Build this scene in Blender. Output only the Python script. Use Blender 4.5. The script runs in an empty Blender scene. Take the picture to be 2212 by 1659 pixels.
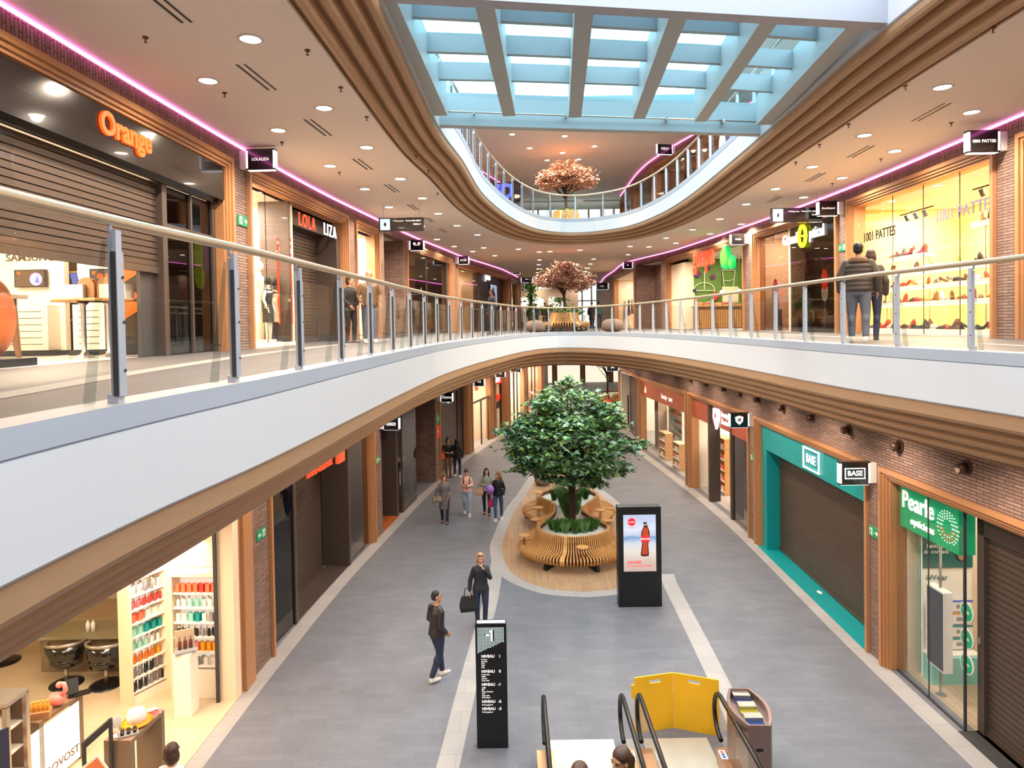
import bpy, bmesh, math, random
from mathutils import Vector, Matrix, geometry
random.seed(7)
PI = math.pi
SC = bpy.context.scene
COL = SC.collection

# ------------------------------------------------------------------ camera
FPX = 1475.0
PITCH, ROLL, SHIFT = math.radians(1.2), math.radians(0.945), -100.9
EYE = Vector((0.0, 0.0, 6.9))
CF = Vector((0, math.cos(PITCH), -math.sin(PITCH)))
_u0 = Vector((0, math.sin(PITCH), math.cos(PITCH)))
_r0 = Vector((1, 0, 0))
CU = _u0 * math.cos(ROLL) + _r0 * math.sin(ROLL)
CR = _r0 * math.cos(ROLL) - _u0 * math.sin(ROLL)
cd = bpy.data.cameras.new('camera'); cam = bpy.data.objects.new('camera', cd); COL.objects.link(cam)
cd.sensor_fit = 'HORIZONTAL'; cd.sensor_width = 36.0; cd.lens = 36.0 * FPX / 2212.0
cd.shift_y = SHIFT / 2212.0
cd.clip_start = 0.05; cd.clip_end = 500
cam.matrix_world = Matrix(((CR.x, CU.x, -CF.x, EYE.x), (CR.y, CU.y, -CF.y, EYE.y), (CR.z, CU.z, -CF.z, EYE.z), (0, 0, 0, 1)))
SC.camera = cam

# ------------------------------------------------------------------ world, colour management
W = bpy.data.worlds.new('sky'); SC.world = W; W.use_nodes = True
_b = W.node_tree.nodes['Background']; _b.inputs[0].default_value = (0.80, 0.92, 1.0, 1); _b.inputs[1].default_value = 2.2
SC.view_settings.view_transform = 'Standard'; SC.view_settings.look = 'None'
SC.view_settings.gamma = 1; SC.view_settings.use_curve_mapping = False
SC.view_settings.exposure = 1.22
SC.cycles.use_adaptive_sampling = True; SC.cycles.adaptive_threshold = 0.03
SC.cycles.max_bounces = 7; SC.cycles.diffuse_bounces = 4; SC.cycles.glossy_bounces = 3
SC.cycles.transparent_max_bounces = 24; SC.cycles.transmission_bounces = 4
SC.cycles.sample_clamp_indirect = 4.0; SC.cycles.caustics_reflective = False; SC.cycles.caustics_refractive = False

def project(p):
    d = Vector(p) - EYE; w = CF.dot(d)
    return (1106 + FPX * CR.dot(d) / w, 829.5 + SHIFT - FPX * CU.dot(d) / w)
def ray(px, py):
    return CF + CR * ((px - 1106) / FPX) - CU * ((py - 829.5 - SHIFT) / FPX)
def at(px, py, z):                       # point of the height z seen at a place of the photograph
    d = ray(px, py); t = (z - EYE.z) / d.z; return EYE + d * t
def atY(px, py, Y):
    d = ray(px, py); return EYE + d * (Y / d.y)

# ------------------------------------------------------------------ lights
def area(loc, sx, sy, power, col, rot=(0, 0, 0), spread=None, name='lamp'):
    l = bpy.data.lights.new(name, 'AREA'); l.shape = 'RECTANGLE'; l.size = sx; l.size_y = sy
    l.energy = power; l.color = col
    if spread: l.spread = spread
    o = bpy.data.objects.new(name, l); COL.objects.link(o); o.location = loc; o.rotation_euler = rot
    return o
WARM = (1.0, 0.84, 0.67); NEUT = (1.0, 0.88, 0.74)
P_DOWN = 245.0          # each recessed downlight
def spot(loc, power=None, col=WARM, ang=156, r=0.09, rot=(0, 0, 0), parent=None):
    l = bpy.data.lights.new('downlight_lamp', 'SPOT'); l.energy = power or P_DOWN; l.color = col
    l.spot_size = math.radians(ang); l.spot_blend = 0.65; l.shadow_soft_size = r
    o = bpy.data.objects.new('downlight_lamp', l); COL.objects.link(o); o.location = loc; o.rotation_euler = rot
    if parent: o.parent = parent
    return o

# ------------------------------------------------------------------ materials
MATS = {}
def srgb(r, g, b):
    f = lambda c: (c / 255 / 12.92) if c / 255 <= 0.04045 else ((c / 255 + 0.055) / 1.055) ** 2.4
    return (f(r), f(g), f(b), 1)
def mat(name, col, rough=0.5, metal=0.0, emit=0.0, spec=0.5, noise=0.0, nscale=8.0, stretch=None, bump=0.0, ecol=None, coat=0.0):
    if name in MATS: return MATS[name]
    m = bpy.data.materials.new(name); m.use_nodes = True; nt = m.node_tree; N = nt.nodes; Lk = nt.links
    b = N['Principled BSDF']; c = srgb(*col) if max(col) > 1 else tuple(col) + (1,)
    b.inputs['Base Color'].default_value = c; b.inputs['Roughness'].default_value = rough
    b.inputs['Metallic'].default_value = metal; b.inputs['Specular IOR Level'].default_value = spec
    if coat: b.inputs['Coat Weight'].default_value = coat
    if emit:
        b.inputs['Emission Color'].default_value = ecol or c; b.inputs['Emission Strength'].default_value = emit
    if noise or bump:
        tc = N.new('ShaderNodeTexCoord'); mp = N.new('ShaderNodeMapping'); no = N.new('ShaderNodeTexNoise')
        Lk.new(tc.outputs['Object'], mp.inputs[0]); Lk.new(mp.outputs[0], no.inputs['Vector'])
        mp.inputs['Scale'].default_value = stretch or (1, 1, 1); no.inputs['Scale'].default_value = nscale
        no.inputs['Detail'].default_value = 4
        if noise:
            mx = N.new('ShaderNodeMix'); mx.data_type = 'RGBA'; mx.inputs[6].default_value = tuple(x * (1 - noise) for x in c[:3]) + (1,)
            mx.inputs[7].default_value = tuple(min(1, x * (1 + noise)) for x in c[:3]) + (1,)
            Lk.new(no.outputs['Fac'], mx.inputs[0]); Lk.new(mx.outputs[2], b.inputs['Base Color'])
        if bump:
            bp = N.new('ShaderNodeBump'); bp.inputs['Strength'].default_value = bump; bp.inputs['Distance'].default_value = 0.01
            Lk.new(no.outputs['Fac'], bp.inputs['Height']); Lk.new(bp.outputs[0], b.inputs['Normal'])
    MATS[name] = m; return m
def brickmat(name, c1, c2, mortar, w, h, vec='wall', ms=0.008, rough=0.8, swap=False, bumps=0.4, gloss=0.5, off=0.5, var=0.5):
    m = bpy.data.materials.new(name); m.use_nodes = True; nt = m.node_tree; N = nt.nodes; Lk = nt.links
    b = N['Principled BSDF']; b.inputs['Roughness'].default_value = rough; b.inputs['Specular IOR Level'].default_value = gloss
    tc = N.new('ShaderNodeTexCoord'); sp = N.new('ShaderNodeSeparateXYZ'); cb = N.new('ShaderNodeCombineXYZ')
    Lk.new(tc.outputs['Object'], sp.inputs[0])
    if vec == 'wall':
        ad = N.new('ShaderNodeMath'); ad.operation = 'ADD'; Lk.new(sp.outputs[0], ad.inputs[0]); Lk.new(sp.outputs[1], ad.inputs[1])
        hx, vz = ad.outputs[0], sp.outputs[2]
    else: hx, vz = sp.outputs[0], sp.outputs[1]
    if swap: hx, vz = vz, hx
    Lk.new(hx, cb.inputs[0]); Lk.new(vz, cb.inputs[1])
    br = N.new('ShaderNodeTexBrick'); Lk.new(cb.outputs[0], br.inputs['Vector'])
    br.inputs['Scale'].default_value = 1; br.inputs['Brick Width'].default_value = w; br.inputs['Row Height'].default_value = h
    br.inputs['Mortar Size'].default_value = ms; br.inputs['Mortar Smooth'].default_value = 0.1; br.inputs['Bias'].default_value = 0
    br.offset = off
    br.inputs['Color1'].default_value = srgb(*c1); br.inputs['Color2'].default_value = srgb(*c2); br.inputs['Mortar'].default_value = srgb(*mortar)
    no = N.new('ShaderNodeTexNoise'); no.inputs['Scale'].default_value = 1.3; no.inputs['Detail'].default_value = 5
    Lk.new(tc.outputs['Object'], no.inputs['Vector'])
    mx = N.new('ShaderNodeMix'); mx.data_type = 'RGBA'; mx.blend_type = 'MULTIPLY'; mx.inputs[0].default_value = var
    rp = N.new('ShaderNodeMapRange'); rp.inputs[1].default_value = 0.3; rp.inputs[2].default_value = 0.7; rp.inputs[3].default_value = 0.7; rp.inputs[4].default_value = 1.2
    Lk.new(no.outputs['Fac'], rp.inputs[0]); Lk.new(br.outputs['Color'], mx.inputs[6]); Lk.new(rp.outputs[0], mx.inputs[7])
    Lk.new(mx.outputs[2], b.inputs['Base Color'])
    bp = N.new('ShaderNodeBump'); bp.inputs['Strength'].default_value = bumps; bp.inputs['Distance'].default_value = 0.01; bp.invert = True
    Lk.new(br.outputs['Fac'], bp.inputs['Height']); Lk.new(bp.outputs[0], b.inputs['Normal'])
    MATS[name] = m; return m
def glassmat(name, tint=(1, 1, 1), refl=1.0, rough=0.0):
    m = bpy.data.materials.new(name); m.use_nodes = True; nt = m.node_tree; N = nt.nodes; Lk = nt.links
    for n in list(N): N.remove(n)
    o = N.new('ShaderNodeOutputMaterial'); t = N.new('ShaderNodeBsdfTransparent'); g = N.new('ShaderNodeBsdfGlossy')
    fr = N.new('ShaderNodeLayerWeight'); pw = N.new('ShaderNodeMath'); pw.operation = 'POWER'; pw.inputs[1].default_value = 5; mu = N.new('ShaderNodeMath'); mu.operation = 'MULTIPLY_ADD'
    mu.inputs[1].default_value = .9 * refl; mu.inputs[2].default_value = .05 * refl
    mx = N.new('ShaderNodeMixShader'); t.inputs[0].default_value = tuple(tint) + (1,); g.inputs['Roughness'].default_value = rough
    Lk.new(fr.outputs['Facing'], pw.inputs[0]); Lk.new(pw.outputs[0], mu.inputs[0]); Lk.new(mu.outputs[0], mx.inputs[0]); Lk.new(t.outputs[0], mx.inputs[1]); Lk.new(g.outputs[0], mx.inputs[2]); Lk.new(mx.outputs[0], o.inputs[0])
    MATS[name] = m; return m
def M(n): return MATS[n] if isinstance(n, str) else n
def emis(name, col, s): return mat(name, col if max(col) > 1 else tuple(c * .5 for c in col), emit=s * (.5 if s < 5 else 1), ecol=(srgb(*col) if max(col) > 1 else tuple(col) + (1,)), rough=0.6)

brickmat('brick', (152, 122, 108), (124, 98, 87), (78, 60, 54), 0.30, 0.055, bumps=0.5)
brickmat('brick_soldier', (152, 122, 108), (124, 98, 87), (78, 60, 54), 0.24, 0.06, swap=True, bumps=0.5)
brickmat('floor_tile', (117, 117, 125), (110, 110, 119), (101, 101, 108), 0.42, 0.16, vec='floor', ms=0.004, rough=0.55, bumps=0.08, var=0.35)
brickmat('gallery_tile', (86, 80, 79), (79, 74, 74), (70, 66, 66), 0.42, 0.16, vec='floor', ms=0.004, rough=0.5, bumps=0.06, var=0.3)
brickmat('pale_stone', (172, 166, 164), (164, 158, 156), (138, 133, 131), 1.0, 0.6, vec='floor', ms=0.004, rough=0.5, bumps=0.05, var=0.2)
brickmat('deck_wood', (186, 150, 116), (170, 134, 102), (140, 106, 80), 1.8, 0.055, vec='floor', ms=0.003, rough=0.5, swap=True, bumps=0.1, var=0.3)
brickmat('salon_tile', (214, 190, 158), (208, 184, 152), (180, 155, 125), 0.9, 0.9, vec='floor', ms=0.004, rough=0.35, bumps=0.02, off=0, var=0.1)
brickmat('wood_floor', (190, 165, 138), (172, 148, 120), (120, 98, 78), 1.4, 0.14, vec='floor', ms=0.003, rough=0.35, bumps=0.05)
mat('frame_wood', (174, 124, 84), 0.42, noise=0.18, nscale=9, stretch=(6, 6, 0.5))
mat('tier_wood', (176, 140, 106), 0.48, noise=0.1, nscale=5, stretch=(1, 1, 7))
mat('bench_wood', (206, 152, 92), 0.4, noise=0.15, nscale=7)
mat('kerb_stone', (172, 160, 150), 0.6)
mat('gallery_band', (136, 128, 122), 0.6)
mat('white_fascia', (218, 220, 224), 0.45)
mat('grey_band', (176, 184, 196), 0.5)
mat('plaster', (246, 234, 224), 0.85, noise=0.03, nscale=60)
mat('post_metal', (186, 196, 210), 0.35, metal=0.3)
mat('rail_metal', (206, 186, 156), 0.32, metal=0.5)
mat('steel', (190, 184, 178), 0.3, metal=0.9)
mat('rubber', (24, 22, 22), 0.35)
mat('black', (18, 18, 20), 0.35)
mat('gloss_black', (26, 22, 22), 0.16, coat=0.5)
mat('charcoal', (58, 56, 56), 0.6)
mat('shutter', (88, 72, 61), 0.45, metal=0.35)
mat('shutter_gap', (46, 36, 30), 0.6)
mat('dark_frame', (72, 60, 54), 0.45)
mat('white_paint', (236, 230, 222), 0.5)
mat('cream_paint', (236, 214, 184), 0.6)
mat('warm_white', (250, 240, 224), 0.5)
mat('skylight_beam', (168, 178, 182), 0.5)
mat('end_beam_white', (172, 176, 188), 0.5)
glassmat('fin_glass', (0.80, 0.84, 0.84), 0.6)
glassmat('glass', (0.965, 0.975, 0.97), 0.35)
glassmat('clear_glass', (0.96, 0.97, 0.97), 0.9)
glassmat('dark_glass', (0.34, 0.31, 0.29), 1.2)
glassmat('mid_glass', (0.66, 0.62, 0.58), 1.1)
glassmat('sky_glass', (0.80, 0.96, 1.0), 0.4)
emis('lamp_disc', (255, 240, 212), 12.0)
emis('pink_led', (1.0, 0.20, 0.68), 4.2)
emis('white_led', (240, 246, 255), 1.3)
emis('sign_white', (250, 250, 255), 1.15)
emis('sign_soft', (236, 232, 226), 0.75)
emis('sign_orange', (1.0, 0.11, 0.01), 1.25)
emis('sign_red', (0.9, 0.07, 0.02), 1.0)
emis('sign_yellow', (0.80, 0.95, 0.02), 1.1)
emis('sign_green', (0.08, 0.9, 0.03), 1.2)
emis('sign_pink', (1.0, 0.15, 0.65), 1.3)
emis('sign_blue', (0.08, 0.12, 1.0), 1.6)
mat('teal', (0, 140, 142), 0.45)
mat('green_sign', (0, 142, 92), 0.45, emit=0.25)
mat('exit_green', (20, 120, 80), 0.5, emit=0.2)
mat('safety_red', (220, 50, 30), 0.5, emit=0.2)

# ------------------------------------------------------------------ mesh helpers
class MB:
    def __init__(s): s.v = []; s.f = []; s.m = []; s.sm = []
    def face(s, idx, m=0, sm=False): s.f.append(idx); s.m.append(m); s.sm.append(sm)
    def poly(s, pts, m=0):
        n = len(s.v); s.v += [tuple(p) for p in pts]; s.face(list(range(n, n + len(pts))), m); return s
    def box(s, x0, x1, y0, y1, z0, z1, m=0):
        n = len(s.v)
        s.v += [(x0, y0, z0), (x1, y0, z0), (x1, y1, z0), (x0, y1, z0), (x0, y0, z1), (x1, y0, z1), (x1, y1, z1), (x0, y1, z1)]
        for q in ((0, 3, 2, 1), (4, 5, 6, 7), (0, 1, 5, 4), (1, 2, 6, 5), (2, 3, 7, 6), (3, 0, 4, 7)): s.face([n + i for i in q], m)
        return s
    def obox(s, c, ax, ay, az, m=0):     # centre and three half-axis vectors
        c = Vector(c); ax = Vector(ax); ay = Vector(ay); az = Vector(az); n = len(s.v)
        for a, b_, d in ((-1, -1, -1), (1, -1, -1), (1, 1, -1), (-1, 1, -1), (-1, -1, 1), (1, -1, 1), (1, 1, 1), (-1, 1, 1)):
            s.v.append(tuple(c + ax * a + ay * b_ + az * d))
        for q in ((0, 3, 2, 1), (4, 5, 6, 7), (0, 1, 5, 4), (1, 2, 6, 5), (2, 3, 7, 6), (3, 0, 4, 7)): s.face([n + i for i in q], m)
        return s
    def bar(s, p, q, w, h, m=0, up=(0, 0, 1)):
        p = Vector(p); q = Vector(q); d = q - p; L = d.length; d.normalize(); r = d.cross(Vector(up))
        if r.length < 1e-4: r = d.cross(Vector((0, 1, 0)))
        r.normalize(); u = r.cross(d)
        return s.obox((p + q) / 2, d * (L / 2), r * (w / 2), u * (h / 2), m)
    def cyl(s, p, q, r0, r1=None, n=12, m=0, caps=True, sm=True):
        r1 = r0 if r1 is None else r1; p = Vector(p); q = Vector(q); d = (q - p)
        if d.length < 1e-7: return s
        d.normalize(); a = d.orthogonal().normalized(); b = d.cross(a); k = len(s.v)
        for c, r in ((p, r0), (q, r1)):
            for i in range(n):
                t = 2 * PI * i / n; s.v.append(tuple(c + a * (r * math.cos(t)) + b * (r * math.sin(t))))
        for i in range(n): s.face([k + i, k + (i + 1) % n, k + n + (i + 1) % n, k + n + i], m, sm)
        if caps: s.face([k + n - 1 - i for i in range(n)], m); s.face([k + n + i for i in range(n)], m)
        return s
    def tube(s, pts, rs, n=10, m=0, caps=True):
        pts = [Vector(p) for p in pts]; k = len(s.v); rs = [rs] * len(pts) if not hasattr(rs, '__len__') else rs
        a = None
        for i, p in enumerate(pts):
            d = (pts[min(i + 1, len(pts) - 1)] - pts[max(i - 1, 0)]).normalized()
            a = d.orthogonal().normalized() if a is None else (a - d * a.dot(d)).normalized()
            b = d.cross(a)
            for j in range(n):
                t = 2 * PI * j / n; s.v.append(tuple(p + (a * math.cos(t) + b * math.sin(t)) * rs[i]))
        for i in range(len(pts) - 1):
            for j in range(n): s.face([k + i * n + j, k + i * n + (j + 1) % n, k + (i + 1) * n + (j + 1) % n, k + (i + 1) * n + j], m, True)
        if caps:
            s.face([k + n - 1 - j for j in range(n)], m); e = k + (len(pts) - 1) * n; s.face([e + j for j in range(n)], m)
        return s
    def ball(s, c, r, nu=12, nv=8, m=0, R=None):
        r = (r, r, r) if not hasattr(r, '__len__') else r; k = len(s.v); c = Vector(c)
        def P(th, ph):
            v = Vector((r[0] * math.sin(ph) * math.cos(th), r[1] * math.sin(ph) * math.sin(th), r[2] * math.cos(ph)))
            return tuple(c + (R @ v if R else v))
        s.v.append(P(0, 0))
        for j in range(1, nv):
            for i in range(nu): s.v.append(P(2 * PI * i / nu, PI * j / nv))
        s.v.append(P(0, PI)); e = len(s.v) - 1
        for i in range(nu):
            s.face([k, k + 1 + i, k + 1 + (i + 1) % nu], m, True)
            for j in range(nv - 2):
                a = k + 1 + j * nu; s.face([a + i, a + nu + i, a + nu + (i + 1) % nu, a + (i + 1) % nu], m, True)
            a = k + 1 + (nv - 2) * nu; s.face([a + i, e, a + (i + 1) % nu], m, True)
        return s
    def lathe(s, prof, c=(0, 0, 0), n=24, m=0, caps=True, sm=True):
        k = len(s.v)
        for r, z in prof:
            for i in range(n):
                t = 2 * PI * i / n; s.v.append((c[0] + r * math.cos(t), c[1] + r * math.sin(t), c[2] + z))
        for j in range(len(prof) - 1):
            for i in range(n): s.face([k + j * n + i, k + j * n + (i + 1) % n, k + (j + 1) * n + (i + 1) % n, k + (j + 1) * n + i], m, sm)
        if caps:
            s.face([k + n - 1 - i for i in range(n)], m); e = k + (len(prof) - 1) * n; s.face([e + i for i in range(n)], m)
        return s
    def loft(s, rings, m=0, sm=True, closed=True, caps=True):
        k = len(s.v); n = len(rings[0])
        for r in rings: s.v += [tuple(p) for p in r]
        for j in range(len(rings) - 1):
            for i in range(n if closed else n - 1):
                s.face([k + j * n + i, k + j * n + (i + 1) % n, k + (j + 1) * n + (i + 1) % n, k + (j + 1) * n + i], m, sm)
        if caps and closed:
            s.face([k + n - 1 - i for i in range(n)], m); e = k + (len(rings) - 1) * n; s.face([e + i for i in range(n)], m)
        return s
    def prism(s, pts, z0, z1, m=0, side=None):       # pts: xy outline (may be concave)
        k = len(s.v); n = len(pts); side = m if side is None else side
        s.v += [(p[0], p[1], z0) for p in pts] + [(p[0], p[1], z1) for p in pts]
        A = sum(pts[i][0] * pts[(i + 1) % n][1] - pts[(i + 1) % n][0] * pts[i][1] for i in range(n))
        tris = geometry.tessellate_polygon([[Vector((p[0], p[1], 0)) for p in pts]])
        for t in tris:
            a, b, c = [pts[i] for i in t]
            ccw = (b[0] - a[0]) * (c[1] - a[1]) - (b[1] - a[1]) * (c[0] - a[0]) > 0
            t = list(t) if ccw else [t[0], t[2], t[1]]
            s.face([k + n + i for i in t], m)
            if abs(z1 - z0) > 1e-6: s.face([k + i for i in reversed(t)], m)
        if abs(z1 - z0) > 1e-6:
            for i in range(n):
                j = (i + 1) % n
                q = [k + i, k + j, k + n + j, k + n + i]; s.face(q if A > 0 else q[::-1], side)
        return s
    def plate(s, pts, y0, y1, m=0):       # outline in x,z extruded along y
        k = len(s.v); n = len(pts)
        s.v += [(p[0], y0, p[1]) for p in pts] + [(p[0], y1, p[1]) for p in pts]
        tris = geometry.tessellate_polygon([[Vector((p[0], p[1], 0)) for p in pts]])
        for t in tris:
            a, b, c = [pts[i] for i in t]
            ccw = (b[0] - a[0]) * (c[1] - a[1]) - (b[1] - a[1]) * (c[0] - a[0]) > 0
            t = list(t) if ccw else [t[0], t[2], t[1]]
            s.face([k + i for i in t], m); s.face([k + n + i for i in reversed(t)], m)
        A = sum(pts[i][0] * pts[(i + 1) % n][1] - pts[(i + 1) % n][0] * pts[i][1] for i in range(n))
        for i in range(n):
            j = (i + 1) % n; q = [k + i, k + n + i, k + n + j, k + j]; s.face(q if A < 0 else q[::-1], m)
        return s
    def mesh(s, name, mats):
        me = bpy.data.meshes.new(name); me.from_pydata(s.v, [], s.f)
        for m in (mats if isinstance(mats, (list, tuple)) else [mats]): me.materials.append(M(m) if isinstance(m, str) else m)
        me.polygons.foreach_set('material_index', s.m); me.polygons.foreach_set('use_smooth', s.sm); me.update()
        return me
    def build(s, name, mats, parent=None, loc=None, rot=None):
        return link(name, s.mesh(name, mats), parent, loc, rot)
def link(name, me, parent=None, loc=None, rot=None):
    o = bpy.data.objects.new(name, me); COL.objects.link(o)
    if parent: o.parent = parent
    if loc is not None: o.location = loc
    if rot is not None: o.rotation_euler = (0, 0, rot) if not hasattr(rot, '__len__') else rot
    return o
def tag(o, label, cat, group=None):
    o['label'] = label; o['category'] = cat
    if group: o['group'] = group
    return o
def thing(name, label, cat, loc=(0, 0, 0), rot=0, group=None):
    o = bpy.data.objects.new(name, None); COL.objects.link(o); o.empty_display_size = 0.2
    o.location = loc; o.rotation_euler = (0, 0, rot); return tag(o, label, cat, group)
def struct(o): o['kind'] = 'structure'; return o
def copy_tree(o, parent=None, loc=None, rot=None, label=None, group=None):
    c = o.copy(); COL.objects.link(c)
    if parent: c.parent = parent
    for ch in list(o.children): copy_tree(ch, c)
    if loc is not None: c.location = loc
    if rot is not None: c.rotation_euler = (0, 0, rot)
    if label: c['label'] = label
    if group: c['group'] = group
    return c
_tc = {}
def textmesh(txt, size, depth, bold=0.0, align='CENTER', sx=1.0, sp=1.0):
    key = (txt, size, depth, bold, align, sx, sp)
    if key not in _tc:
        cu = bpy.data.curves.new('t', 'FONT'); cu.body = txt; cu.size = size; cu.extrude = depth / 2; cu.offset = bold * size; cu.space_character = sp
        cu.align_x = align; cu.align_y = 'CENTER'; cu.resolution_u = 3
        o = bpy.data.objects.new('t', cu); me = bpy.data.meshes.new_from_object(o)
        me.transform(Matrix.Rotation(PI / 2, 4, 'X') @ Matrix.Diagonal((sx, 1, 1, 1))); _tc[key] = me   # reads from -y, up is z
        bpy.data.objects.remove(o)
    return _tc[key].copy()
def text(name, txt, size, m, parent=None, loc=(0, 0, 0), rot=0, depth=0.02, bold=0.01, align='CENTER', sx=1.0, sp=1.0):
    me = textmesh(txt, size, depth, bold, align, sx, sp); me.materials.clear(); me.materials.append(M(m)); me.name = name
    return link(name, me, parent, loc, rot)
ORD = ['first', 'second', 'third', 'fourth', 'fifth', 'sixth', 'seventh', 'eighth', 'ninth', 'tenth', 'eleventh', 'twelfth', 'thirteenth',
       'fourteenth', 'fifteenth', 'sixteenth', 'seventeenth', 'eighteenth', 'nineteenth', 'twentieth', 'twenty-first', 'twenty-second', 'twenty-third', 'twenty-fourth']

def curve(pts, step=0.3):                 # Catmull-Rom through the points, resampled by arc length
    P = [Vector((p[0], p[1])) for p in pts]; P = [P[0] * 2 - P[1]] + P + [P[-1] * 2 - P[-2]]; out = []
    for i in range(1, len(P) - 2):
        a, b, c, d = P[i - 1], P[i], P[i + 1], P[i + 2]
        for k in range(24):
            t = k / 24; out.append(0.5 * ((2 * b) + (c - a) * t + (2 * a - 5 * b + 4 * c - d) * t * t + (3 * b - a - 3 * c + d) * t ** 3))
    out.append(P[-2]); res = [out[0]]; acc = 0
    for i in range(1, len(out)):
        seg = (out[i] - out[i - 1]).length
        while acc + seg >= step:
            t = (step - acc) / seg; q = out[i - 1].lerp(out[i], t); res.append(q); out[i - 1] = q; seg = (out[i] - q).length; acc = 0
        acc += seg
    if (res[-1] - out[-1]).length > 0.05: res.append(out[-1])
    return res
def offset(c, d):                         # positive = to the left of travel
    r = []
    for i, p in enumerate(c):
        t = (c[min(i + 1, len(c) - 1)] - c[max(i - 1, 0)]).normalized(); r.append(p + Vector((-t.y, t.x)) * d)
    return r

# ------------------------------------------------------------------ levels
Z0, Z1 = 6.47, 11.40                      # middle and top gallery floors (lowest floor is z = 0)
C0, CM, C1 = 5.06, 10.38, 15.30           # ceilings of the three storeys
VL0 = curve([(-2.2, -4), (-2.17, 2), (-2.12, 3.9), (-1.97, 5.6), (-1.78, 9.5), (-1.6, 12.8), (-1.4, 15.2), (-.93, 18.6), (-.3, 22), (.3, 25), (1.1, 27.6), (2.0, 28.7),
             (2.9, 28.2), (3.7, 26.6), (4.45, 23.3), (4.9, 18.8), (5.02, 14.9), (5.05, 10.8), (5.2, 8.7), (5.35, 7), (5.45, 4), (5.5, -4)])
VL1 = curve([(-1.75, -4), (-1.6, 4), (-1.5, 8.3), (-1.38, 13.5), (-1.1, 16.5), (-.78, 20.8), (0, 25.2), (.98, 28.3), (1.95, 29.6), (2.9, 29.95), (3.9, 29.5),
             (4.85, 28.2), (5.45, 25.5), (5.65, 22), (5.5, 17), (5.3, 13), (5.1, 8.5), (5.1, -4)])
FAR = 80.0
def slab(name, void, off, z, m, x0=-17, x1=20, far=FAR):
    v = offset(void, off); pts = [(x0, -4)] + [(p.x, p.y) for p in v] + [(x1, -4), (x1, far), (x0, far)]
    return struct(MB().prism(pts[::-1], z, z, 0).build(name, m))
def flip(o):
    for p in o.data.polygons: p.flip()
    return o
f = MB().prism([(-17, -4), (20, -4), (20, FAR), (-17, FAR)], -0.3, 0, 0); struct(f.build('floor', 'floor_tile'))
slab('floor', VL0, 0.24, Z0, 'gallery_tile'); slab('floor', VL1, 0.24, Z1, 'gallery_tile')
flip(slab('ceiling', VL0, 0.8, C0, 'plaster')); flip(slab('ceiling', VL1, 0.8, CM, 'plaster'))
def band(name, L, R, z, m):               # flush strip between two plan curves
    b = MB(); k = [tuple(p) for p in L] + [tuple(p) for p in reversed(R)]
    b.prism(k, z, z, 0); return struct(b.build(name, m))
def edge(name, void, T, m, prof, mi, sm=False):
    b = MB(); rings = []
    cs = {}
    for (o, z) in prof:
        if o not in cs: cs[o] = offset(void, o) if o else void
    n = len(void)
    for i in range(n): rings.append([(cs[o][i].x, cs[o][i].y, T + z) for (o, z) in prof])
    k = len(b.v)
    for r in rings: b.v += r
    P = len(prof)
    for i in range(n - 1):
        for j in range(P - 1): b.face([k + i * P + j, k + i * P + j + 1, k + (i + 1) * P + j + 1, k + (i + 1) * P + j], mi[j], sm)
    return struct(b.build(name, m))
def tier_profile(top, dz, end):
    t = []
    for i in range(4):
        o = 0.03 + i * 0.195; z = top - i * dz
        t += [(o, z), (o + 0.004, z - dz + .01), (o + 0.03, z - dz - 0.03), (o + 0.075, z - dz - 0.045), (o + 0.115, z - dz - 0.03), (o + 0.15, z - dz + 0.01), (o + 0.172, z - dz + .035), (o + 0.19, z - dz + .035)]
    return t + [(0.81, end), (0.82, end + .05)]
for nm, void, T, wb, dz, end in (('middle', VL0, Z0, -.66, .165, C0 - Z0 - .02), ('top', VL1, Z1, -.60, .10, CM - Z1 - .01)):
    edge('trim_' + nm + '_kerb', void, T, ['kerb_stone', 'grey_band'], [(0.26, 0.0), (0.26, 0.02), (0.0, 0.02), (0.0, -0.115)], [0, 0, 1])
    edge('trim_' + nm + '_fascia', void, T, ['grey_band', 'white_fascia'], [(0.0, -0.115), (0.012, -0.12), (0.012, -0.125), (0.003, -0.13), (0.003, wb + .02), (0.014, wb + .015), (0.014, wb + .005), (0.03, wb)], [0, 0, 0, 1, 0, 0, 0])
    edge('trim_' + nm + '_wood_tiers', void, T, ['tier_wood'], tier_profile(wb, dz, end), [0] * 40)

# stone inlays in the lowest floor: teardrop deck, its pale kerb, two bands, wall margins
DECK = curve([(1.75, 17.3), (.75, 17.6), (-.1, 18.7), (-.42, 20.6), (-.3, 22.5), (0, 25), (.5, 27.5), (.95, 30), (1.3, 32), (1.8, 33.3), (2.3, 32), (2.75, 30), (3.1, 28.5),
              (3.5, 26.5), (3.8, 24), (3.95, 21.5), (3.85, 20), (3.4, 18.4), (2.6, 17.5), (1.75, 17.3)], 0.25)
struct(MB().prism([tuple(p) for p in DECK][:-1][::-1], 0.0, 0.006, 0).build('floor', 'deck_wood'))
ring_out = offset(DECK, 0.36); ring_out[0] = ring_out[-1] = Vector((1.75, 16.94)); b = MB(); n = len(DECK)
for i in range(n - 1):
    b.poly([(ring_out[i].x, ring_out[i].y, .005), (ring_out[i + 1].x, ring_out[i + 1].y, .005), (DECK[i + 1].x, DECK[i + 1].y, .005), (DECK[i].x, DECK[i].y, .005)][::-1])
struct(b.build('floor', 'pale_stone'))
def pband(px, w=0.36, z=0.004):
    c = curve([tuple(at(x, y, 0))[:2] for x, y in px], 0.3); return band('floor', c, offset(c, -w), z, 'pale_stone')
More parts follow.
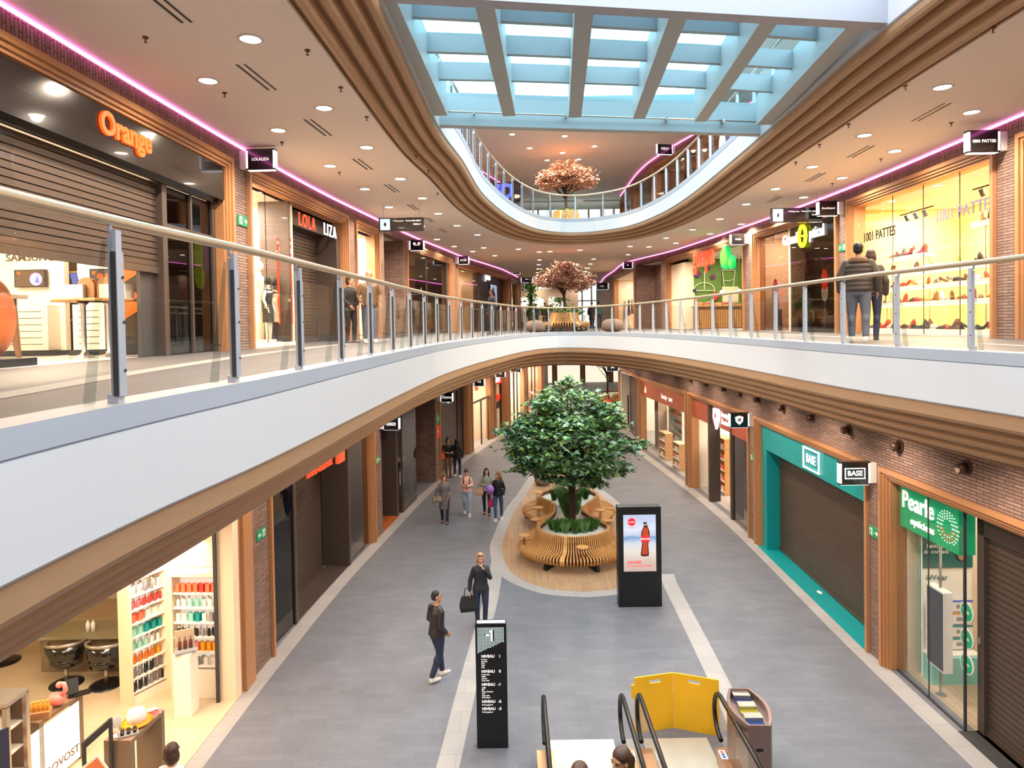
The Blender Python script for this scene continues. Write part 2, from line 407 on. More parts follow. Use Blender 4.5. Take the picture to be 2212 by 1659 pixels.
pband([(925, 1700), (942, 1659), (990, 1480), (1022, 1370), (1046, 1290), (1060, 1220), (1062, 1190)])
pband([(1592, 1640), (1583, 1600), (1544, 1500), (1498, 1400), (1455, 1310), (1432, 1262), (1425, 1240)], w=0.38)
WL = curve([(-5.45, -4), (-5.45, 2), (-5.36, 7.3), (-5.29, 10.4), (-5.17, 13.5), (-4.87, 18), (-4.4, 22.3), (-3.85, 27), (-3.2, 31), (-2.5, 35.3), (-1.1, 41.5), (-.3, 46), (.9, 56), (1.5, 71), (1.6, 80)], 0.25)
WLL = curve([(-5.45, -4), (-5.45, 2), (-5.36, 7.3), (-5.29, 10.4), (-5.17, 13.5), (-4.87, 18), (-4.4, 22.3), (-3.85, 27), (-3.2, 31), (-2.5, 35.3), (-1.1, 41.3), (.1, 45.5), (1.4, 50), (2.4, 54), (3.4, 60), (3.8, 68), (4, 78)], 0.25)
WR0 = curve([(7.25, -4), (7.25, 7), (7.25, 14), (7.4, 20), (7.42, 24), (7.25, 28.2), (6.8, 35.5), (6.75, 38), (6.95, 43), (7.15, 45.9)], 0.25)
WR1 = curve([(8.9, -4), (8.9, 8), (8.92, 12), (9.1, 18), (8.95, 23), (8.7, 27), (8.25, 32.5), (7.9, 35), (6.85, 40.6), (7.1, 47), (7.4, 54), (8, 62), (8.3, 80)], 0.25)
band('floor', offset(WLL, 0.05), offset(WLL, -0.32), 0.003, 'pale_stone')
band('floor', offset(WR0, 0.32), offset(WR0, -0.05), 0.003, 'pale_stone')
c = curve([(-3.3, 1), (-3.5, 4), (-3.9, 7), (-4.2, 11), (-4.15, 14), (-3.8, 19), (-3.2, 24), (-2.4, 29), (-1.3, 34)]); band('floor', c, offset(c, -0.28), Z0 + 0.003, 'gallery_band')
c = curve([(6.6, 1), (6.7, 6), (7.0, 12), (7.2, 18), (7.0, 24), (6.6, 29)]); band('floor', c, offset(c, -0.28), Z0 + 0.003, 'gallery_band')

# ------------------------------------------------------------------ shop walls
class Seg:                                 # a straight bay of wall: x along it, y into the shop, z up
    def __init__(s, A, B, zf):
        s.A = Vector((A[0], A[1])); s.B = Vector((B[0], B[1])); s.zf = zf
        s.W = (s.B - s.A).length; s.e = (s.B - s.A) / s.W; s.n = Vector((-s.e.y, s.e.x)); s.rot = math.atan2(s.e.y, s.e.x)
        s.loc = (s.A.x, s.A.y, zf)
    def P(s, u, w=0, z=0): p = s.A + s.e * u + s.n * w; return (p.x, p.y, s.zf + z)
    def uz(s, px, py, w=0):                # where a sight line meets the plane w metres behind the wall line
        d = ray(px, py); A = Vector((s.A.x, s.A.y)) + s.n * w; n = s.n
        t = (A - Vector((EYE.x, EYE.y))).dot(n) / Vector((d.x, d.y)).dot(n); p = EYE + d * t
        return ((Vector((p.x, p.y)) - A).dot(s.e), p.z - s.zf)
    def side(s, px, py, u):                # where a sight line meets the cross plane at u: depth behind the wall line, height
        d = ray(px, py); E2 = Vector((EYE.x, EYE.y)); t = (u - (E2 - s.A).dot(s.e)) / Vector((d.x, d.y)).dot(s.e); p = EYE + d * t
        return ((Vector((p.x, p.y)) - s.A).dot(s.n), p.z - s.zf)
    def u(s, px, w=0, z=1.5):
        a = s.uz(px, 700, w); 
        # the lean of uprights: refine at the height asked for
        q = project(s.P(a[0], w, z)); a2 = s.uz(px + (px - q[0]), 700, w); return a2[0]
def wp(poly, px, z):
    best = None
    for i in range(len(poly) - 1):
        a = poly[i]; b_ = poly[i + 1]
        if a.y < 4 or b_.y < 4: continue
        pa = project((a.x, a.y, z))[0]; pb = project((b_.x, b_.y, z))[0]
        if (pa - px) * (pb - px) <= 0 and abs(pa - pb) > 1e-6:
            t = (px - pa) / (pb - pa); q = a.lerp(b_, t)
            if best is None or q.y < best.y: best = q
    if best is None: best = min((p for p in poly if p.y > 4), key=lambda p: abs(project((p.x, p.y, z))[0] - px)).copy()
    return best
def nearest_y(poly, y):
    return min(poly, key=lambda p: abs(p.y - y))

FRAME = 0.24
def brick_bay(seg, z0, z1, name, zo=None, depth=0.35):
    b = MB().box(0, seg.W, 0, depth, z0, z1); return struct(b.build(name, 'brick_soldier' if zo else 'brick', None, seg.loc, seg.rot))
def run_wall(poly, zf, zo, zc, items, name, zmid, led=True):
    """items in picture order: (x0, x1, kind); returns the bay of every opening"""
    segs = {}
    for it in items:
        x0, x1, kind = it[:3]
        A = wp(poly, x0, zmid) if not isinstance(x0, Vector) else x0
        B = wp(poly, x1, zmid) if not isinstance(x1, Vector) else x1
        s = Seg(A, B, zf); segs[kind] = s
        if kind.startswith('pier'):
            brick_bay(s, 0, zo, name)
    return segs
def wall_bands(poly, zf, zo, zc, name, y0=-4, y1=80, right=False, led=True):
    pts = [p for p in poly if y0 <= p.y <= y1]
    if right: pts = pts[::-1]
    b = MB(); b2 = MB(); k = 0
    # brick band above the openings, following the curve in short bays
    i = 0; out = []
    while i < len(pts) - 1:
        j = min(i + 8, len(pts) - 1); s = Seg(pts[i], pts[j], zf)
        out.append(struct(MB().box(-0.01, s.W + 0.01, 0.0, 0.35, zo, zc - zf).build(name, 'brick_soldier' if led else 'brick', None, s.loc, s.rot)))
        i = j
    if led:
        c = offset(poly if not right else poly[::-1], -0.03); c = [p for p in c if y0 <= p.y <= y1]; m = MB()
        for a, d in zip(c[:-1], c[1:]): m.bar((a.x, a.y, zc - 0.028), (d.x, d.y, zc - 0.028), 0.03, 0.038)
        return m

def shop(seg, label, wood=True, zo=3.58, inner=None):
    """root of a shop front with its stepped wooden frame; zo = outer height of the frame"""
    t = thing('storefront', label, 'shop front', seg.loc, seg.rot)
    if wood:
        b = MB(); Wd = seg.W
        for k, (o, wdt, y0, y1) in enumerate(((0, .085, -.075, .30), (.085, .06, -.035, .30), (.145, .05, 0.0, .30), (.195, .045, .04, .34))):
            b.box(o, o + wdt, y0, y1, 0, zo - o); b.box(Wd - o - wdt, Wd - o, y0, y1, 0, zo - o)
            b.box(o + wdt, Wd - o - wdt, y0, y1, zo - o - wdt, zo - o)
        b.build('wooden_frame', 'frame_wood', t)
    return t
def shutter(t, x0, x1, y, z0, z1, m='shutter', pitch=0.09, name='roller_shutter', barh=0.1):
    b = MB(); n = max(1, int((z1 - z0 - barh) / pitch)); pitch = (z1 - z0 - barh) / n
    b.box(x0, x1, y + .02, y + .05, z0, z1, 1); b.box(x0, x1, y - .03, y + .05, z0, z0 + barh, 0)
    for i in range(n):
        z = z0 + barh + i * pitch; b.box(x0, x1, y, y + .03, z + .012, z + pitch - .004, 0)
    return b.build(name, [m, 'shutter_gap'], t)
def pane(t, x0, x1, y, z0, z1, m='glass', name='glass_pane'):
    return MB().box(x0, x1, y, y + 0.012, z0, z1).build(name, m, t)
def room(seg, x0, x1, d, h, wallm='cream_paint', floorm='pale_stone', y0=0.12, backm=None, power=0, col=WARM, ceil='white_paint', lampz=None):
    """shell of the room behind a bay"""
    b = MB(); b.box(x0 - .1, x0, y0, d, 0, h, 0); b.box(x1, x1 + .1, y0, d, 0, h, 0); b.box(x0 - .1, x1 + .1, d, d + .1, 0, h, 1)
    o = struct(b.build('wall_interior', [wallm, backm or wallm], None, seg.loc, seg.rot))
    struct(MB().box(x0 - .1, x1 + .1, y0, d + .1, h, h + .06).build('ceiling', ceil, None, seg.loc, seg.rot))
    struct(MB().box(x0 - .1, x1 + .1, y0 - .02, d + .1, 0.0, .006).build('floor', floorm, None, seg.loc, seg.rot))
    if power:
        n = max(1, round((x1 - x0) / 3.0))
        for i in range(n):
            u = x0 + (x1 - x0) * (i + .5) / n; p = seg.P(u, (y0 + d) * .5, h - .03)
            area(p, min(1.2, (x1 - x0) / n * .6), min(.8, d * .5), power / n, col, (0, 0, seg.rot), name='shop_ceiling_lamp')
def downdots(t, x0, x1, y0, y1, z, nx, ny, r=0.06, m='lamp_disc', name='ceiling_spot'):
    for i in range(nx):
        for j in range(ny):
            MB().cyl((x0 + (x1 - x0) * (i + .5) / nx, y0 + (y1 - y0) * (j + .5) / ny, z), (x0 + (x1 - x0) * (i + .5) / nx, y0 + (y1 - y0) * (j + .5) / ny, z - .02), r, n=10).build(name, m, t)
def blade_sign(seg, u, z, txt, label, w=0.6, h=0.42, size=0.1, out=0.14, tm='sign_soft', bold=0.02, frame=False, extra=None):
    t = thing('blade_sign', label, 'sign', seg.P(u, 0, z), seg.rot)
    MB().box(-.065, .065, -out - w, -out, -h / 2, h / 2).build('sign_box', 'gloss_black', t)
    b = MB()
    for y in (-out - .035, -out - w): b.box(-.068, .068, y, y + .035, -h / 2 + .03, h / 2 - .03)
    b.box(-.06, .06, -out - w + .02, -out - .02, -h / 2 - .008, -h / 2); b.build('light_strip', 'white_led', t)
    b = MB().box(-.05, .05, -out, .0, -h / 2 + .03, h / 2 - .03); b.build('bracket', 'white_paint', t)
    s = -1 if seg.e.y > 0 else 1           # the face that looks back down the mall
    for sgn in (s, -s):
        rot = (-PI / 2) if sgn < 0 else (PI / 2)
        if txt: text('lettering', txt, size, tm, t, (sgn * .068, -out - w / 2, 0), rot, 0.006, bold)
        if frame:
            b = MB(); fx = sgn * .068; a, c = w * .34, h * .24
            for (y0, y1, z0, z1) in ((-a, a, c - .02, c), (-a, a, -c, -c + .02), (-a, -a + .02, -c, c), (a - .02, a, -c, c)): b.box(fx - .003, fx + .003, -out - w / 2 + y0, -out - w / 2 + y1, z0, z1)
            b.build('sign_border', tm, t)
        if extra: extra(t, sgn, -out - w / 2)
    return t
def exit_sign(seg, u, z, label, m='exit_green', w=.2, h=.2, arrow=1, n=1, col='sign'):
    t = thing('exit_sign' if m == 'exit_green' else 'fire_sign', label, 'sign', seg.P(u, 0, z), seg.rot)
    MB().box(-w, w, -.025, -.002, -h / 2, h / 2).build('plate', m, t)
    b = MB(); a = arrow
    b.plate([(a * .04, -.012), (a * .11, -.012), (a * .11, -.05), (a * .17, 0), (a * .11, .05), (a * .11, .012), (a * .04, .012)], -.032, -.026); b.build('arrow_symbol', 'white_paint', t)
    x = -a * .1; MB().box(x - .055, x + .055, -.03, -.026, -.07, .07).build('figure_plate', 'white_paint', t); b = MB()
    b = MB(); b.ball((x, -.033, .045), (.014, .003, .014), 8, 5); b.bar((x, -.033, .03), (x - .012, -.033, -.015), .004, .022, up=(0, 1, 0)); b.bar((x - .012, -.033, -.01), (x + .02, -.033, -.06), .004, .012, up=(0, 1, 0)); b.bar((x - .012, -.033, -.01), (x - .035, -.033, -.055), .004, .012, up=(0, 1, 0)); b.bar((x - .02, -.033, .02), (x + .03, -.033, .01), .004, .01, up=(0, 1, 0))
    b.build('running_figure', m, t)
    return t

# ================================================================== UPPER LEFT (middle gallery, z = Z0)
ZO = 3.58
zm = Z0 + 1.5
UL = {}
for nm, a, c in (('orange', nearest_y(WL, 3.2), wp(WL, 503, zm)), ('pier_a', wp(WL, 503, zm), wp(WL, 537, zm)), ('lola', wp(WL, 537, zm), wp(WL, 752, zm)),
                 ('pier_b', wp(WL, 752, zm), wp(WL, 768, zm)), ('lola2', wp(WL, 768, zm), wp(WL, 819, zm)), ('pier_c', wp(WL, 819, zm), wp(WL, 831, zm)),
                 ('recess', wp(WL, 831, zm), wp(WL, 873, zm)), ('pier_d', wp(WL, 873, zm), wp(WL, 879, zm)), ('third', wp(WL, 879, zm), wp(WL, 977, zm)),
                 ('pier_e', wp(WL, 977, zm), wp(WL, 987, zm)), ('jules', wp(WL, 987, zm), wp(WL, 1098, zm)), ('pier_f', wp(WL, 1098, zm), wp(WL, 1103, zm)),
                 ('fifth', wp(WL, 1103, zm), wp(WL, 1119, zm)), ('pier_g', wp(WL, 1119, zm), wp(WL, 1123, zm)), ('sixth', wp(WL, 1123, zm), wp(WL, 1132, zm)),
                 ('pier_h', nearest_y(WL, -4), nearest_y(WL, 3.2)), ('pier_i', wp(WL, 1132, zm), nearest_y(WL, 65))):
    UL[nm] = Seg(a, c, Z0)
    if nm.startswith('pier'): brick_bay(UL[nm], 0, ZO, 'wall_left')
def led_strip(m, label): tag(m.build('led_strip', 'pink_led'), label, 'light strip')
led_strip(wall_bands(WL, Z0, ZO, CM, 'wall_left', y1=52), 'glowing pink light strip along the ceiling over the left shops, middle gallery')
led_strip(wall_bands(WR1, Z0, ZO, CM, 'wall_right', y1=62, right=True), 'glowing pink light strip along the ceiling over the right shops, middle gallery')

# --- Orange
S = UL['orange']; t = shop(S, 'wide phone shop front with glossy black fascia and Orange in glowing letters', zo=ZO)
x1 = S.W - FRAME
MB().box(.24, x1, .02, .14, 2.76, 3.36).box(.24, x1, .14, 1.0, 3.3, 3.36).box(.24, x1, .14, .2, 2.70, 2.80).build('fascia_panel', 'gloss_black', t)
uu, zz = S.uz(274, 286, 0.0)
text('lettering', 'Orange', 0.43, 'sign_orange', t, (uu, 0.0, zz - .02), 0, 0.04, 0.028, sx=0.93, sp=.98)
uS = S.uz(338, 500, .3)[0]
shutter(t, .24, uS, .30, 1.30, 2.72, barh=.10)
MB().box(uS, uS + .14, .2, .42, 0, 2.76).box(x1 - .12, x1, .2, .3, 0, 2.76).box(uS + .14, x1, .2, .3, 2.0, 2.1).box(uS + .9, uS + .96, .2, .3, 0, 2.7).build('door_frame', 'dark_frame', t)
pane(t, uS + .14, x1 - .12, .24, .02, 2.7, 'dark_glass')
for k, px in enumerate((40, 140)):
    u_ = S.uz(px, 700, .12)[0]; 
pane(t, S.uz(42, 700, .16)[0], .24 + 0.02 + 0, .16, .02, 2.72, 'glass') if S.uz(42, 700, .16)[0] < .24 else pane(t, .24, S.uz(42, 700, .16)[0], .16, .02, 2.72, 'glass')
# lime phone poster hanging inside the right-hand window
u0, z0 = S.uz(428, 600, .3); u1, z1 = S.uz(443, 515, .3)
ad = thing('hanging_poster', 'lime green and blue phone poster hanging behind the dark glass beside the phone shop shutter', 'poster', S.P((u0 + u1) / 2, .30, 0), S.rot)
MB().ball((-.1, 0, 1.75), (.18, .015, .32), 16, 10).ball((-.08, 0, 1.38), (.2, .015, .26), 16, 10).build('lime_shape', emis('lime_glow', (0.55, 0.9, 0.03), .7), ad)
MB().box(.0, .26, -.02, .012, 1.45, 2.15).build('phone_picture', emis('phone_blue', (0.06, 0.10, 0.42), .6), ad)
MB().box(-.01, .0, -.005, .005, 2.1, 2.75).build('hanger', 'steel', ad)
text('lettering', '4G', .09, 'black', ad, (.08, -.025, 1.3), 0, .004)
dep = 4.6
room(S, -2.0, S.W + .6, dep, 2.9, 'warm_white', 'pale_stone', y0=.45, power=420, col=(1, .84, .62))
MB().box(uS + .14, S.W - .12, .36, .40, 0, 2.75).box(uS - .42, uS, .34, .40, 0, 2.7).build('back_panel', 'charcoal', t)  # added dark sheets stand in for the shade behind glass and shutter gap

# --- things in the phone shop, placed on sight lines at their real depth
def on(seg, px, py, w): u_, z_ = seg.uz(px, py, w); return u_, z_
UD = (11.7 - S.A.y) / max(.2, S.e.y); RF = S.rot - PI / 2      # cross wall that faces the camera
def facing(seg, u_, pxa, pxb, name, label, cat):
    wa = seg.side(pxa, 700, u_)[0]; wb = seg.side(pxb, 700, u_)[0]; return thing(name, label, cat, seg.P(u_, (wa + wb) / 2, 0), RF), abs(wa - wb) / 2
def fz(seg, px, py, u_): w_, z_ = seg.side(px, py, u_); return w_, z_
for k, (pa, pb, brand, tz) in enumerate(((-30, 142, 'SAMSUNG', 557), (170, 262, 'Apple', 553))):
    dw, hw = facing(S, UD, pa, pb, 'display_wall', ('white display wall reading SAMSUNG with a screen and grooved base', 'white display wall reading Apple beside the tall black panel')[k], 'display unit')
    MB().box(-hw, hw, 0, .12, .09, 2.75).build('panel', 'warm_white', dw); MB().box(-hw + .1, hw - .1, -.3, 0, .1, .86).build('base_unit', 'warm_white', dw); MB().box(-hw, hw, -.28, .1, 0, .09).build('plinth', 'charcoal', dw)
    b = MB()
    for q in range(6): b.box(-hw + .2, hw - .2, -.306, -.3, .2 + q * .11, .208 + q * .11)
    b.build('grooves', 'dark_frame', dw); text('lettering', brand, .17, 'dark_frame', dw, (.12, -.01, fz(S, 66, tz, UD)[1]), 0, .01, sx=1.1)
for k, (pa, pb, ya, yb) in enumerate(((30, 99, 583, 620), (193, 256, 581, 623))):
    wa, za = fz(S, pa, ya, UD - .1); wb, zb = fz(S, pb, yb, UD - .1); hw = abs(wa - wb) / 2
    tv = thing('screen', ('dark screen with a purple disc on the wall reading SAMSUNG', 'dark screen with orange dots on the wall reading Apple')[k], 'screen', S.P(UD - .1, (wa + wb) / 2, zb), RF); h_ = za - zb
    MB().box(-hw, hw, 0, .06, 0, h_).build('casing', 'black', tv); MB().box(-hw + .02, hw - .02, -.004, 0, .02, h_ - .02).build('display', emis('tv_brown', (0.10, 0.06, 0.04), .6), tv)
    if k == 0: MB().cyl((hw * .4, -.004, h_ * .45), (hw * .4, -.008, h_ * .45), h_ * .36, n=24).build('disc_picture', emis('tv_purple', (0.45, 0.4, 0.85), .9), tv); MB().plate([(hw * .35, h_ * .25), (hw * .6, h_ * .25), (hw * .5, h_ * .65)], -.012, -.008).build('mark_picture', 'sign_blue', tv)
    else:
        for x in (-.25, .3): MB().cyl((hw * x, -.004, h_ * .62), (hw * x, -.008, h_ * .62), h_ * .16, n=16).build('dot_picture', 'sign_orange', tv)
    MB().box(-hw * .8, -hw * .6, -.008, -.004, h_ * .72, h_ * .88).build('square_mark', 'sign_orange', tv)
cc, hw = facing(S, UD + .4, 146, 168, 'display_cabinet', 'dark recess with thin wooden shelves between the two white display walls', 'cabinet'); hw += .15
MB().box(-hw, hw, 0, .1, 0, 2.7).build('back_panel', 'dark_frame', cc)
for k in range(4): MB().box(-hw, hw, -.2, 0, .6 + k * .42, .62 + k * .42).build('shelf', 'bench_wood', cc)
# wooden demo table with splayed legs
u_ = 7.0; tw = S.side(60, 700, u_)[0] + .9
tb = thing('demo_table', 'long demo table with splayed wooden legs in the phone shop', 'table', S.P(u_, tw, 0), RF)
MB().box(-1.4, .62, -.4, .4, .93, .99).build('tabletop', 'warm_white', tb); MB().box(-1.3, .5, -.32, .32, .83, .93).build('apron', 'dark_frame', tb)
for (x, y, dx) in ((.42, -.28, .12), (.42, .28, .12), (-1.2, -.28, -.12), (-1.2, .28, -.12)):
    MB().loft([[(x + dx - .025, y - .025, 0), (x + dx + .025, y - .025, 0), (x + dx + .025, y + .025, 0), (x + dx - .025, y + .025, 0)], [(x - .09, y - .05, .86), (x + .07, y - .05, .86), (x + .07, y + .05, .86), (x - .09, y + .05, .86)]], 0, False).build('leg', 'frame_wood', tb)
for k, (x, y) in enumerate(((-.9, -.2), (-.55, .05), (-.2, -.22), (.12, 0.1), (.4, -.15))):
    p = thing('demo_phone', 'demo phone on a white stand on the demo table, %s from its left end' % ORD[k], 'phone', S.P(u_ + y, tw - x, .99), RF, 'demo phones on the long table')
    MB().box(-.05, .05, -.04, .04, 0, .12).build('stand', 'warm_white', p); MB().obox((0, -.03, .17), (.04, 0, 0), (0, .005, 0.004), (0, -.03, .06)).build('handset', 'black', p)
for k, px in enumerate((182, 236)):
    u_ = UD - 1.3; w_, z_ = S.side(px, 740, u_)
    st = thing('pedestal_table', 'small pedestal table with trumpet foot, %s of the two before the right display wall' % ('left' if k == 0 else 'right'), 'table', S.P(u_, w_, 0), RF)
    MB().cyl((0, 0, .86), (0, 0, .9), .42, n=24).build('tabletop', 'bench_wood', st); MB().lathe([(.24, 0), (.2, .02), (.06, .06), (.035, .12), (.035, .8), (.09, .86)], n=20).build('pedestal', 'steel', st)
    bx = thing('display_box', 'white box with a phone on the %s pedestal table' % ('left' if k == 0 else 'right'), 'box', S.P(u_, w_ + (.12 if k == 0 else -.14), .9), RF)
    MB().box(-.2, .2, -.12, .12, 0, .22).build('box', 'warm_white', bx); MB().obox((0, 0, .32), (.05, 0, 0), (0, .008, 0), (0, -.03, .08)).build('handset', 'phone_blue', bx)
u_ = UD - 1.3; w_ = S.side(210, 700, u_)[0]
st = thing('wooden_display', 'pair of rounded wooden blocks standing on the pedestal tables', 'display block', S.P(u_, w_, .9), RF)
for x in (-.13, .17): 
    b = MB(); r = .13; pts = [(x - r, 0), (x + r, 0), (x + r, .2)] + [(x + r * math.cos(a * PI / 8), .2 + r * math.sin(a * PI / 8)) for a in range(1, 8)] + [(x - r, .2)]
    b.plate(pts, -.05, .05).build('block', 'frame_wood', st)
u_ = UD - .75; w_ = S.side(281, 700, u_)[0]
pn = thing('banner_panel', 'tall black panel with orange speech bubbles beside the post of the railing', 'banner', S.P(u_, w_, 0), RF)
MB().box(-.22, .22, 0, .06, 0.02, 2.5).build('panel', 'black', pn); MB().plate([(-.42, 0), (-.22, .3), (-.2, 0)], 0, .06).build('foot', 'black', pn)
for z_ in (1.45, .86):
    b = MB(); b.cyl((0.0, -.004, z_), (.0, -.012, z_), .19, n=24); b.plate([(-.1, z_ - .14), (.08, z_ - .17), (-.1, z_ - .28)], -.012, -.004); b.build('speech_bubble', 'sign_orange', pn)
u_, _ = on(S, 0, 700, .9)
o = thing('inflatable_ball', 'orange translucent balloon figure at the left edge of the shop window', 'balloon', S.P(u_ - .12, .9, 0), S.rot)
MB().box(-.7, .32, -.3, .3, 0, .1).build('base', 'black', o); MB().ball((-.05, 0, .6), (.3, .25, .5), 20, 14).build('body', mat('orange_plastic', (214, 110, 60), .4), o)
MB().cyl((-.05, 0, .08), (-.05, 0, .3), .1).build('neck', 'orange_plastic', o)

# --- LOLA LIZA
S = UL['lola']; t = shop(S, 'clothes shop front with lit window and lowered shutter under the letters LOLA LIZA', zo=ZO)
uw = on(S, 628, 600, .15)[0]; ur = on(S, 702, 600, .5)[0]
pane(t, .24, uw, .16, .03, 3.32, 'glass'); pane(t, S.uz(576, 600, .16)[0], S.uz(576, 600, .16)[0] + .015, .155, .03, 3.32, 'dark_glass', 'glass_joint')
shutter(t, uw, ur, .75, 0, 3.0); MB().box(uw - .06, uw, .15, .85, 0, 3.34).box(ur, S.W - .24, .15, .85, 0, 3.0).build('door_frame', 'dark_frame', t)
MB().box(uw, S.W - .24, .45, .9, 2.95, 3.34).build('fascia_panel', 'dark_frame', t)
ul, zl = S.uz(663, 465, .12); ul2, zl2 = S.uz(706, 478, .12)
text('lettering', 'LOLA', .46, 'sign_red', t, (ul, .12, 3.0), 0, .03, .006, sx=.8, sp=1.35); text('lettering', 'LIZA', .46, 'sign_white', t, (ul2 + .24, .12, 3.0), 0, .03, .0, sx=.8, sp=1.4)
MB().box(.24, uw, .05, .9, 0, .08).build('window_plinth', 'warm_white', t)
room(S, .15, uw + .2, 3.2, 3.34, 'cream_paint', 'pale_stone', y0=.2, power=190)
room(S, uw + .25, S.W - .05, 1.6, 3.3, 'cream_paint', 'pale_stone', y0=.85, power=0)
def banner(seg, px, py0, py1, w, wid, label, m, parts=(), name='sale_banner'):
    u_, za = seg.uz(px, py0, w); _, zb = seg.uz(px, py1, w)
    o = thing(name, label, 'poster', seg.P(u_, w, min(za, zb)), seg.rot - .9); h = abs(za - zb)
    MB().box(-wid / 2, wid / 2, 0, .012, 0, h).build('sheet', m, o)
    MB().box(-wid / 2, wid / 2, -.005, .017, h - .02, h + .01).build('rail', 'steel', o)
    for k, (tx, sz, z_, tm) in enumerate(parts): text('lettering', tx, sz, tm, o, (0, -.008, z_ * h), 0, .004)
    return o
mat('sale_red', (226, 58, 34), .5, emit=.25)
banner(S, 613, 512, 700, .3, .34, 'tall red sale banner reading -50% in the clothes shop window', 'sale_red', (('SOLDES', .1, .93, 'white_paint'), ('-50%', .2, .84, 'white_paint'), ('-20%', .16, .34, 'white_paint')))

# ------------------------------------------------------------------ shop mannequins (simple turned bodies)
def mannequin(label, loc, rot, h=1.8, m='warm_white', head='warm_white', dress=None, arms=True):
    t = thing('mannequin', label, 'mannequin', loc, rot); k = h / 1.8
    b = MB(); b.cyl((0, 0, 0), (0, 0, .02), .2 * k, n=20); b.build('base', 'steel', t)
    b = MB()
    def E(z, a, c, y=0, x=0): return [(x + a * k * math.cos(2 * PI * i / 14), y * k + c * k * math.sin(2 * PI * i / 14), z * k) for i in range(14)]
    b.loft([E(.9, .13, .09), E(1.0, .155, .11), E(1.12, .115, .085), E(1.25, .135, .1, -.01), E(1.36, .165, .105, -.01), E(1.44, .14, .08), E(1.48, .05, .05), E(1.56, .045, .045)])
    for s in (-1, 1):
        b.tube([(s * .08 * k, 0, .95 * k), (s * .1 * k, -.01, .5 * k), (s * .09 * k, 0, .06 * k)], [.085 * k, .055 * k, .035 * k]); b.box(s * .09 * k - .035, s * .09 * k + .035, -.16 * k, .04, .02, .07)
        if arms: b.tube([(s * .17 * k, 0, 1.4 * k), (s * .22 * k, .02, 1.15 * k), (s * .2 * k, -.08 * k, .9 * k), (s * .19 * k, -.1 * k, .8 * k)], [.045 * k, .038 * k, .028 * k, .02 * k])
    b.build('body', m, t)
    MB().ball((0, -.01, 1.67 * k), (.075 * k, .095 * k, .12 * k), 14, 10).build('head', head, t)
    if dress:
        MB().loft([E(.55, .2, .14), E(.8, .19, .13), E(1.1, .135, .1), E(1.3, .155, .118, -.01), E(1.44, .15, .09)], caps=False).build('dress', dress, t)
    return t
mat('cloth_red', (232, 70, 40), .7); mat('cloth_dark', (52, 46, 48), .8); mat('cloth_beige', (200, 176, 146), .8); mat('cloth_mint', (170, 206, 190), .8); mat('cloth_brown', (110, 72, 48), .8)
mat('cloth_white', (224, 220, 214), .8); mat('cloth_navy', (44, 52, 78), .8)
u_, _ = S.uz(562, 700, .62); mannequin('white mannequin standing nearest the left edge of the lit clothes window', S.P(u_, .62, .08), S.rot, 1.85)
u_, _ = S.uz(580, 700, .45); mannequin('mannequin with black curly hair and patterned dress in the clothes window', S.P(u_, .45, .08), S.rot, 1.5, head='cloth_dark', dress='cloth_dark')
u_, _ = S.uz(592, 700, .5); mannequin('dark mannequin beside the red sale banner in the clothes window', S.P(u_, .5, .08), S.rot, 1.5, m='cloth_dark', head='cloth_dark', dress='cloth_beige')
def hung(label, seg, px, w, z0, z1, m, wid=.36, cat='dress'):
    u_, _ = seg.uz(px, 700, w); o = thing('hanging_dress', label, cat, seg.P(u_, w, z0), seg.rot); h = z1 - z0
    E = lambda z, a, c: [(a * math.cos(2 * PI * i / 12), c * math.sin(2 * PI * i / 12), z) for i in range(12)]
    MB().loft([E(0, wid * .5, .1), E(h * .5, wid * .36, .08), E(h * .86, wid * .42, .07), E(h * .97, wid * .2, .05)]).build('garment', m, o)
    MB().tube([(0, 0, h * .95), (0, 0, h + .06), (.03, 0, h + .1)], .006, 6).build('hanger', 'steel', o)
    return o
hung('bright red dress hanging low behind the railing posts in the clothes window', S, 641, .5, .08, 1.05, 'cloth_red')
hung('brown garment hanging beside the bright red dress in the clothes window', S, 630, .7, .1, .9, 'cloth_brown')

# --- narrow lit window of the same shop
S = UL['lola2']; t = shop(S, 'narrow tall shop window with cream lit interior between brick piers beyond LOLA LIZA', zo=ZO)
pane(t, .24, S.W - .24, .14, .03, 3.3, 'glass'); room(S, .2, S.W - .2, 2.2, 3.34, 'warm_white', 'pale_stone', power=130, col=NEUT)
# --- brick recess
S = UL['recess']; b = MB(); b.box(0, S.W, 1.3, 1.5, 0, ZO).box(-.02, .0, .3, 1.5, 0, ZO).box(S.W, S.W + .02, .3, 1.5, 0, ZO); struct(b.build('wall_left', 'brick', None, S.loc, S.rot))
struct(MB().box(0, S.W, .3, 1.5, ZO, ZO + .05).build('ceiling', 'plaster', None, S.loc, S.rot))
fx = S.P(.25, 1.28, 1.75); o = exit_sign(S, .35, 0, 'red fire equipment sign on the brick recess wall behind the couple at the railing', 'safety_red', w=.13, h=.5); o.location = S.P(S.uz(832, 600, .6)[0], 1.28, S.uz(832, 586, 1.28)[1])
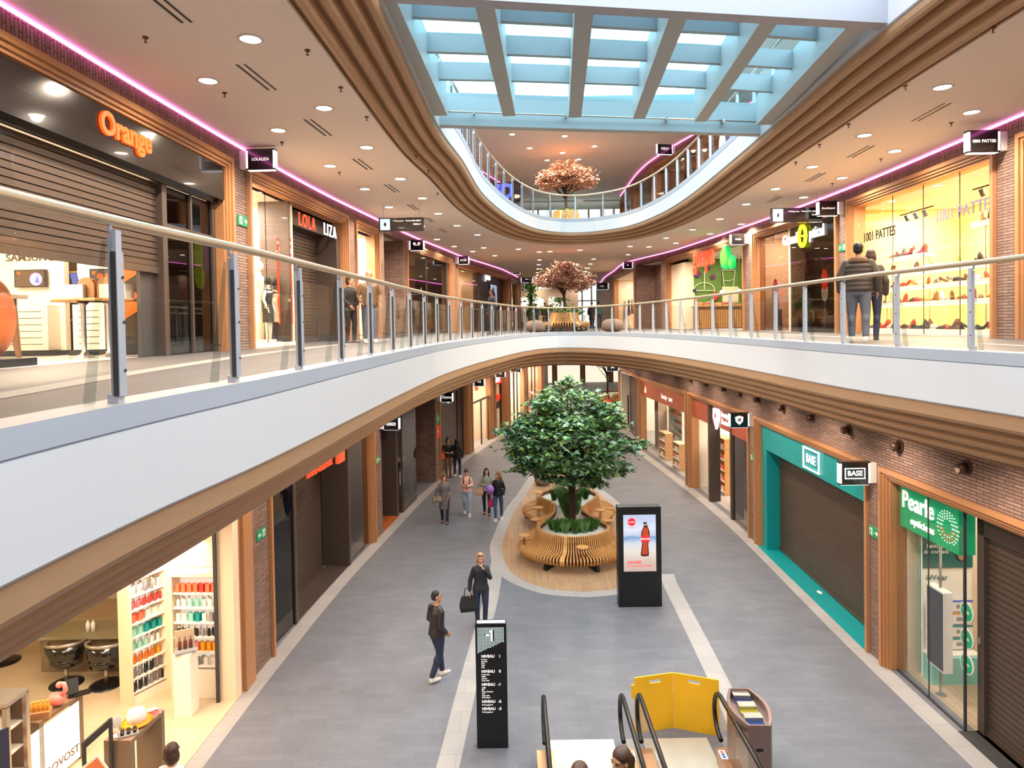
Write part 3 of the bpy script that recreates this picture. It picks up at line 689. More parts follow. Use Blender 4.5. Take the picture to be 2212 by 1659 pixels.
# --- third front
S = UL['third']; t = shop(S, 'dark glass fashion shop front with clothes inside, beyond the brick recess', zo=ZO)
xm = S.W * .45
pane(t, .24, xm, .16, .03, 3.32, 'mid_glass'); MB().box(xm, xm + .05, .14, .22, 0, 3.32).box(S.W - .5, S.W - .24, .14, .5, 0, 3.32).build('door_frame', 'dark_frame', t)
shutter(t, xm + .05, S.W - .5, .6, 1.1, 3.3); pane(t, xm + .05, S.W - .24, .2, .03, 3.32, 'mid_glass')
room(S, .2, S.W - .1, 4.0, 3.3, 'cloth_brown', 'wood_floor', y0=.65, power=110)
for k, (f, m_, w_) in enumerate(((.08, 'cloth_mint', .5), (.13, 'cloth_dark', .6), (.2, 'cloth_beige', .9), (.34, 'cloth_white', .7), (.42, 'cloth_mint', .55), (.55, 'cloth_beige', 1.2), (.7, 'cloth_red', 1.4))):
    if k in (0, 3, 5): mannequin('mannequin in a %s outfit, %s mannequin from the left in the dark fashion window' % ({'cloth_mint': 'mint', 'cloth_white': 'white', 'cloth_beige': 'beige'}[m_], ORD[(0, 3, 5).index(k)]), S.P(S.W * f + .3, w_ + .2, .02), S.rot, 1.8, 'warm_white', 'warm_white', m_)
    else: hung('%s garment hanging in the dark fashion window, %s garment from the left' % (m_.split('_')[1], ORD[(1, 2, 4, 6).index(k)]), S, 884 + f * 90, w_, .7, 1.7, m_)
for k in range(6):
    u_ = S.W * (.12 + .13 * k); o = thing('pendant_lamp', 'small glowing ceiling spot in the dark fashion shop, %s from the left' % ORD[k], 'lamp', S.P(u_, 1.2 + .4 * (k % 3), 3.2), S.rot, 'spots in the dark fashion shop')
    MB().cyl((0, 0, 0), (0, 0, .08), .05, n=10).build('housing', 'black', o); MB().cyl((0, 0, -.01), (0, 0, 0), .045, n=10).build('lens', 'lamp_disc', o)
# --- JULES
S = UL['jules']; t = shop(S, 'menswear shop front with black panel, glowing JULES letters and a slatted lit window', zo=ZO)
u1 = S.uz(1031, 600, .2)[0]
pane(t, .24, u1, .16, .03, 3.32, 'mid_glass'); MB().box(u1, S.W - .24, .3, .45, 0, 3.34).build('fascia_panel', 'black', t)
ut, zt = S.uz(1053, 598, .26); text('lettering', 'JULES', .58, 'sign_white', t, (ut, .24, zt), 0, .06, .02, sx=.9)
MB().box(u1 - .05, u1 + .05, .12, .3, 0, 3.34).build('door_frame', 'dark_frame', t)
b = MB()
for k in range(16): b.box(.6, u1 - .2, 1.2, 1.23, 1.3 + k * .1, 1.34 + k * .1)
b.build('slatted_screen', 'bench_wood', t)
room(S, .2, u1, 3.0, 3.3, 'cream_paint', 'wood_floor', y0=.3, power=150)
ua, za = S.uz(1058, 615, .28); ub, zb = S.uz(1072, 655, .28)
ps = thing('poster', 'pale poster of a man in a blue polo shirt on the black menswear shop panel', 'poster', S.P((ua + ub) / 2, .24, zb - .25), S.rot); hp = za - zb + .3; wpst = abs(ub - ua) / 2 + .05
MB().box(-wpst, wpst, 0, .04, 0, hp).build('frame', 'black', ps); MB().box(-wpst + .03, wpst - .03, -.006, 0, .03, hp - .03).build('backing', emis('poster_sky', (.45, .52, .8), .6), ps)
MB().ball((0, -.006, hp * .5), (wpst * .5, .006, hp * .22)).build('shirt_picture', mat('polo_blue', (70, 66, 130), .6), ps); MB().ball((.02, -.01, hp * .8), (wpst * .22, .006, hp * .09)).ball((wpst * .35, -.01, hp * .45), (wpst * .3, .006, hp * .05)).build('face_picture', mat('print_skin', (190, 140, 110), .6), ps)
for nm, lb in (('fifth', 'narrow dark shop front just beyond the menswear shop'), ('sixth', 'last narrow dark shop front at the far left of the middle gallery')):
    S = UL[nm]; t = shop(S, lb, zo=ZO); pane(t, .24, S.W - .24, .16, .03, 3.3, 'mid_glass'); room(S, .2, S.W - .2, 2.5, 3.3, 'cream_paint', 'pale_stone', power=90)
    MB().box(S.W * .5, S.W - .24, .3, .4, 0, 3.3).build('fascia_panel', 'dark_frame', t)

# ================================================================== UPPER RIGHT
UR = {}
for nm, a, c in (('clothes', wp(WR1, 1325, zm), wp(WR1, 1372, zm)), ('pier_a', wp(WR1, 1372, zm), wp(WR1, 1376, zm)), ('recess', wp(WR1, 1376, zm), wp(WR1, 1429, zm)), ('pier_b', wp(WR1, 1429, zm), wp(WR1, 1441, zm)),
                 ('guapa', wp(WR1, 1441, zm), wp(WR1, 1609, zm)), ('pier_c', wp(WR1, 1609, zm), wp(WR1, 1628, zm)), ('optical', wp(WR1, 1628, zm), wp(WR1, 1811, zm)),
                 ('pier_d', wp(WR1, 1811, zm), wp(WR1, 1833, zm)), ('pattes', wp(WR1, 1833, zm), wp(WR1, 2153, zm)), ('pier_e', wp(WR1, 2153, zm), wp(WR1, 2201, zm)),
                 ('last', wp(WR1, 2201, zm), nearest_y(WR1, 5)), ('pier_f', nearest_y(WR1, 5), nearest_y(WR1, -4)), ('pier_g', nearest_y(WR1, 65), wp(WR1, 1325, zm))):
    UR[nm] = Seg(a, c, Z0)
    if nm.startswith('pier'): brick_bay(UR[nm], 0, ZO, 'wall_right')
S = UR['clothes']; t = shop(S, 'narrow shop front with clothes behind glass beyond the brown recess, right side', zo=ZO)
pane(t, .24, S.W - .24, .16, .03, 3.32, 'glass'); room(S, .2, S.W - .2, 2.5, 3.3, 'cream_paint', 'wood_floor', power=150)
for k in range(5): hung('%s garment in the narrow window right of the big tree, %s from the left' % (('dark', 'white', 'beige', 'navy', 'brown')[k], ORD[k]), S, 1338 + k * 7, .8, .5 + .1 * k, 1.9, ('cloth_dark', 'cloth_white', 'cloth_beige', 'cloth_navy', 'cloth_brown')[k])
S = UR['recess']; b = MB(); b.box(0, S.W, 1.1, 1.3, 0, ZO).box(-.02, 0, .3, 1.3, 0, ZO).box(S.W, S.W + .02, .3, 1.3, 0, ZO); struct(b.build('wall_right', 'brick', None, S.loc, S.rot))
struct(MB().box(0, S.W, .3, 1.3, ZO, ZO + .05).build('ceiling', 'plaster', None, S.loc, S.rot)); spot(S.P(S.W * .5, .7, ZO - .05), 60)
# --- guapa
S = UR['guapa']; t = shop(S, 'juice bar front with green mural wall, guapa in red letters and a green avocado sign', zo=ZO)
u1 = S.uz(1481, 600, .2)[0]
MB().box(.24, u1, .15, .6, 0, 3.2).build('side_panel', 'cream_paint', t)
struct(MB().box(0, S.W, 0, .4, 3.58, 3.6).build('trim_1', 'brick', None, S.loc, S.rot))
ug, zg = S.uz(1520, 560, .0); text('lettering', 'guapa', 1.35, 'sign_red', t, (ug, -.02, zg + .12), 0, .08, .015, sx=.74, sp=1.06)
ug, zg = S.uz(1567, 556, -.05); b = MB(); pts = [(.40 * math.cos(a) * (1 - .22 * math.sin(a)), .46 * math.sin(a)) for a in [2 * PI * i / 28 for i in range(28)]]
b.plate([(ug + x, zg + z) for x, z in pts], -.1, .05); b.plate([(ug + .62 + .2 * math.cos(2 * PI * i / 18), zg - .25 + .26 * math.sin(2 * PI * i / 18)) for i in range(18)], -.1, .04)
b.build('avocado_sign', emis('avocado_dark', (0.0, .55, .12), .9), t)
b = MB(); b.plate([(ug + x * .8, zg + .03 + z * .78) for x, z in pts], -.14, -.1); b.plate([(ug + .62 + .13 * math.cos(2 * PI * i / 18), zg - .25 + .18 * math.sin(2 * PI * i / 18)) for i in range(18)], -.14, -.1)
b.build('avocado_glow', 'sign_green', t)
m = mat('mural_green', (96, 130, 54), .7, noise=.35, nscale=.8)
room(S, u1 - .02, S.W - .15, 3.6, 3.34, 'mural_green', 'pale_stone', y0=.4, backm='mural_green', power=75)
mat('chalk', (214, 222, 200), .7); mat('fruit_purple', (92, 50, 92), .7); mat('fruit_red', (176, 60, 44), .7)
UM = u1 + .06; RM = S.rot + PI / 2
def cup(px, py0, py1, lab, lid=True):
    w, za = S.side(px, py0, UM); _, zb = S.side(px, py1, UM); h = za - zb; r = .02; o = thing('cup_drawing', lab, 'drawing', S.P(UM, w, zb), RM); a = h * .22; c = h * .32; hh = h * (.62 if lid else .85)
    b = MB()
    for p, q in (((-a, 0), (a, 0)), ((-a, 0), (-c, hh)), ((a, 0), (c, hh)), ((-c, hh), (c, hh)), ((-a * 1.2, hh * .45), (0, hh * .38)), ((0, hh * .38), (a * 1.2, hh * .5))): b.bar((p[0], 0, p[1]), (q[0], 0, q[1]), .025, .02, up=(0, 1, 0))
    if lid:
        for k in range(8): a0, a1 = PI * k / 8, PI * (k + 1) / 8; b.bar((c * math.cos(a0), 0, hh + .03 + h * .22 * math.sin(a0)), (c * math.cos(a1), 0, hh + .03 + h * .22 * math.sin(a1)), .025, .02, up=(0, 1, 0))
        b.bar((0, 0, hh + .05), (.02, 0, h * 1.2), .04, .02, up=(0, 1, 0))
    b.build('outline', 'chalk', o)
cup(1521, 600, 672, 'tall chalk outline of a cup with dome lid and straw on the green mural')
cup(1574, 577, 622, 'chalk outline of a smaller open cup higher up on the green mural, right side', lid=False)
for k, (px, py, r, m_) in enumerate(((1506, 592, .2, 'fruit_purple'), (1540, 598, .14, 'fruit_purple'), (1500, 628, .1, 'cloth_navy'), (1545, 640, .22, 'fruit_red'), (1530, 580, .12, 'fruit_purple'), (1504, 650, .12, 'fruit_red'))):
    w_, z_ = S.side(px, py, UM); o = thing('fruit_painting', 'painted %s fruit on the green mural, %s from the list of fruit reading left to right and down' % ({'fruit_purple': 'purple', 'cloth_navy': 'blue', 'fruit_red': 'red'}[m_], ORD[k]), 'mural fruit', S.P(UM, w_, z_), RM)
    o['label'] = ('large purple berries painted at the upper left of the green mural', 'small purple berries painted right of the tall chalk cup straw', 'blue berry painted at the left edge of the green mural', 'red flower of fruit painted right of the tall chalk cup', 'small purple fruit painted just above the tall chalk cup', 'small red fruit painted low at the left of the green mural')[k]
    b = MB()
    for q in range(4): b.ball((r * .5 * math.cos(q * 1.7 + k), -.01, r * .5 * math.sin(q * 1.7 + k)), (r * .55, .015, r * .5), 10, 6)
    b.build('paint', m_, o)
for k, px in enumerate((1559, 1597)):
    w_, z_ = S.side(px, (631, 628)[k], u1 + 1.2); u_ = u1 + 1.2; o = thing('pendant_lamp', 'glowing bulb pendant hanging over the juice counter, %s one' % ('left', 'right')[k], 'lamp', S.P(u_, w_, z_), S.rot)
    MB().ball((0, 0, 0), .09, 12, 8).build('bulb', emis('bulb', (1, .66, .3), 6), o); MB().cyl((0, 0, .08), (0, 0, 3.3 - z_), .008, n=6).build('cable', 'black', o)
u_ = u1 + .75; wc = S.side(1555, 640, u_)[0]; cn = thing('juice_counter', 'juice bar counter with brown slatted front and orange top items behind the railing', 'counter', S.P(u_, wc, 0), RM)
MB().box(-1.1, 1.1, 0, .5, 0, 1.0).build('cabinet', 'cloth_brown', cn); MB().box(-1.15, 1.15, -.05, .55, 1.0, 1.05).build('worktop', 'dark_frame', cn)
bmm = MB()
for k in range(25): bmm.box(-1.06 + k * .085, -1.02 + k * .085, -.02, 0, .05, .9)
bmm.build('slats', 'bench_wood', cn)
for k in range(7):
    o = thing('fruit_crate', 'crate of %s fruit on the juice counter, %s from the left' % (('orange', 'red', 'orange', 'yellow', 'red', 'orange', 'green')[k], ORD[k]), 'crate', S.P(u_ - .2, wc - .93 + k * .31, 1.05), RM)
    MB().box(-.14, .14, -.12, .12, 0, .1).build('crate', 'bench_wood', o)
    b = MB()
    for q in range(8): b.ball((-.12 + .08 * (q % 4), -.05 + .1 * (q // 4), .13), .05, 8, 6)
    b.build('fruit', ('orange_plastic', 'fruit_red', 'orange_plastic', 'bench_wood', 'fruit_red', 'orange_plastic', 'mural_green')[k], o)
mb_ = thing('menu_board', 'cream menu board on the back wall between the two glowing bulbs', 'menu board', S.P(UM, S.side(1578, 645, UM)[0], 1.25), RM)
MB().box(-.4, .4, 0, .03, 0, .75).build('board', 'cream_paint', mb_)
# --- optician upstairs
S = UR['optical']; t = shop(S, 'optician front with GrandOptical in white letters and a yellow ring O, shutter lowered', zo=ZO)
u1 = S.uz(1700, 600, .2)[0]; u2 = S.uz(1712, 600, .2)[0]
pane(t, .24, S.W - .24, .14, .03, 3.34, 'mid_glass')
MB().box(.26, u1, 1.3, 1.4, 0, 3.2).build('side_panel', 'cream_paint', t); MB().box(u1, u2, .6, 1.3, 0, 2.75).build('orange_panel', 'sale_red', t)
MB().box(u2, u2 + .1, .6, .8, 0, 2.8).box(u2, S.W - .24, .5, .6, 2.6, 3.34).build('door_frame', 'dark_frame', t); shutter(t, u2 + .1, S.W - .3, .75, 0, 2.7)
uA, zA = S.uz(1706, 518, .1); text('lettering', 'Grand', .48, 'sign_white', t, (uA, .1, zA), 0, .04, .006, sx=.86)
uB, zB = S.uz(1762, 508, .1); text('lettering', 'ptical', .48, 'sign_white', t, (uB + .05, .1, zA + .02), 0, .04, .006, sx=.9)
uC, zC = S.uz(1732, 513, .05); b = MB(); N_ = 32; R1, R2 = (.27, .36), (.17, .25)
for i in range(N_):
    a0, a1 = 2 * PI * i / N_, 2 * PI * (i + 1) / N_
    b.plate([(uC + R1[0] * math.cos(a0), zA + R1[1] * math.sin(a0)), (uC + R1[0] * math.cos(a1), zA + R1[1] * math.sin(a1)), (uC + R2[0] * math.cos(a1), zA + R2[1] * math.sin(a1)), (uC + R2[0] * math.cos(a0), zA + R2[1] * math.sin(a0))], .03, .1)
b.box(uC, uC + .2, .03, .1, zA - .03, zA + .03); b.build('ring_letter', 'sign_yellow', t)
room(S, .2, u1 + .3, 1.5, 3.34, 'cream_paint', 'pale_stone', power=45); room(S, u2 + .1, S.W - .1, 2.5, 3.34, 'charcoal', 'pale_stone', y0=.8, power=0)
for k, (px, py) in enumerate(((1675, 622), (1781, 605))):
    u_, z_ = S.uz(px, py, .3); o = thing('sale_sign', 'orange oval sale sign reading -50%% in the %s part of the optician window' % ('left', 'right')[k], 'sign', S.P(u_, .3, z_), S.rot)
    MB().ball((0, 0, 0), (.2, .01, .32), 16, 12).build('plate', 'sale_red', o); text('lettering', '-50%', .15, 'white_paint', o, (0, -.014, 0), 0, .004)
    if k: MB().ball((0, .005, -.36), (.2, .01, .28), 16, 12).build('lower_plate', 'white_paint', o)
u_, z_ = S.uz(1680, 594, 1.2); o = thing('wall_sign', 'small grey and white sign on the cream wall inside the optician window', 'sign', S.P(u_, 1.2, z_), S.rot); MB().box(-.32, .32, 0, .05, -.11, .11).build('plate', 'charcoal', o); MB().box(-.3, -.12, -.006, 0, -.09, .09).build('emblem', 'white_paint', o)
u_, _ = S.uz(1675, 700, .5); o = thing('display_stand', 'white leaflet stand with shelves in the left of the optician window', 'stand', S.P(u_, .5, 0), S.rot)
MB().box(-.25, .25, 0, .25, .75, 1.5).build('cabinet', 'warm_white', o); MB().box(-.1, .1, .05, .2, 0, .75).build('foot', 'charcoal', o)
for k in range(3): MB().box(-.23, .23, -.04, 0, .85 + k * .22, .87 + k * .22).build('shelf', 'white_paint', o)
for k, px in enumerate((1742,)):
    u_, _ = S.uz(px, 700, .5); o = thing('potted_plant', 'round clipped green bush in a grey pot before the optician shutter', 'plant', S.P(u_, .45, 0), S.rot)
    MB().lathe([(.17, 0), (.26, .6), (.24, .62)], n=20).build('pot', 'charcoal', o); MB().ball((0, 0, .82), (.3, .3, .27), 18, 12).build('foliage', mat('bush', (72, 92, 40), .9, noise=.5, nscale=25, bump=1), o)
# --- shoe shop
S = UR['pattes']; t = shop(S, 'large warm lit shoe shop window with 1001 PATTES printed twice on the glass', zo=ZO)
pane(t, .24, S.W - .24, .16, .03, 3.34, 'clear_glass')
b = MB()
for f in (.33, .55, .77): b.box(S.W * f, S.W * f + .012, .158, .174, .03, 3.34)
b.build('glass_joint', 'charcoal', t)
(uA, zA), (uB, zB) = S.uz(1898, 507, .14), S.uz(2080, 455, .14)
text('lettering', '1001 PATTES', .33, 'black', t, (uA, .14, zA), 0, .01, 0.012, sx=.85); text('lettering', '1001 PATTES', .34, mat('grey_letters', (120, 116, 140), .5), t, (uB, .14, zB), 0, .01, 0.01, sx=1.0)
MB().box(.3, S.W - .3, .2, .3, 0, .05).build('sill', 'white_paint', t)
mat('amber_wall', (246, 206, 130), .6); DP = 3.2
room(S, -.3, S.W + 1.5, DP, 3.34, 'amber_wall', 'pale_stone', y0=.36, power=480, col=(1, .80, .50))
for k in range(2):
    o = thing('track_light', 'black ceiling track with spot heads in the shoe shop, %s one' % ('left', 'right')[k], 'lamp', S.P(S.W * (.22 + .5 * k), 1.1, 3.05 + .1 * k), S.rot)
    MB().box(-.75, .75, -.02, .02, 0, .03).build('track', 'black', o)
    for j in range(3 + k): MB().cyl((-.5 + .4 * j, 0, -.02), (-.5 + .4 * j, .06, -.17), .05, n=10).build('spot_head', 'charcoal', o)
shoe_cols = [('black', (38, 32, 32)), ('tan', (170, 116, 66)), ('white', (226, 220, 210)), ('brown', (96, 60, 38)), ('red', (190, 60, 46)), ('grey', (128, 120, 116)), ('gold', (200, 160, 80))]
for n_, c_ in shoe_cols: mat('shoe_' + n_, c_, .5)
def shoe_mesh(m, kind):
    b = MB(); R = lambda x, w, h, z=0: [(x, -w, z), (x, -w * .9, z + h * .7), (x, 0, z + h), (x, w * .9, z + h * .7), (x, w, z)]
    if kind == 0: b.loft([R(-.14, .02, .03), R(-.1, .045, .06), R(0, .045, .075), R(.06, .04, .1), R(.12, .035, .1), R(.14, .03, .09)], caps=True); b.box(-.14, .14, -.045, .045, -.015, .005)
    elif kind == 1: b.loft([R(-.13, .02, .03), R(-.08, .04, .045), R(0, .03, .06, .03), R(.1, .032, .09, .06), R(.12, .03, .09, .06)]); b.cyl((.11, 0, 0), (.1, 0, .07), .009, .016, 8)
    else: b.loft([R(-.13, .02, .03), R(-.09, .045, .06), R(-.02, .045, .09), R(.03, .045, .2), R(.12, .04, .22), R(.13, .035, .2)]); b.box(-.13, .13, -.045, .045, -.012, .004)
    return b.mesh('shoe', m)
SM = {(n_, k): shoe_mesh('shoe_' + n_, k) for n_, _ in shoe_cols for k in range(3)}
KIND = ('low shoe', 'heeled shoe', 'ankle boot')
rng = random.Random(3)
tiers_s = (('top left', 1.95, .35, .36, 9, .9), ('second', 1.55, .3, .92, 17, 1.0), ('third', 1.18, .3, .95, 17, .8), ('fourth', .78, .3, .95, 16, .7), ('bottom', .14, .26, .97, 26, .45), ('upper right', 2.35, .72, .97, 5, .7))
shn = 0
for tn, z_, fa, fb, n_, w_ in tiers_s:
    x0_, x1_ = S.W * fa if fa > .5 else fa + .0, S.W * fb
    o = thing('display_shelf', '%s display shelf in the shoe shop window' % tn, 'shelf', S.P((x0_ + x1_) / 2, w_, 0), S.rot); hw = (x1_ - x0_) / 2
    MB().box(-hw, hw, -.14, .16, z_ - .09, z_).build('board', 'warm_white', o)
    if z_ > .3: MB().box(-hw, hw, -.1, -.08, z_ - .105, z_ - .09).build('light_strip', emis('shelf_led', (1, .78, .4), 5), o)
    MB().box(-hw + .1, -hw + .13, .1, .13, 0, z_ - .09).box(hw - .13, hw - .1, .1, .13, 0, z_ - .09).build('bracket', 'steel', o)
    for k in range(n_):
        c_, kd = rng.choice(shoe_cols)[0], rng.choice((0, 0, 1, 2)); 
        if tn == 'bottom' and k % 2: c_ = rng.choice(('red', 'black', 'brown'))
        q = link('shoe', SM[(c_, kd)], None, S.P(x0_ + .1 + (x1_ - x0_ - .2) * (k + .5) / n_, w_ - .02, z_ + .015), S.rot + rng.uniform(-.5, .5) + (PI if rng.random() < .5 else 0))
        tag(q, '%s %s on the %s shoe shop shelf, %s along' % (c_, KIND[kd], tn, ORD[k] if k < 24 else ('twenty-fifth', 'twenty-sixth')[k - 24]), 'shoe', 'shoes on the %s shelf' % tn)
# --- last bay
S = UR['last']; t = shop(S, 'shop front at the right edge of the photograph, only its wooden frame corner in view', zo=ZO); pane(t, .24, S.W - .24, .16, .03, 3.34, 'mid_glass'); room(S, .2, S.W - .2, 2.5, 3.34, power=60)

# ================================================================== LOWER LEFT (floor z = 0)
ZL = 3.95; zq = 1.8
LL = {}
for nm, a, c in (('salon', nearest_y(WLL, 6.2), wp(WLL, 541, zq)), ('pier_a', wp(WLL, 541, zq), wp(WLL, 582, zq)), ('second', wp(WLL, 582, zq), wp(WLL, 808, zq)), ('pier_b', wp(WLL, 808, zq), wp(WLL, 825, zq)),
                 ('third', wp(WLL, 825, zq), wp(WLL, 899, zq)), ('recess', wp(WLL, 899, zq), wp(WLL, 941, zq)), ('pier_c', wp(WLL, 941, zq), wp(WLL, 948, zq)), ('zigang', wp(WLL, 948, zq), wp(WLL, 1014, zq)),
                 ('pier_d', wp(WLL, 1014, zq), wp(WLL, 1019, zq)), ('travel', wp(WLL, 1019, zq), wp(WLL, 1064, zq)), ('pier_e', wp(WLL, 1064, zq), wp(WLL, 1068, zq)), ('phone', wp(WLL, 1068, zq), wp(WLL, 1097, zq)),
                 ('pier_f', wp(WLL, 1097, zq), wp(WLL, 1100, zq)), ('seventh', wp(WLL, 1100, zq), wp(WLL, 1135, zq)), ('pier_g', wp(WLL, 1135, zq), wp(WLL, 1139, zq)), ('eighth', wp(WLL, 1139, zq), wp(WLL, 1172, zq)),
                 ('pier_h', nearest_y(WLL, -4), nearest_y(WLL, 6.2)), ('pier_i', wp(WLL, 1172, zq), nearest_y(WLL, 77))):
    LL[nm] = Seg(a, c, 0)
    if nm.startswith('pier'): brick_bay(LL[nm], 0, ZL, 'wall_left')
wall_bands(WLL, 0, ZL, C0, 'wall_left', led=False)
# --- hair salon
S = LL['salon']; SAL = S
t = thing('storefront', 'open hair salon front with wide wooden end post, at the lower left', 'shop front', S.loc, S.rot)
b = MB(); u5 = S.uz(500, 1300, .3)[0]
b.box(S.W - .42, S.W, -.07, .35, 0, ZL).box(S.W - .5, S.W - .42, .0, .35, 0, ZL).box(0, S.W, -.07, .35, 3.65, ZL); b.build('wooden_frame', 'frame_wood', t)
MB().box(S.W - .75, S.W - .5, .0, .3, 0, 3.65).build('side_panel', 'cream_paint', t)
MB().box(S.W - .82, S.W - .78, .28, .34, 0, 3.65).build('shutter_rail', 'charcoal', t)
b = MB(); b.box(-2.1, -2.0, .35, 9, 0, 3.6).box(-2.1, S.W + 4, 9, 9.1, 0, 3.6).box(S.W - .3, S.W - .2, .35, 2.2, 0, 3.6).box(S.W - .2, S.W + 4, 2.2, 2.3, 0, 3.6).box(S.W + 4, S.W + 4.1, 2.2, 9, 0, 3.6); struct(b.build('wall_interior', 'cream_paint', None, S.loc, S.rot))
struct(MB().box(-2, S.W - .3, .35, 9, 3.6, 3.66).box(S.W - .3, S.W + 4, 2.2, 9, 3.6, 3.66).build('ceiling', 'white_paint', None, S.loc, S.rot)); struct(MB().box(S.W - .25, S.W + 4, 2.2, 8.9, .0, .009).build('floor', 'salon_tile', None, S.loc, S.rot))
for (w_, p_) in ((1.6, 70),):
    area(S.P(S.W - 2.6, w_, 3.5), 2.4, 1.2, p_, (1, .82, .6), (0, 0, S.rot), name='shop_ceiling_lamp')
area(S.P(1.8, 2.2, 3.5), 2.0, 1.6, 60, (1, .80, .58), (0, 0, S.rot), name='shop_ceiling_lamp'); area(S.P(3, 6.5, 3.5), 2.0, 1.0, 60, (.95, .9, .6), (0, 0, S.rot), name='shop_ceiling_lamp')
struct(MB().box(-2, S.W - .25, .0, 8.9, .007, .009).build('floor', 'salon_tile', None, S.loc, S.rot))
def gp(px, py, z=0): return at(px, py, z)      # floor point
# product shelf wall (against the far end wall of the shop) and the one turned towards the mall
prod_cols = {'coral': (236, 120, 84), 'red': (214, 62, 56), 'white': (240, 234, 226), 'mint': (150, 214, 196), 'teal': (20, 150, 150), 'orange': (240, 120, 20), 'amber': (230, 160, 30), 'black': (36, 32, 32), 'brown': (110, 52, 46), 'grey': (150, 146, 146), 'pink': (226, 110, 110)}
for k, v in prod_cols.items(): mat('product_' + k, v, .35)
def bottle_mesh(kind, m):
    b = MB()
    if kind == 'bottle': b.lathe([(.028, 0), (.03, .01), (.03, .12), (.014, .14), (.014, .15)], n=10); b.cyl((0, 0, .15), (0, 0, .18), .018, n=8, m=1)
    elif kind == 'jar': b.cyl((0, 0, 0), (0, 0, .06), .04, n=12); b.cyl((0, 0, .06), (0, 0, .085), .042, n=12, m=1)
    elif kind == 'can': b.cyl((0, 0, 0), (0, 0, .17), .026, n=10); b.cyl((0, 0, .17), (0, 0, .21), .02, n=8, m=1)
    else: b.box(-.035, .035, -.03, .03, 0, .15)
    return b.mesh('product_' + kind, ['product_' + m, 'product_white' if m != 'white' else 'product_grey'])
BM = {}
def bottle(kind, m):
    if (kind, m) not in BM: BM[(kind, m)] = bottle_mesh(kind, m)
    return BM[(kind, m)]
def shelf_unit(label, base, rot, w, h, rows, short, d=.32, z0=.5, cols=None, back='warm_white', panel=True):
    """rows: (colour list, kind, count); faces local -y"""
    o = thing('product_shelf', label, 'shelf', base, rot)
    MB().box(-w / 2 - (.2 if w > 1.0 else .06), -w / 2, -.02, d, 0, h).box(w / 2, w / 2 + .06, -.02, d, 0, h).box(-w / 2, w / 2, -.02, d, h - .06, h).build('case', 'cream_paint', o)
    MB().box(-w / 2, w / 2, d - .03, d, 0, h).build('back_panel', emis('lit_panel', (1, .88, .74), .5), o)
    MB().box(-w / 2, w / 2, 0, d - .03, 0, z0 - .06).build('plinth', 'warm_white', o)
    R = Matrix.Rotation(rot, 4, 'Z'); n = len(rows); ph = (h - .1 - z0) / n
    for r, (cs, kind, cnt) in enumerate(rows):
        z = z0 + r * ph
        MB().box(-w / 2, w / 2, 0, d - .03, z - .02, z).build('shelf_board', 'white_paint', o)
        for i in range(cnt):
            c_ = cs[(i * len(cs)) // cnt]; p = R @ Vector((-w / 2 + .04 + (w - .08) * (i + .5) / cnt, .07 + .05 * (i % 2), z)) + Vector(base)
            q = link('product_' + kind, bottle(kind, c_), None, p, rot)
            tag(q, '%s %s on the %s, row %s up, %s along' % (c_, {'can': 'spray can', 'box': 'carton'}.get(kind, kind), short, ('one', 'two', 'three', 'four', 'five', 'six', 'seven', 'eight')[r], ORD[i]), 'hair product', 'products on the ' + short)
    return o
pA, pB = gp(350, 1467), gp(470, 1467)
ang = 0.0
shelf_unit('tall lit shelf of hair products against the cream wall, facing the camera', SAL.P(SAL.W - .66, .78, 0), SAL.rot - PI / 2, .82, 2.35,
           [(['white', 'grey', 'white'], 'box', 9), (['brown', 'pink', 'amber', 'amber'], 'box', 13), (['black', 'black', 'grey', 'black'], 'bottle', 13), (['white', 'mint', 'teal', 'white', 'grey'], 'box', 12), (['white', 'mint', 'white'], 'bottle', 12), (['coral', 'coral', 'red', 'coral'], 'box', 13)], 'lit shelf facing the camera', z0=.6)
# shelf unit seen edge-on: runs from the cream post towards the far shelf, open side to the mall
q0, q1 = gp(283, 1528), gp(392, 1470); q0 = Vector((q0[0], q0[1], 0)); q1 = Vector((q1[0], q1[1], 0))
d_ = q1 - q0; L_ = d_.length
shelf_unit('long lit shelf of hair products running back from the cream post', tuple((q0 + q1) / 2), math.atan2(d_.y, d_.x), L_ - .1, 2.35,
           [(['black', 'grey', 'black'], 'can', 15), (['grey', 'black', 'grey', 'white'], 'can', 15), (['orange', 'orange', 'amber', 'white'], 'bottle', 14), (['mint', 'white', 'mint'], 'bottle', 14), (['mint', 'teal', 'teal', 'white'], 'box', 13), (['coral', 'white', 'white'], 'box', 12), (['pink', 'red', 'red', 'white'], 'bottle', 15), (['white', 'grey', 'white', 'red'], 'can', 13)], 'long lit shelf', d=.3, z0=.22)
gg = (q0 + q1) / 2; nn = Vector((d_.y, -d_.x, 0)).normalized()
area(tuple(gg + nn * .55 + Vector((0, 0, 2.9))), 1.2, .4, 9, (1, .93, .84), (0.35, 0, math.atan2(d_.y, d_.x)), name='shelf_lamp')
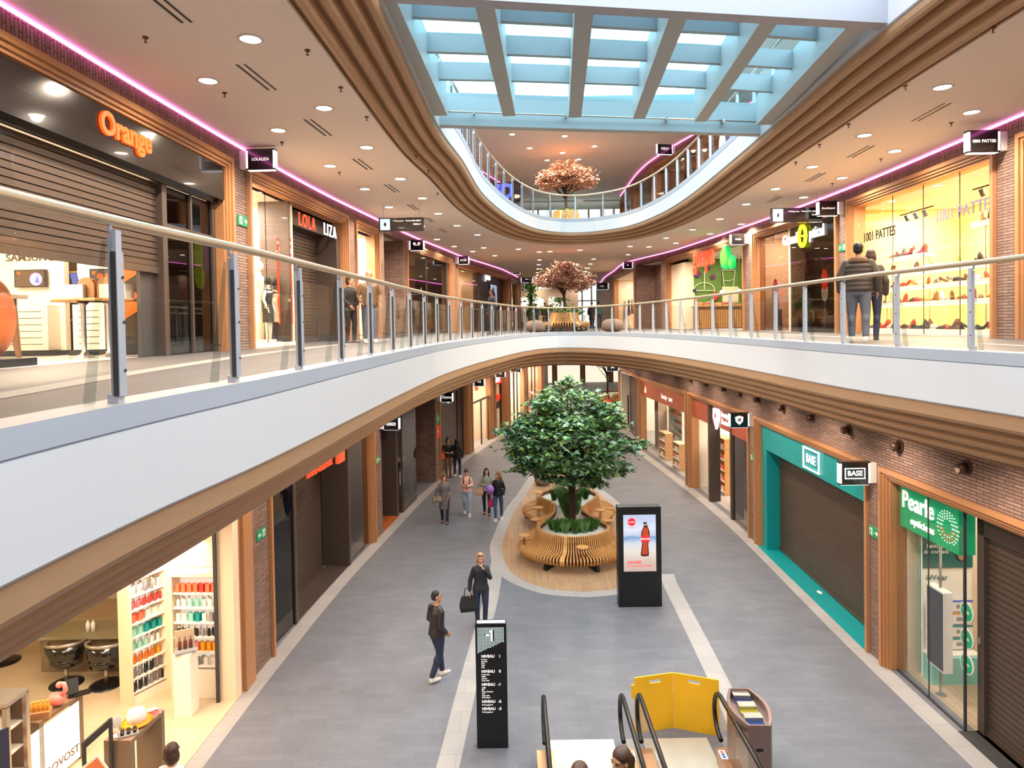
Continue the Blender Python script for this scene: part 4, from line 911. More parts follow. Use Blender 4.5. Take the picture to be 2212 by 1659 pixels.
# white plinth with gift box
pl = gp(404, 1540); o = thing('display_plinth', 'white square display plinth in front of the lit product shelf', 'plinth', (pl[0], pl[1], 0), 0); MB().box(-.15, .15, -.15, .15, 0, 1.12).build('column', 'warm_white', o)
o = thing('gift_box', 'opened gift set with dark red bottles on top of the white plinth', 'gift set', (pl[0], pl[1], 1.12), .5)
MB().box(-.17, .17, -.14, .14, 0, .04).build('tray', 'product_grey', o); MB().box(-.16, .16, .12, .15, .0, .34).build('lid', 'cloth_beige', o)
for x in (-.09, 0, .09): MB().lathe([(.03, .04), (.03, .17), (.01, .2), (.01, .26)], (x, .02, 0), 10).build('bottle', 'product_brown', o)
# counters
mat('counter_top', (132, 104, 82), .45); mat('counter_side', (128, 108, 88), .6)
a = gp(222, 1659 + 120); k0 = at(228, 1600, 1.0); 
def table_along(label, pf0, pf1, pb0, z, name='counter', legs=True, cat='counter', front=None):
    """top outline from three corners on the height z"""
    A, B, C = [Vector(tuple(at(x, y, z))) for x, y in (pf0, pf1, pb0)]; ex = (B - A); ey = (C - A); o = thing(name, label, cat, (A.x, A.y, 0), 0)
    b = MB(); Pn = [Vector((0, 0, 0)), ex, ex + ey, ey]; b.loft([[tuple(p + Vector((0, 0, z - .06))) for p in Pn], [tuple(p + Vector((0, 0, z))) for p in Pn]], 0, False); b.build('worktop', 'counter_top', o)
    for s0, s1 in ((0, .1), (.9, 1)):
        Q = [ey * s0, ex + ey * s0, ex + ey * s1, ey * s1]
        b = MB(); b.loft([[(p.x, p.y, 0) for p in Q], [(p.x, p.y, z - .06) for p in Q]], 0, False).build('side_panel', 'counter_side', o)
    return o, A, ex, ey
o, A, ex, ey = table_along('narrow brown display table with the white hat, at the salon entrance', (224, 1600), (283, 1600), (300, 1533), 1.0)
def ontop(A, ex, ey, s, t_): p = A + ex * s + ey * t_; return (p.x, p.y, p.z)
h = thing('hat', 'white hat with a yellow brim on the narrow brown table', 'hat', ontop(A, ex, ey, .5, .55), 0)
MB().lathe([(.13, .03), (.135, .12), (.11, .2), (.05, .23), (0.01, .235)], n=24).build('crown', 'product_white', h); MB().lathe([(.12, .03), (.21, .02), (.22, .03), (.12, .045)], n=24).build('brim', 'product_amber', h)
for k, (s_, t_) in enumerate(((.55, .84), (.75, .9), (.5, .95))):
    m_ = thing('magazine', 'glossy leaflet lying at the far end of the narrow brown table, %s' % ('nearest the hat', 'at its right edge', 'at the very end')[k], 'leaflet', ontop(A, ex, ey, s_, t_), .4 * k)
    MB().box(-.1, .1, -.07, .07, 0, .006).build('pages', ('product_white', 'product_pink', 'product_white')[k], m_); MB().box(-.05, .05, -.04, .04, .006, .008).build('cover_picture', ('product_brown', 'product_red', 'product_grey')[k], m_)
m_ = thing('tray', 'small tray of dark sample bottles before the hat on the narrow brown table', 'tray', ontop(A, ex, ey, .62, .22), .5); MB().box(-.13, .13, -.1, .1, 0, .02).build('tray', 'product_grey', m_)
for k in range(6): MB().cyl((-.08 + .08 * (k % 3), -.04 + .08 * (k // 3), .02), (-.08 + .08 * (k % 3), -.04 + .08 * (k // 3), .06), .025, n=8).build('pot', 'product_black', m_)
m_ = thing('mirror', 'small white leaf shaped hand mirror on the narrow brown table, near left corner', 'mirror', ontop(A, ex, ey, .3, .15), .6); MB().ball((0, 0, .2), (.06, .01, .1), 12, 8).build('glass', 'white_paint', m_); MB().cyl((0, 0, 0), (0, 0, .12), .012, n=8).build('handle', 'white_paint', m_); MB().cyl((0, 0, 0), (0, 0, .01), .06, n=16).build('foot', 'white_paint', m_)
o, A, ex, ey = table_along('reception desk with brown top and glowing cream front, lower left of the salon', (62, 1560), (84, 1562), (158, 1493), 1.05, 'reception_desk', cat='desk')
f0 = A + ex * 1.0; f1 = A + ex + ey
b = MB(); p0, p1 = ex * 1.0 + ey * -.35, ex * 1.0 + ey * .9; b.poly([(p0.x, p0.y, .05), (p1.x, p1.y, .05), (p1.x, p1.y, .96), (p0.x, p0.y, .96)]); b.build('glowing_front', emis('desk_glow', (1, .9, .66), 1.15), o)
me_rot = math.atan2(ey.y, ey.x); text('lettering', 'PROVOST', .17, 'counter_top', o, tuple(ex * 1.02 + ey * .45 + Vector((.0, -.005, .22 - 0))), me_rot, .004)
m_ = thing('flamingo_figure', 'pink inflatable flamingo figure on the reception desk', 'ornament', ontop(A, ex, ey, .5, .5), 0)
pk = mat('flamingo', (240, 130, 120), .35); MB().ball((0, 0, .12), (.14, .1, .1), 16, 12).tube([(.08, 0, .16), (.15, 0, .26), (.12, 0, .36), (.06, 0, .36)], [.04, .035, .035, .03]).ball((.05, 0, .34), .05, 10, 8).build('body', 'flamingo', m_)
m_ = thing('card_terminal', 'dark card terminal standing at the back end of the reception desk', 'terminal', ontop(A, ex, ey, .5, .86), .6); MB().obox((0, 0, .16), (.09, 0, 0), (0, .012, 0), (0, .05, .1)).build('display', 'black', m_); MB().cyl((0, 0, 0), (0, 0, .12), .03).build('foot', 'product_grey', m_); MB().box(-.05, .25, -.1, .06, 0, .02).build('tray', 'black', m_)
m_ = thing('product_rack', 'small rack of amber bottles on the near end of the reception desk', 'rack', ontop(A, ex, ey, .3, .15), .3); MB().box(-.16, .16, -.08, .08, 0, .1).build('tray', 'frame_wood', m_)
for k in range(5): MB().lathe([(.025, .1), (.025, .2), (.01, .22), (.02, .24), (.02, .25)], (-.12 + k * .06, 0, 0), 8).build('bottle', 'product_amber', m_)
# glass cabinet at the corner
c0 = gp(35, 1659 + 320); cz = at(45, 1485, 1.75)
o = thing('display_cabinet', 'glazed product cabinet with pale frame at the bottom left corner', 'cabinet', (cz[0], cz[1], 0), 0)
MB().box(-.75, .12, -.45, -.40, 0, .1).box(-.75, .12, -.45, .0, 1.69, 1.75).box(.06, .12, -.45, -.38, 0, 1.7).box(.06, .12, -.07, 0, 0, 1.7).box(-.75, -.69, -.45, -.38, 0, 1.7).build('frame', 'steel', o)
MB().box(-.69, .06, -.06, -.02, 0, 1.7).build('back_panel', 'counter_side', o); pane(o, -.69, .06, -.43, .1, 1.69, 'clear_glass')
for k in range(3): MB().box(-.69, .06, -.4, -.06, .6 + k * .35, .62 + k * .35).build('shelf', 'product_white', o)
for k in range(24):
    q = link('product_bottle', bottle('bottle', ('amber', 'orange', 'white', 'coral')[k % 4]), None, (cz[0] - .62 + (k % 8) * .085, cz[1] - .25, .62 + .35 * (k // 8)), 0)
    tag(q, '%s bottle in the corner cabinet, %s shelf, %s from the left' % (('amber', 'orange', 'white', 'coral')[k % 4], ('lowest', 'middle', 'top')[k // 8], ORD[k % 8]), 'hair product', 'bottles in the corner cabinet')
m_ = thing('poster_board', 'dark blue poster board leaning before the corner cabinet', 'poster', (cz[0] - .05, cz[1] - .75, .0), .9); MB().box(-.35, .35, 0, .03, .3, 1.45).build('board', 'cloth_navy', m_); MB().box(-.02, .3, -.005, 0, .4, .9).build('picture', 'orange_plastic', m_); text('lettering', 'PROVOST', .1, 'white_paint', m_, (-.05, -.01, 1.2), 0, .004); MB().box(-.34, -.3, 0, .3, 0, .3).box(.3, .34, 0, .3, 0, .3).build('stand', 'charcoal', m_)
p_ = at(205, 1640, .9); m_ = thing('picture_stand', 'grey metal stand with a tilted portrait photo beside the narrow brown table', 'stand', (p_[0], p_[1], 0), 0)
MB().box(-.17, -.13, -.02, .02, 0, 1.15).box(.08, .12, .2, .24, 0, 1.35).bar((-.15, 0, 1.1), (.1, .22, 1.3), .04, .09).build('frame', 'charcoal', m_)
MB().obox((.05, -.05, .75), (.13, .0, .1), (-.0, .01, 0), (-.1, 0, .15)).build('photo_mount', 'white_paint', m_); MB().obox((.05, -.062, .75), (.105, .0, .085), (-.0, .003, 0), (-.085, 0, .125)).build('portrait_photo', mat('portrait', (206, 120, 76), .6, noise=.4, nscale=6), m_)
# styling bench and chairs deep in the salon
b0, b1 = at(75, 1378, .85), at(262, 1378, .85); o = thing('styling_bench', 'long grey green styling bench behind the salon chairs', 'bench', ((b0[0] + b1[0]) / 2, b0[1], 0), 0); hw = abs(b1[0] - b0[0]) / 2 + .1
MB().box(-hw, hw, 0, .75, .8, .85).build('worktop', mat('bench_green', (146, 134, 104), .5), o); MB().box(-hw, hw, .3, .4, 0, .8).build('panel', 'counter_side', o)
for k, px in enumerate((193, 204)):
    p_ = at(px, 1362, .85); m_ = thing('white_bottle', 'white bottle on the styling bench, %s of the pair' % ('left', 'right')[k], 'bottle', (p_[0], b0[1] + .25, .85), 0); MB().lathe([(.04, 0), (.04, .17), (.02, .19), (.02, .22)], n=12).build('body', 'white_paint', m_)
def salon_chair(label, x, y, rot):
    o = thing('salon_chair', label, 'chair', (x, y, 0), rot)
    MB().lathe([(.30, 0), (.3, .02), (.22, .04), (.05, .05)], n=28).build('base', 'black', o); MB().cyl((0, 0, .04), (0, 0, .36), .035, n=14).build('pump_column', 'steel', o)
    MB().lathe([(.1, .36), (.27, .42), (.29, .54), (.26, .56)], n=20).build('seat', 'gloss_black', o)
    b = MB(); r0 = []; 
    for j, (z_, r_) in enumerate(((.42, .3), (.62, .33), (.8, .36), (.86, .365))):
        r0.append([( r_ * math.cos(a), r_ * math.sin(a) * .85, z_ + (.0 if j < 2 else .04 * math.sin(a))) for a in [PI * i / 16 * 1.15 - .24 for i in range(17)]])
    for j, r_ in enumerate(r0[:]): pass
    inner = [[(p[0] * .88, p[1] * .88, p[2]) for p in r_] for r_ in r0]
    rings = [list(a_) + list(reversed(i_)) for a_, i_ in zip(r0, inner)]
    b.loft(rings[:3]); b.build('backrest', 'gloss_black', o); MB().loft(rings[2:]).build('back_rim', 'steel', o)
    return o
for k, (px, py, lb) in enumerate(((150, 1478, 'black salon chair with chrome rim, middle one before the styling bench'), (236, 1480, 'black salon chair next to the cream post of the product shelf'), (15, 1430, 'black salon chair at the left edge under the wooden slab edge'), )):
    p_ = gp(px - 6, py); salon_chair(lb, p_[0], p_[1], PI + .15 - .15 * k)
p_ = gp(200, 1440); salon_chair('black salon chair on the far side of the styling bench', b0[0] + 1.5, b0[1] + 1.3, .3)

# --- second lower front: shuttered
def door_posts(t, xs, z, y0=.15, y1=.4, wd=.12): 
    for x in xs: MB().box(x - wd / 2, x + wd / 2, y0, y1, 0, z).build('door_post', 'dark_frame', t)
S = LL['second']; t = shop(S, 'closed shop front with brown shutter between dark glass panes, next beyond the hair salon', zo=ZL)
ua = S.uz(633, 1300, .2)[0]; ub = S.uz(740, 1200, .2)[0]; uc = S.uz(752, 1180, .2)[0]
pane(t, .24, ua, .14, .03, 3.7, 'dark_glass'); shutter(t, ua + .06, ub, .8, 0, 3.4, pitch=.07); pane(t, uc, S.W - .24, .14, .03, 3.7, 'mid_glass'); door_posts(t, (ua, uc - .1), 3.7, .1, .9, .14)
MB().box(ua, uc, .7, .9, 3.3, 3.72).build('fascia_panel', 'dark_frame', t)
u_, z_ = S.uz(690, 1010, .3); 
text('lettering', 'medi-market', .34, 'sign_red', t, ((ua + ub) / 2 - .1, .1, 3.30), 0, .04, .0)
MB().box(ub - .55, ub - .05, .05, .15, 3.12, 3.62).build('sign_box', emis('sign_redbox', (.9, .09, .03), .8), t)
room(S, .2, ua, 2.0, 3.7, 'cloth_brown', 'pale_stone', y0=.3, power=10); room(S, uc, S.W - .1, 1.6, 3.7, 'counter_side', 'pale_stone', y0=.3, power=8)
struct(MB().box(ua, uc, .14, .8, .0, .004).build('floor', 'dark_frame', None, S.loc, S.rot))
# --- third lower front
S = LL['third']; t = shop(S, 'small closed shop front with shutter and a protruding brown glass display case at lower left', zo=ZL, wood=False)
ua = S.uz(853, 1130, .2)[0]; ub = S.uz(866, 1100, .1)[0]
shutter(t, .05, ua, 1.0, 0, 3.5, pitch=.1); door_posts(t, (ua + .1,), 3.9, .1, 1.2, .2); MB().box(0, ua, .3, 1.0, 3.5, 3.95).build('fascia_panel', 'dark_frame', t)
struct(MB().box(0, ua, .02, 1.0, .0, .005).build('floor', mat('orange_floor', (178, 96, 50), .35), None, S.loc, S.rot))
b = MB().box(ub - .03, ub + .03, .02, .08, 0, 3.9).box(S.W - .06, S.W, .02, .08, 0, 3.9); b.box(ub, S.W, .0, 1.0, 0, .25).box(ub, S.W, .5, .6, 0, 3.9); b.build('display_case', 'dark_frame', t)
pane(t, ub, S.W, .0, .25, 3.9, 'mid_glass')
MB().box(ub + .1, S.W - .1, .2, .45, 1.5, 1.6).box(ub + .1, S.W - .1, .2, .45, .9, .95).build('display_shelf', 'dark_frame', t); MB().box(ub + .2, ub + .6, .15, .19, .95, 1.45).build('framed_card', 'white_paint', t)
MB().ball(((ub + S.W) / 2, .3, 1.75), (.4, .15, .12), 12, 8).ball(((ub + S.W) / 2 - .2, .3, 1.8), (.15, .15, .1), 10, 6).build('fur_ornament', 'cloth_beige', t)
text('lettering', 'oxo', .5, 'sign_pink', t, (ua * .75, .2, 3.45), 0, .05, .03)
S = LL['recess']; b = MB(); b.box(0, S.W, 1.6, 1.8, 0, ZL).box(-.02, 0, .3, 1.8, 0, ZL).box(S.W, S.W + .02, .3, 1.8, 0, ZL); struct(b.build('wall_left', 'brick', None, S.loc, S.rot))
# --- zigang
S = LL['zigang']; t = shop(S, 'shuttered shirt shop front behind the two people talking, Zigang sign above', zo=ZL)
shutter(t, .24, S.W * .74, .3, 0, 3.5, pitch=.11); MB().box(S.W * .74, S.W - .24, .25, .8, 0, 3.7).box(.24, S.W * .74, .25, .5, 3.5, 3.72).build('fascia_panel', 'black', t)
text('lettering', 'zigang', .5, 'sign_white', t, (S.W * .42, .16, 3.4), 0, .05, .02)
# --- travel agent, phone shop, further fronts
S = LL['travel']; t = shop(S, 'glazed travel agency front with cream back panels at lower left, beyond the black fronted shop', zo=ZL)
pane(t, .24, S.W - .24, .14, .03, 3.7, 'glass'); door_posts(t, (S.W * .55, S.W * .9), 2.6, .12, .2, .06); MB().box(.24, S.W - .24, .12, .2, 2.5, 2.62).build('transom', 'steel', t); room(S, .2, S.W - .2, 1.6, 3.7, 'cream_paint', 'pale_stone', power=75)
text('lettering', 'TUI', .4, 'sale_red', t, (S.W * .3, .1, 3.3), 0, .03)
S = LL['phone']; t = shop(S, 'narrow bright shop front with small orange notice on its pale wall', zo=ZL)
MB().box(.24, S.W - .24, .5, .6, 0, 3.7).build('side_panel', 'cream_paint', t); MB().box(S.W * .52, S.W * .6, .4, .55, 0, 3.5).build('door_frame', 'cloth_brown', t); MB().box(.24, S.W * .8, .2, .5, 3.1, 3.7).build('fascia_panel', 'sale_red', t)
text('lettering', 'EXKI', .5, 'sign_white', t, (S.W * .4, .16, 3.4), 0, .05, .03); MB().box(S.W * .62, S.W * .95, .44, .5, 2.0, 2.35).build('notice', 'sale_red', t); MB().box(S.W * .62, S.W * .9, .44, .5, 1.5, 1.9).build('lower_notice', 'charcoal', t)
area(S.P(S.W / 2, .3, 3.6), 1, .3, 40, WARM, (0, 0, S.rot), name='shop_ceiling_lamp')
for nm, lb, wl in (('seventh', 'glazed boutique front with dark shelving beyond the pale wall shop at lower left', 'cream_paint'), ('eighth', 'farthest glazed shop front on the lower left with pink lit poster', 'mural_pink')):
    mat('mural_pink', (226, 150, 120), .6)
    S = LL[nm]; t = shop(S, lb, zo=ZL); pane(t, .24, S.W - .24, .14, .03, 3.7, 'glass'); room(S, .2, S.W - .2, 2.0, 3.7, wl, 'pale_stone', power=170, col=NEUT); door_posts(t, (S.W * .4, S.W * .6), 3.7, .1, .2, .06)
    MB().box(S.W * .4, S.W * .6, .9, 1.2, 0, 2.6).build('display_cabinet', 'cloth_brown', t)

# ================================================================== LOWER RIGHT
LR = {}
for nm, a, c in (('far', wp(WR0, 1340, zq), wp(WR0, 1381, zq)), ('di1', wp(WR0, 1381, zq), wp(WR0, 1484, zq)), ('pier_a', wp(WR0, 1484, zq), wp(WR0, 1489, zq)), ('di2', wp(WR0, 1489, zq), wp(WR0, 1621, zq)),
                 ('pier_b', wp(WR0, 1621, zq), wp(WR0, 1633, zq)), ('base', wp(WR0, 1633, zq), wp(WR0, 1879, zq)), ('pier_c', wp(WR0, 1879, zq), wp(WR0, 1905, zq)), ('pearle', wp(WR0, 1905, zq), nearest_y(WR0, 5.5)),
                 ('pier_d', nearest_y(WR0, 5.5), nearest_y(WR0, -4))):
    LR[nm] = Seg(a, c, 0)
    if nm.startswith('pier'): brick_bay(LR[nm], 0, ZL, 'wall_right')
wall_bands(WR0, 0, ZL, C0, 'wall_right', right=True, led=False, y1=46)
# wooden corner post where the right-hand wall turns away
e_ = WR0[-1]; o = struct(MB().box(-.1, .5, -.35, .35, 0, ZL).build('trim_1', 'frame_wood', None, (e_.x + .1, e_.y, 0), 0)); struct(MB().box(0, 8, 0, .3, 0, C0).build('wall_far', 'brick', None, (e_.x + .3, e_.y + .35, 0), 0))
S = LR['far']; t = shop(S, 'dark fronted bar with barred window at the far end of the lower right wall', zo=ZL)
MB().box(.24, S.W - .24, .3, .4, 0, 3.7).build('fascia_panel', 'dark_frame', t); b = MB()
for k in range(8): b.box(.6 + k * .3, .66 + k * .3, .15, .2, .3, 2.3)
b.build('bars', 'black', t); MB().box(.5, .8, .05, .3, 2.7, 3.5).build('lit_sign', 'sign_white', t)
# --- drugstore (two bays)
mat('rust_band', (164, 74, 46), .35)
S = LR['di1']; t = shop(S, 'drugstore window bay with a rust red band above lit shelves, left of the wooden post', zo=ZL)
pane(t, .24, S.W - .24, .14, .03, 3.7, 'glass'); u1 = S.uz(1400, 900, .2)[0]
MB().box(.24, S.W - .24, .10, .13, 2.95, 3.72).build('rust_band', 'rust_band', t); text('lettering', 'beauty · care', .34, 'sign_soft', t, (S.W * .6, .09, 3.3), 0, .01, 0); text('lettering', 'di', .5, 'sign_soft', t, (S.W * .12, .09, 3.3), 0, .01, 0)
room(S, -6, S.W + .2, 5, 3.7, 'warm_white', 'pale_stone', y0=.36, power=260, col=(1, .88, .72))
def gondola(label, seg, u_, w_, wd, d, h, cols, rows=4, wood='bench_wood'):
    o = thing('shelf_unit', label, 'shelf', seg.P(u_, w_, 0), seg.rot)
    MB().box(-wd / 2, wd / 2, d - .03, d, 0, h).box(-wd / 2, -wd / 2 + .03, 0, d, 0, h).box(wd / 2 - .03, wd / 2, 0, d, 0, h).build('case', wood, o)
    for r in range(rows): MB().box(-wd / 2, wd / 2, 0, d, .1 + r * (h - .1) / rows, .13 + r * (h - .1) / rows).build('shelf_board', 'warm_white', o)
    MB().box(-wd / 2, wd / 2, 0, d, h, h + .03).build('top_panel', wood, o)
    n = int(wd / .11)
    for r in range(rows):
        for i in range(n):
            c_ = cols[(i * 3 // n + r) % len(cols)]; q = link('product_box', bottle('box', c_), None, seg.P(u_ - wd / 2 + .08 + (wd - .16) * (i + .5) / n, w_ + .1, .13 + r * (h - .1) / rows), seg.rot)
            tag(q, '%s packet on the %s, row %s up, %s along' % (c_, label.split(',')[0], ('one', 'two', 'three', 'four', 'five')[r], ORD[i % 24]), 'packet', 'packets on the ' + label.split(',')[0])
gondola('low wooden gondola, left one in the drugstore window', S, S.uz(1432, 960, .55)[0], .5, 1.1, .4, 1.3, ('white', 'pink', 'grey'), 3)
gondola('low pale gondola, right one nearest the wooden post', S, S.uz(1462, 985, .5)[0], .45, 1.0, .4, 1.2, ('white', 'coral', 'white'), 3)
gondola('tall wall rack, at the back of the drugstore', S, S.uz(1462, 900, 1.9)[0], 1.8, 2.4, .4, 2.3, ('red', 'black', 'white', 'mint', 'brown'), 5, 'warm_white')
o = thing('column_cladding', 'beige column standing behind the left gondola of the drugstore', 'column', S.P(S.uz(1418, 900, 1.2)[0], 1.2, 0), S.rot); MB().box(-.35, .35, 0, .5, 0, 3.6).build('column', 'cloth_beige', o)
o = thing('hanging_sign', 'teal panel hung over the back shelves of the drugstore', 'sign', S.P(S.uz(1450, 880, 1.5)[0], 1.5, 2.9), S.rot); MB().box(-.8, .8, 0, .04, 0, .45).build('panel', 'teal', o)
S = LR['di2']; t = shop(S, 'drugstore entrance bay with di shield sign and open dark framed door', zo=ZL)
u1 = S.uz(1536, 1000, .2)[0]; u2 = S.uz(1581, 1050, .1)[0]
pane(t, .24, u1, .14, .03, 3.7, 'glass'); pane(t, u2, S.W - .06, .14, .03, 3.7, 'mid_glass'); door_posts(t, (u1 + .1, u2 - .05), 3.7, .08, .5, .16)
MB().box(u1 + .5, u2 - .4, 1.0, 1.1, 0, 3.0).build('open_door', 'dark_frame', t)
MB().box(.24, u1, .10, .13, 2.95, 3.72).box(u2, S.W - .06, .1, .13, 2.95, 3.72).box(u1, u2, .2, .24, 2.95, 3.72).build('rust_band', 'rust_band', t)
um = (u1 + u2) / 2; b = MB().plate([(um - .75, 3.62), (um - .2, 3.62), (um - .16, 3.3), (um - .47, 2.85), (um - .8, 3.3)], .12, .2); b.build('shield_sign', 'sign_white', t); text('lettering', 'di', .3, 'sale_red', t, (um - .47, .11, 3.38), 0, .01, .02); text('lettering', 'beauty\n& care', .26, 'sign_white', t, (um + .35, .18, 3.35), 0, .02, .02)
room(S, .1, S.W - .1, 4, 3.7, 'warm_white', 'pale_stone', y0=.36, power=140, col=(1, .86, .68))
gondola('tall wooden rack, just inside the drugstore door', S, S.uz(1556, 1000, .9)[0], .9, 1.0, .35, 2.2, ('red', 'white', 'pink', 'coral'), 5)
gondola('grey rack, behind the narrow right pane of the drugstore', S, (u2 + S.W) / 2, .8, .7, .3, 2.2, ('white', 'mint', 'white'), 4, 'dark_frame')
# --- BASE
S = LR['base']; t = shop(S, 'teal BASE shop front with brown shutter and teal threshold', zo=ZL)
ua = S.uz(1681, 1100, .45)[0]; b = MB(); x1 = S.W - .1
b.box(.24, x1, .12, .6, 3.0, 3.72).box(.24, ua, .12, .6, 0, 3.0); b.build('teal_surround', 'teal', t)
shutter(t, ua, x1, .5, 0.02, 3.0, pitch=.075)
struct(MB().box(.2, x1, -.05, .5, .0, .008).build('floor', 'teal', None, S.loc, S.rot)); MB().ball((S.W * .55, .3, .01), (.12, .06, .004), 12, 6).build('floor_marking', 'white_paint', t)
MB().box(ua * .75, ua * .75 + .09, .1, .12, 1.25, 1.34).build('key_switch', 'steel', t)
uu, zz = S.uz(1751, 990, .08); zz = 3.36
def base_logo(t, x, y, z, w, h, m):
    b = MB()
    for (a0, a1, c0, c1) in ((-w, w, h - .035, h), (-w, w, -h, -h + .035), (-w, -w + .035, -h, h), (w - .035, w, -h, h)): b.box(x + a0, x + a1, y - .03, y, z + c0, z + c1)
    b.build('sign_border', m, t); text('lettering', 'BASE', h * 1.15, m, t, (x, y - .02, z), 0, .01, .008, sx=.78, sp=1.1)
base_logo(t, uu, .1, zz, .48, .27, 'sign_white')
# --- optician below
S = LR['pearle']; PE = S; t = shop(S, 'optician front with green Pearle opticiens sign, window and shutter at the lower right', zo=ZL)
ug = S.uz(2083, 1500, .16)[0]; ud = S.uz(2127, 1500, .16)[0]; ux = S.uz(2150, 1500, .4)[0]
pane(t, .24, ug, .16, .02, 3.72, 'clear_glass'); MB().box(.24, ug + .02, .15, .19, 0, .03).box(ug - .01, ug + .02, .15, .19, 0, 3.72).box(S.uz(2005, 1300, .16)[0], S.uz(2005, 1300, .16)[0] + .012, .155, .175, 0, 3.72).build('glass_joint', 'charcoal', t)
MB().box(ug, ug + .012, .16, .38, .02, 3.72).build('glass_pane', 'clear_glass', t); MB().box(ug + .0, ug + .16, .38, .62, 0, 3.72).box(ug, S.W - .3, .38, .62, 3.3, 3.72).build('door_frame', 'dark_frame', t)
shutter(t, ug + .16, S.W - .3, .45, 0, 3.3, pitch=.1)
struct(MB().box(ug, S.W, .05, .6, .0, .006).build('floor', 'charcoal', None, S.loc, S.rot)); MB().box(ug + .04, ug + .12, .34, .38, 1.5, 1.6).build('key_switch', 'steel', t)
(ua, za), (ub, zb) = S.uz(1952, 1130, .3), S.uz(2090, 1190, .3)
u0 = .27; u9 = S.uz(2088, 1130, .35)[0]
MB().box(u0, u9, .22, .5, 2.86, 3.66).build('green_sign', 'green_sign', t); ww = u9 - u0
text('lettering', 'Pearle', .46, 'sign_soft', t, (u0 + ww * .34, .20, 3.4), 0, .02, .015, sx=.86); text('lettering', 'opticiens', .2, 'sign_soft', t, (u0 + ww * .42, .20, 3.06), 0, .02, .005)
b = MB(); b2 = MB(); cx, cz_ = u0 + ww * .83, 3.26
for ring, (r_, n_) in enumerate(((.14, 12), (.18, 16), (.225, 20), (.27, 24), (.31, 26))):
    for i in range(n_):
        a0 = 2 * PI * i / n_
        if ring == 4 and not (-.9 < math.sin(a0) < .2 and math.cos(a0) > .5): continue
        (b2 if ring in (0, 2) and math.sin(a0) < -.1 else b).cyl((cx + r_ * math.cos(a0), .215, cz_ + r_ * math.sin(a0)), (cx + r_ * math.cos(a0), .205, cz_ + r_ * math.sin(a0)), .013, n=8)
b.build('dot_emblem', 'sign_soft', t); b2.build('orange_dots', 'sign_orange', t)
room(S, .26, S.W - .1, 3.6, 3.72, 'cream_paint', 'wood_floor', y0=.36, power=62, col=(1, .93, .82))
mat('mint_paint', (128, 196, 182), .6)
# hanging screen on a pole
u_ = S.uz(2032, 1400, .45)[0]; o = thing('pole_screen', 'grey backed display screen on a floor to ceiling steel pole in the optician window', 'screen', S.P(u_, .45, 0), S.rot)
MB().cyl((0, 0, 0), (0, 0, 3.6), .025, n=12).cyl((0, 0, 0), (0, 0, .02), .09, n=16).build('pole', 'steel', o)
MB().box(-.25, .25, -.10, .06, .52, 1.97).build('casing', 'white_paint', o); MB().box(-.23, .23, -.106, -.10, .55, 1.94).build('display', mat('screen_grey', (62, 64, 74), .5), o)
o = thing('wall_panel', 'mint green curtain panel left of the white contact lens shelf', 'panel', S.P(.33, .72, 0), S.rot + PI / 2); MB().box(-.16, .12, -.0, .05, 0, 3.6).build('panel', 'mint_paint', o)
RP = S.rot + PI / 2; UP = .75; wl = (S.side(2002, 1300, UP)[0] + S.side(2127, 1300, UP)[0]) / 2; hw = .47; zt = lambda py: S.side(2060, py, UP)[1]; o = thing('lens_shelf', 'white contact lens shelf unit with mint base in the optician window', 'shelf', S.P(UP, wl, 0), RP)
MB().box(-hw, hw, .25, .3, 0, 3.2).build('back_panel', 'warm_white', o); MB().box(-hw, hw, -.05, .25, 0.0, zt(1420)).build('cabinet', 'mint_paint', o); MB().box(-hw, hw, .0, .25, zt(1420), zt(1416)).build('shelf_board', 'white_paint', o)
MB().box(-hw, hw, .22, .25, zt(1236), zt(1150)).build('photo_panel', mat('deep_teal', (20, 104, 100), .5), o); text('lettering', 'Lentilles\nde contact', .11, 'white_paint', o, (-.24, .2, zt(1193)), 0, .005); MB().ball((.25, .215, zt(1190)), (.15, .01, .28), 16, 10).build('portrait_hair', 'cloth_dark', o); MB().ball((.25, .205, zt(1205)), (.08, .01, .13), 16, 10).build('portrait_face', 'print_skin', o)
text('lettering', 'iWear', .15, 'deep_teal', o, (-.2, .24, zt(1258)), 0, .005, .0, sx=1.1)
for r in range(4):
    for c_ in range(2):
        q = thing('lens_poster', 'white contact lens card in row %s down, %s column of the optician shelf' % (('one', 'two', 'three', 'four')[r], ('left', 'right')[c_]), 'card', S.P(UP - .18, wl - .23 + c_ * .46, zt(1330) - r * .24), RP); MB().box(-.21, .21, 0, .02, 0, .2).build('card', 'white_paint', q); MB().box(-.21, .21, -.004, 0, .18, .215).build('colour_band', ('phone_blue', 'product_amber', 'teal', 'teal')[r], q); MB().box(-.1, .02, -.004, 0, .06, .13).build('picture', 'product_grey', q)
for k, z_ in enumerate((1.94, 1.49, 1.06)):
    q = thing('round_sign', 'round green and white roundel hanging by the glass corner, %s' % ('top one', 'middle one', 'lowest one')[k], 'sign', S.P(ug - .12, .3, z_), S.rot); MB().cyl((0, 0, 0), (0, -.02, 0), .17, n=24).build('rim', 'white_paint', q); MB().cyl((0, -.02, 0), (0, -.026, 0), .14, n=24).build('disc', 'green_sign', q); MB().box(-.07, .07, -.03, -.026, -.02, .02).cyl((-.05, -.026, .04), (-.05, -.03, .04), .035, n=10).build('symbol', 'white_paint', q)
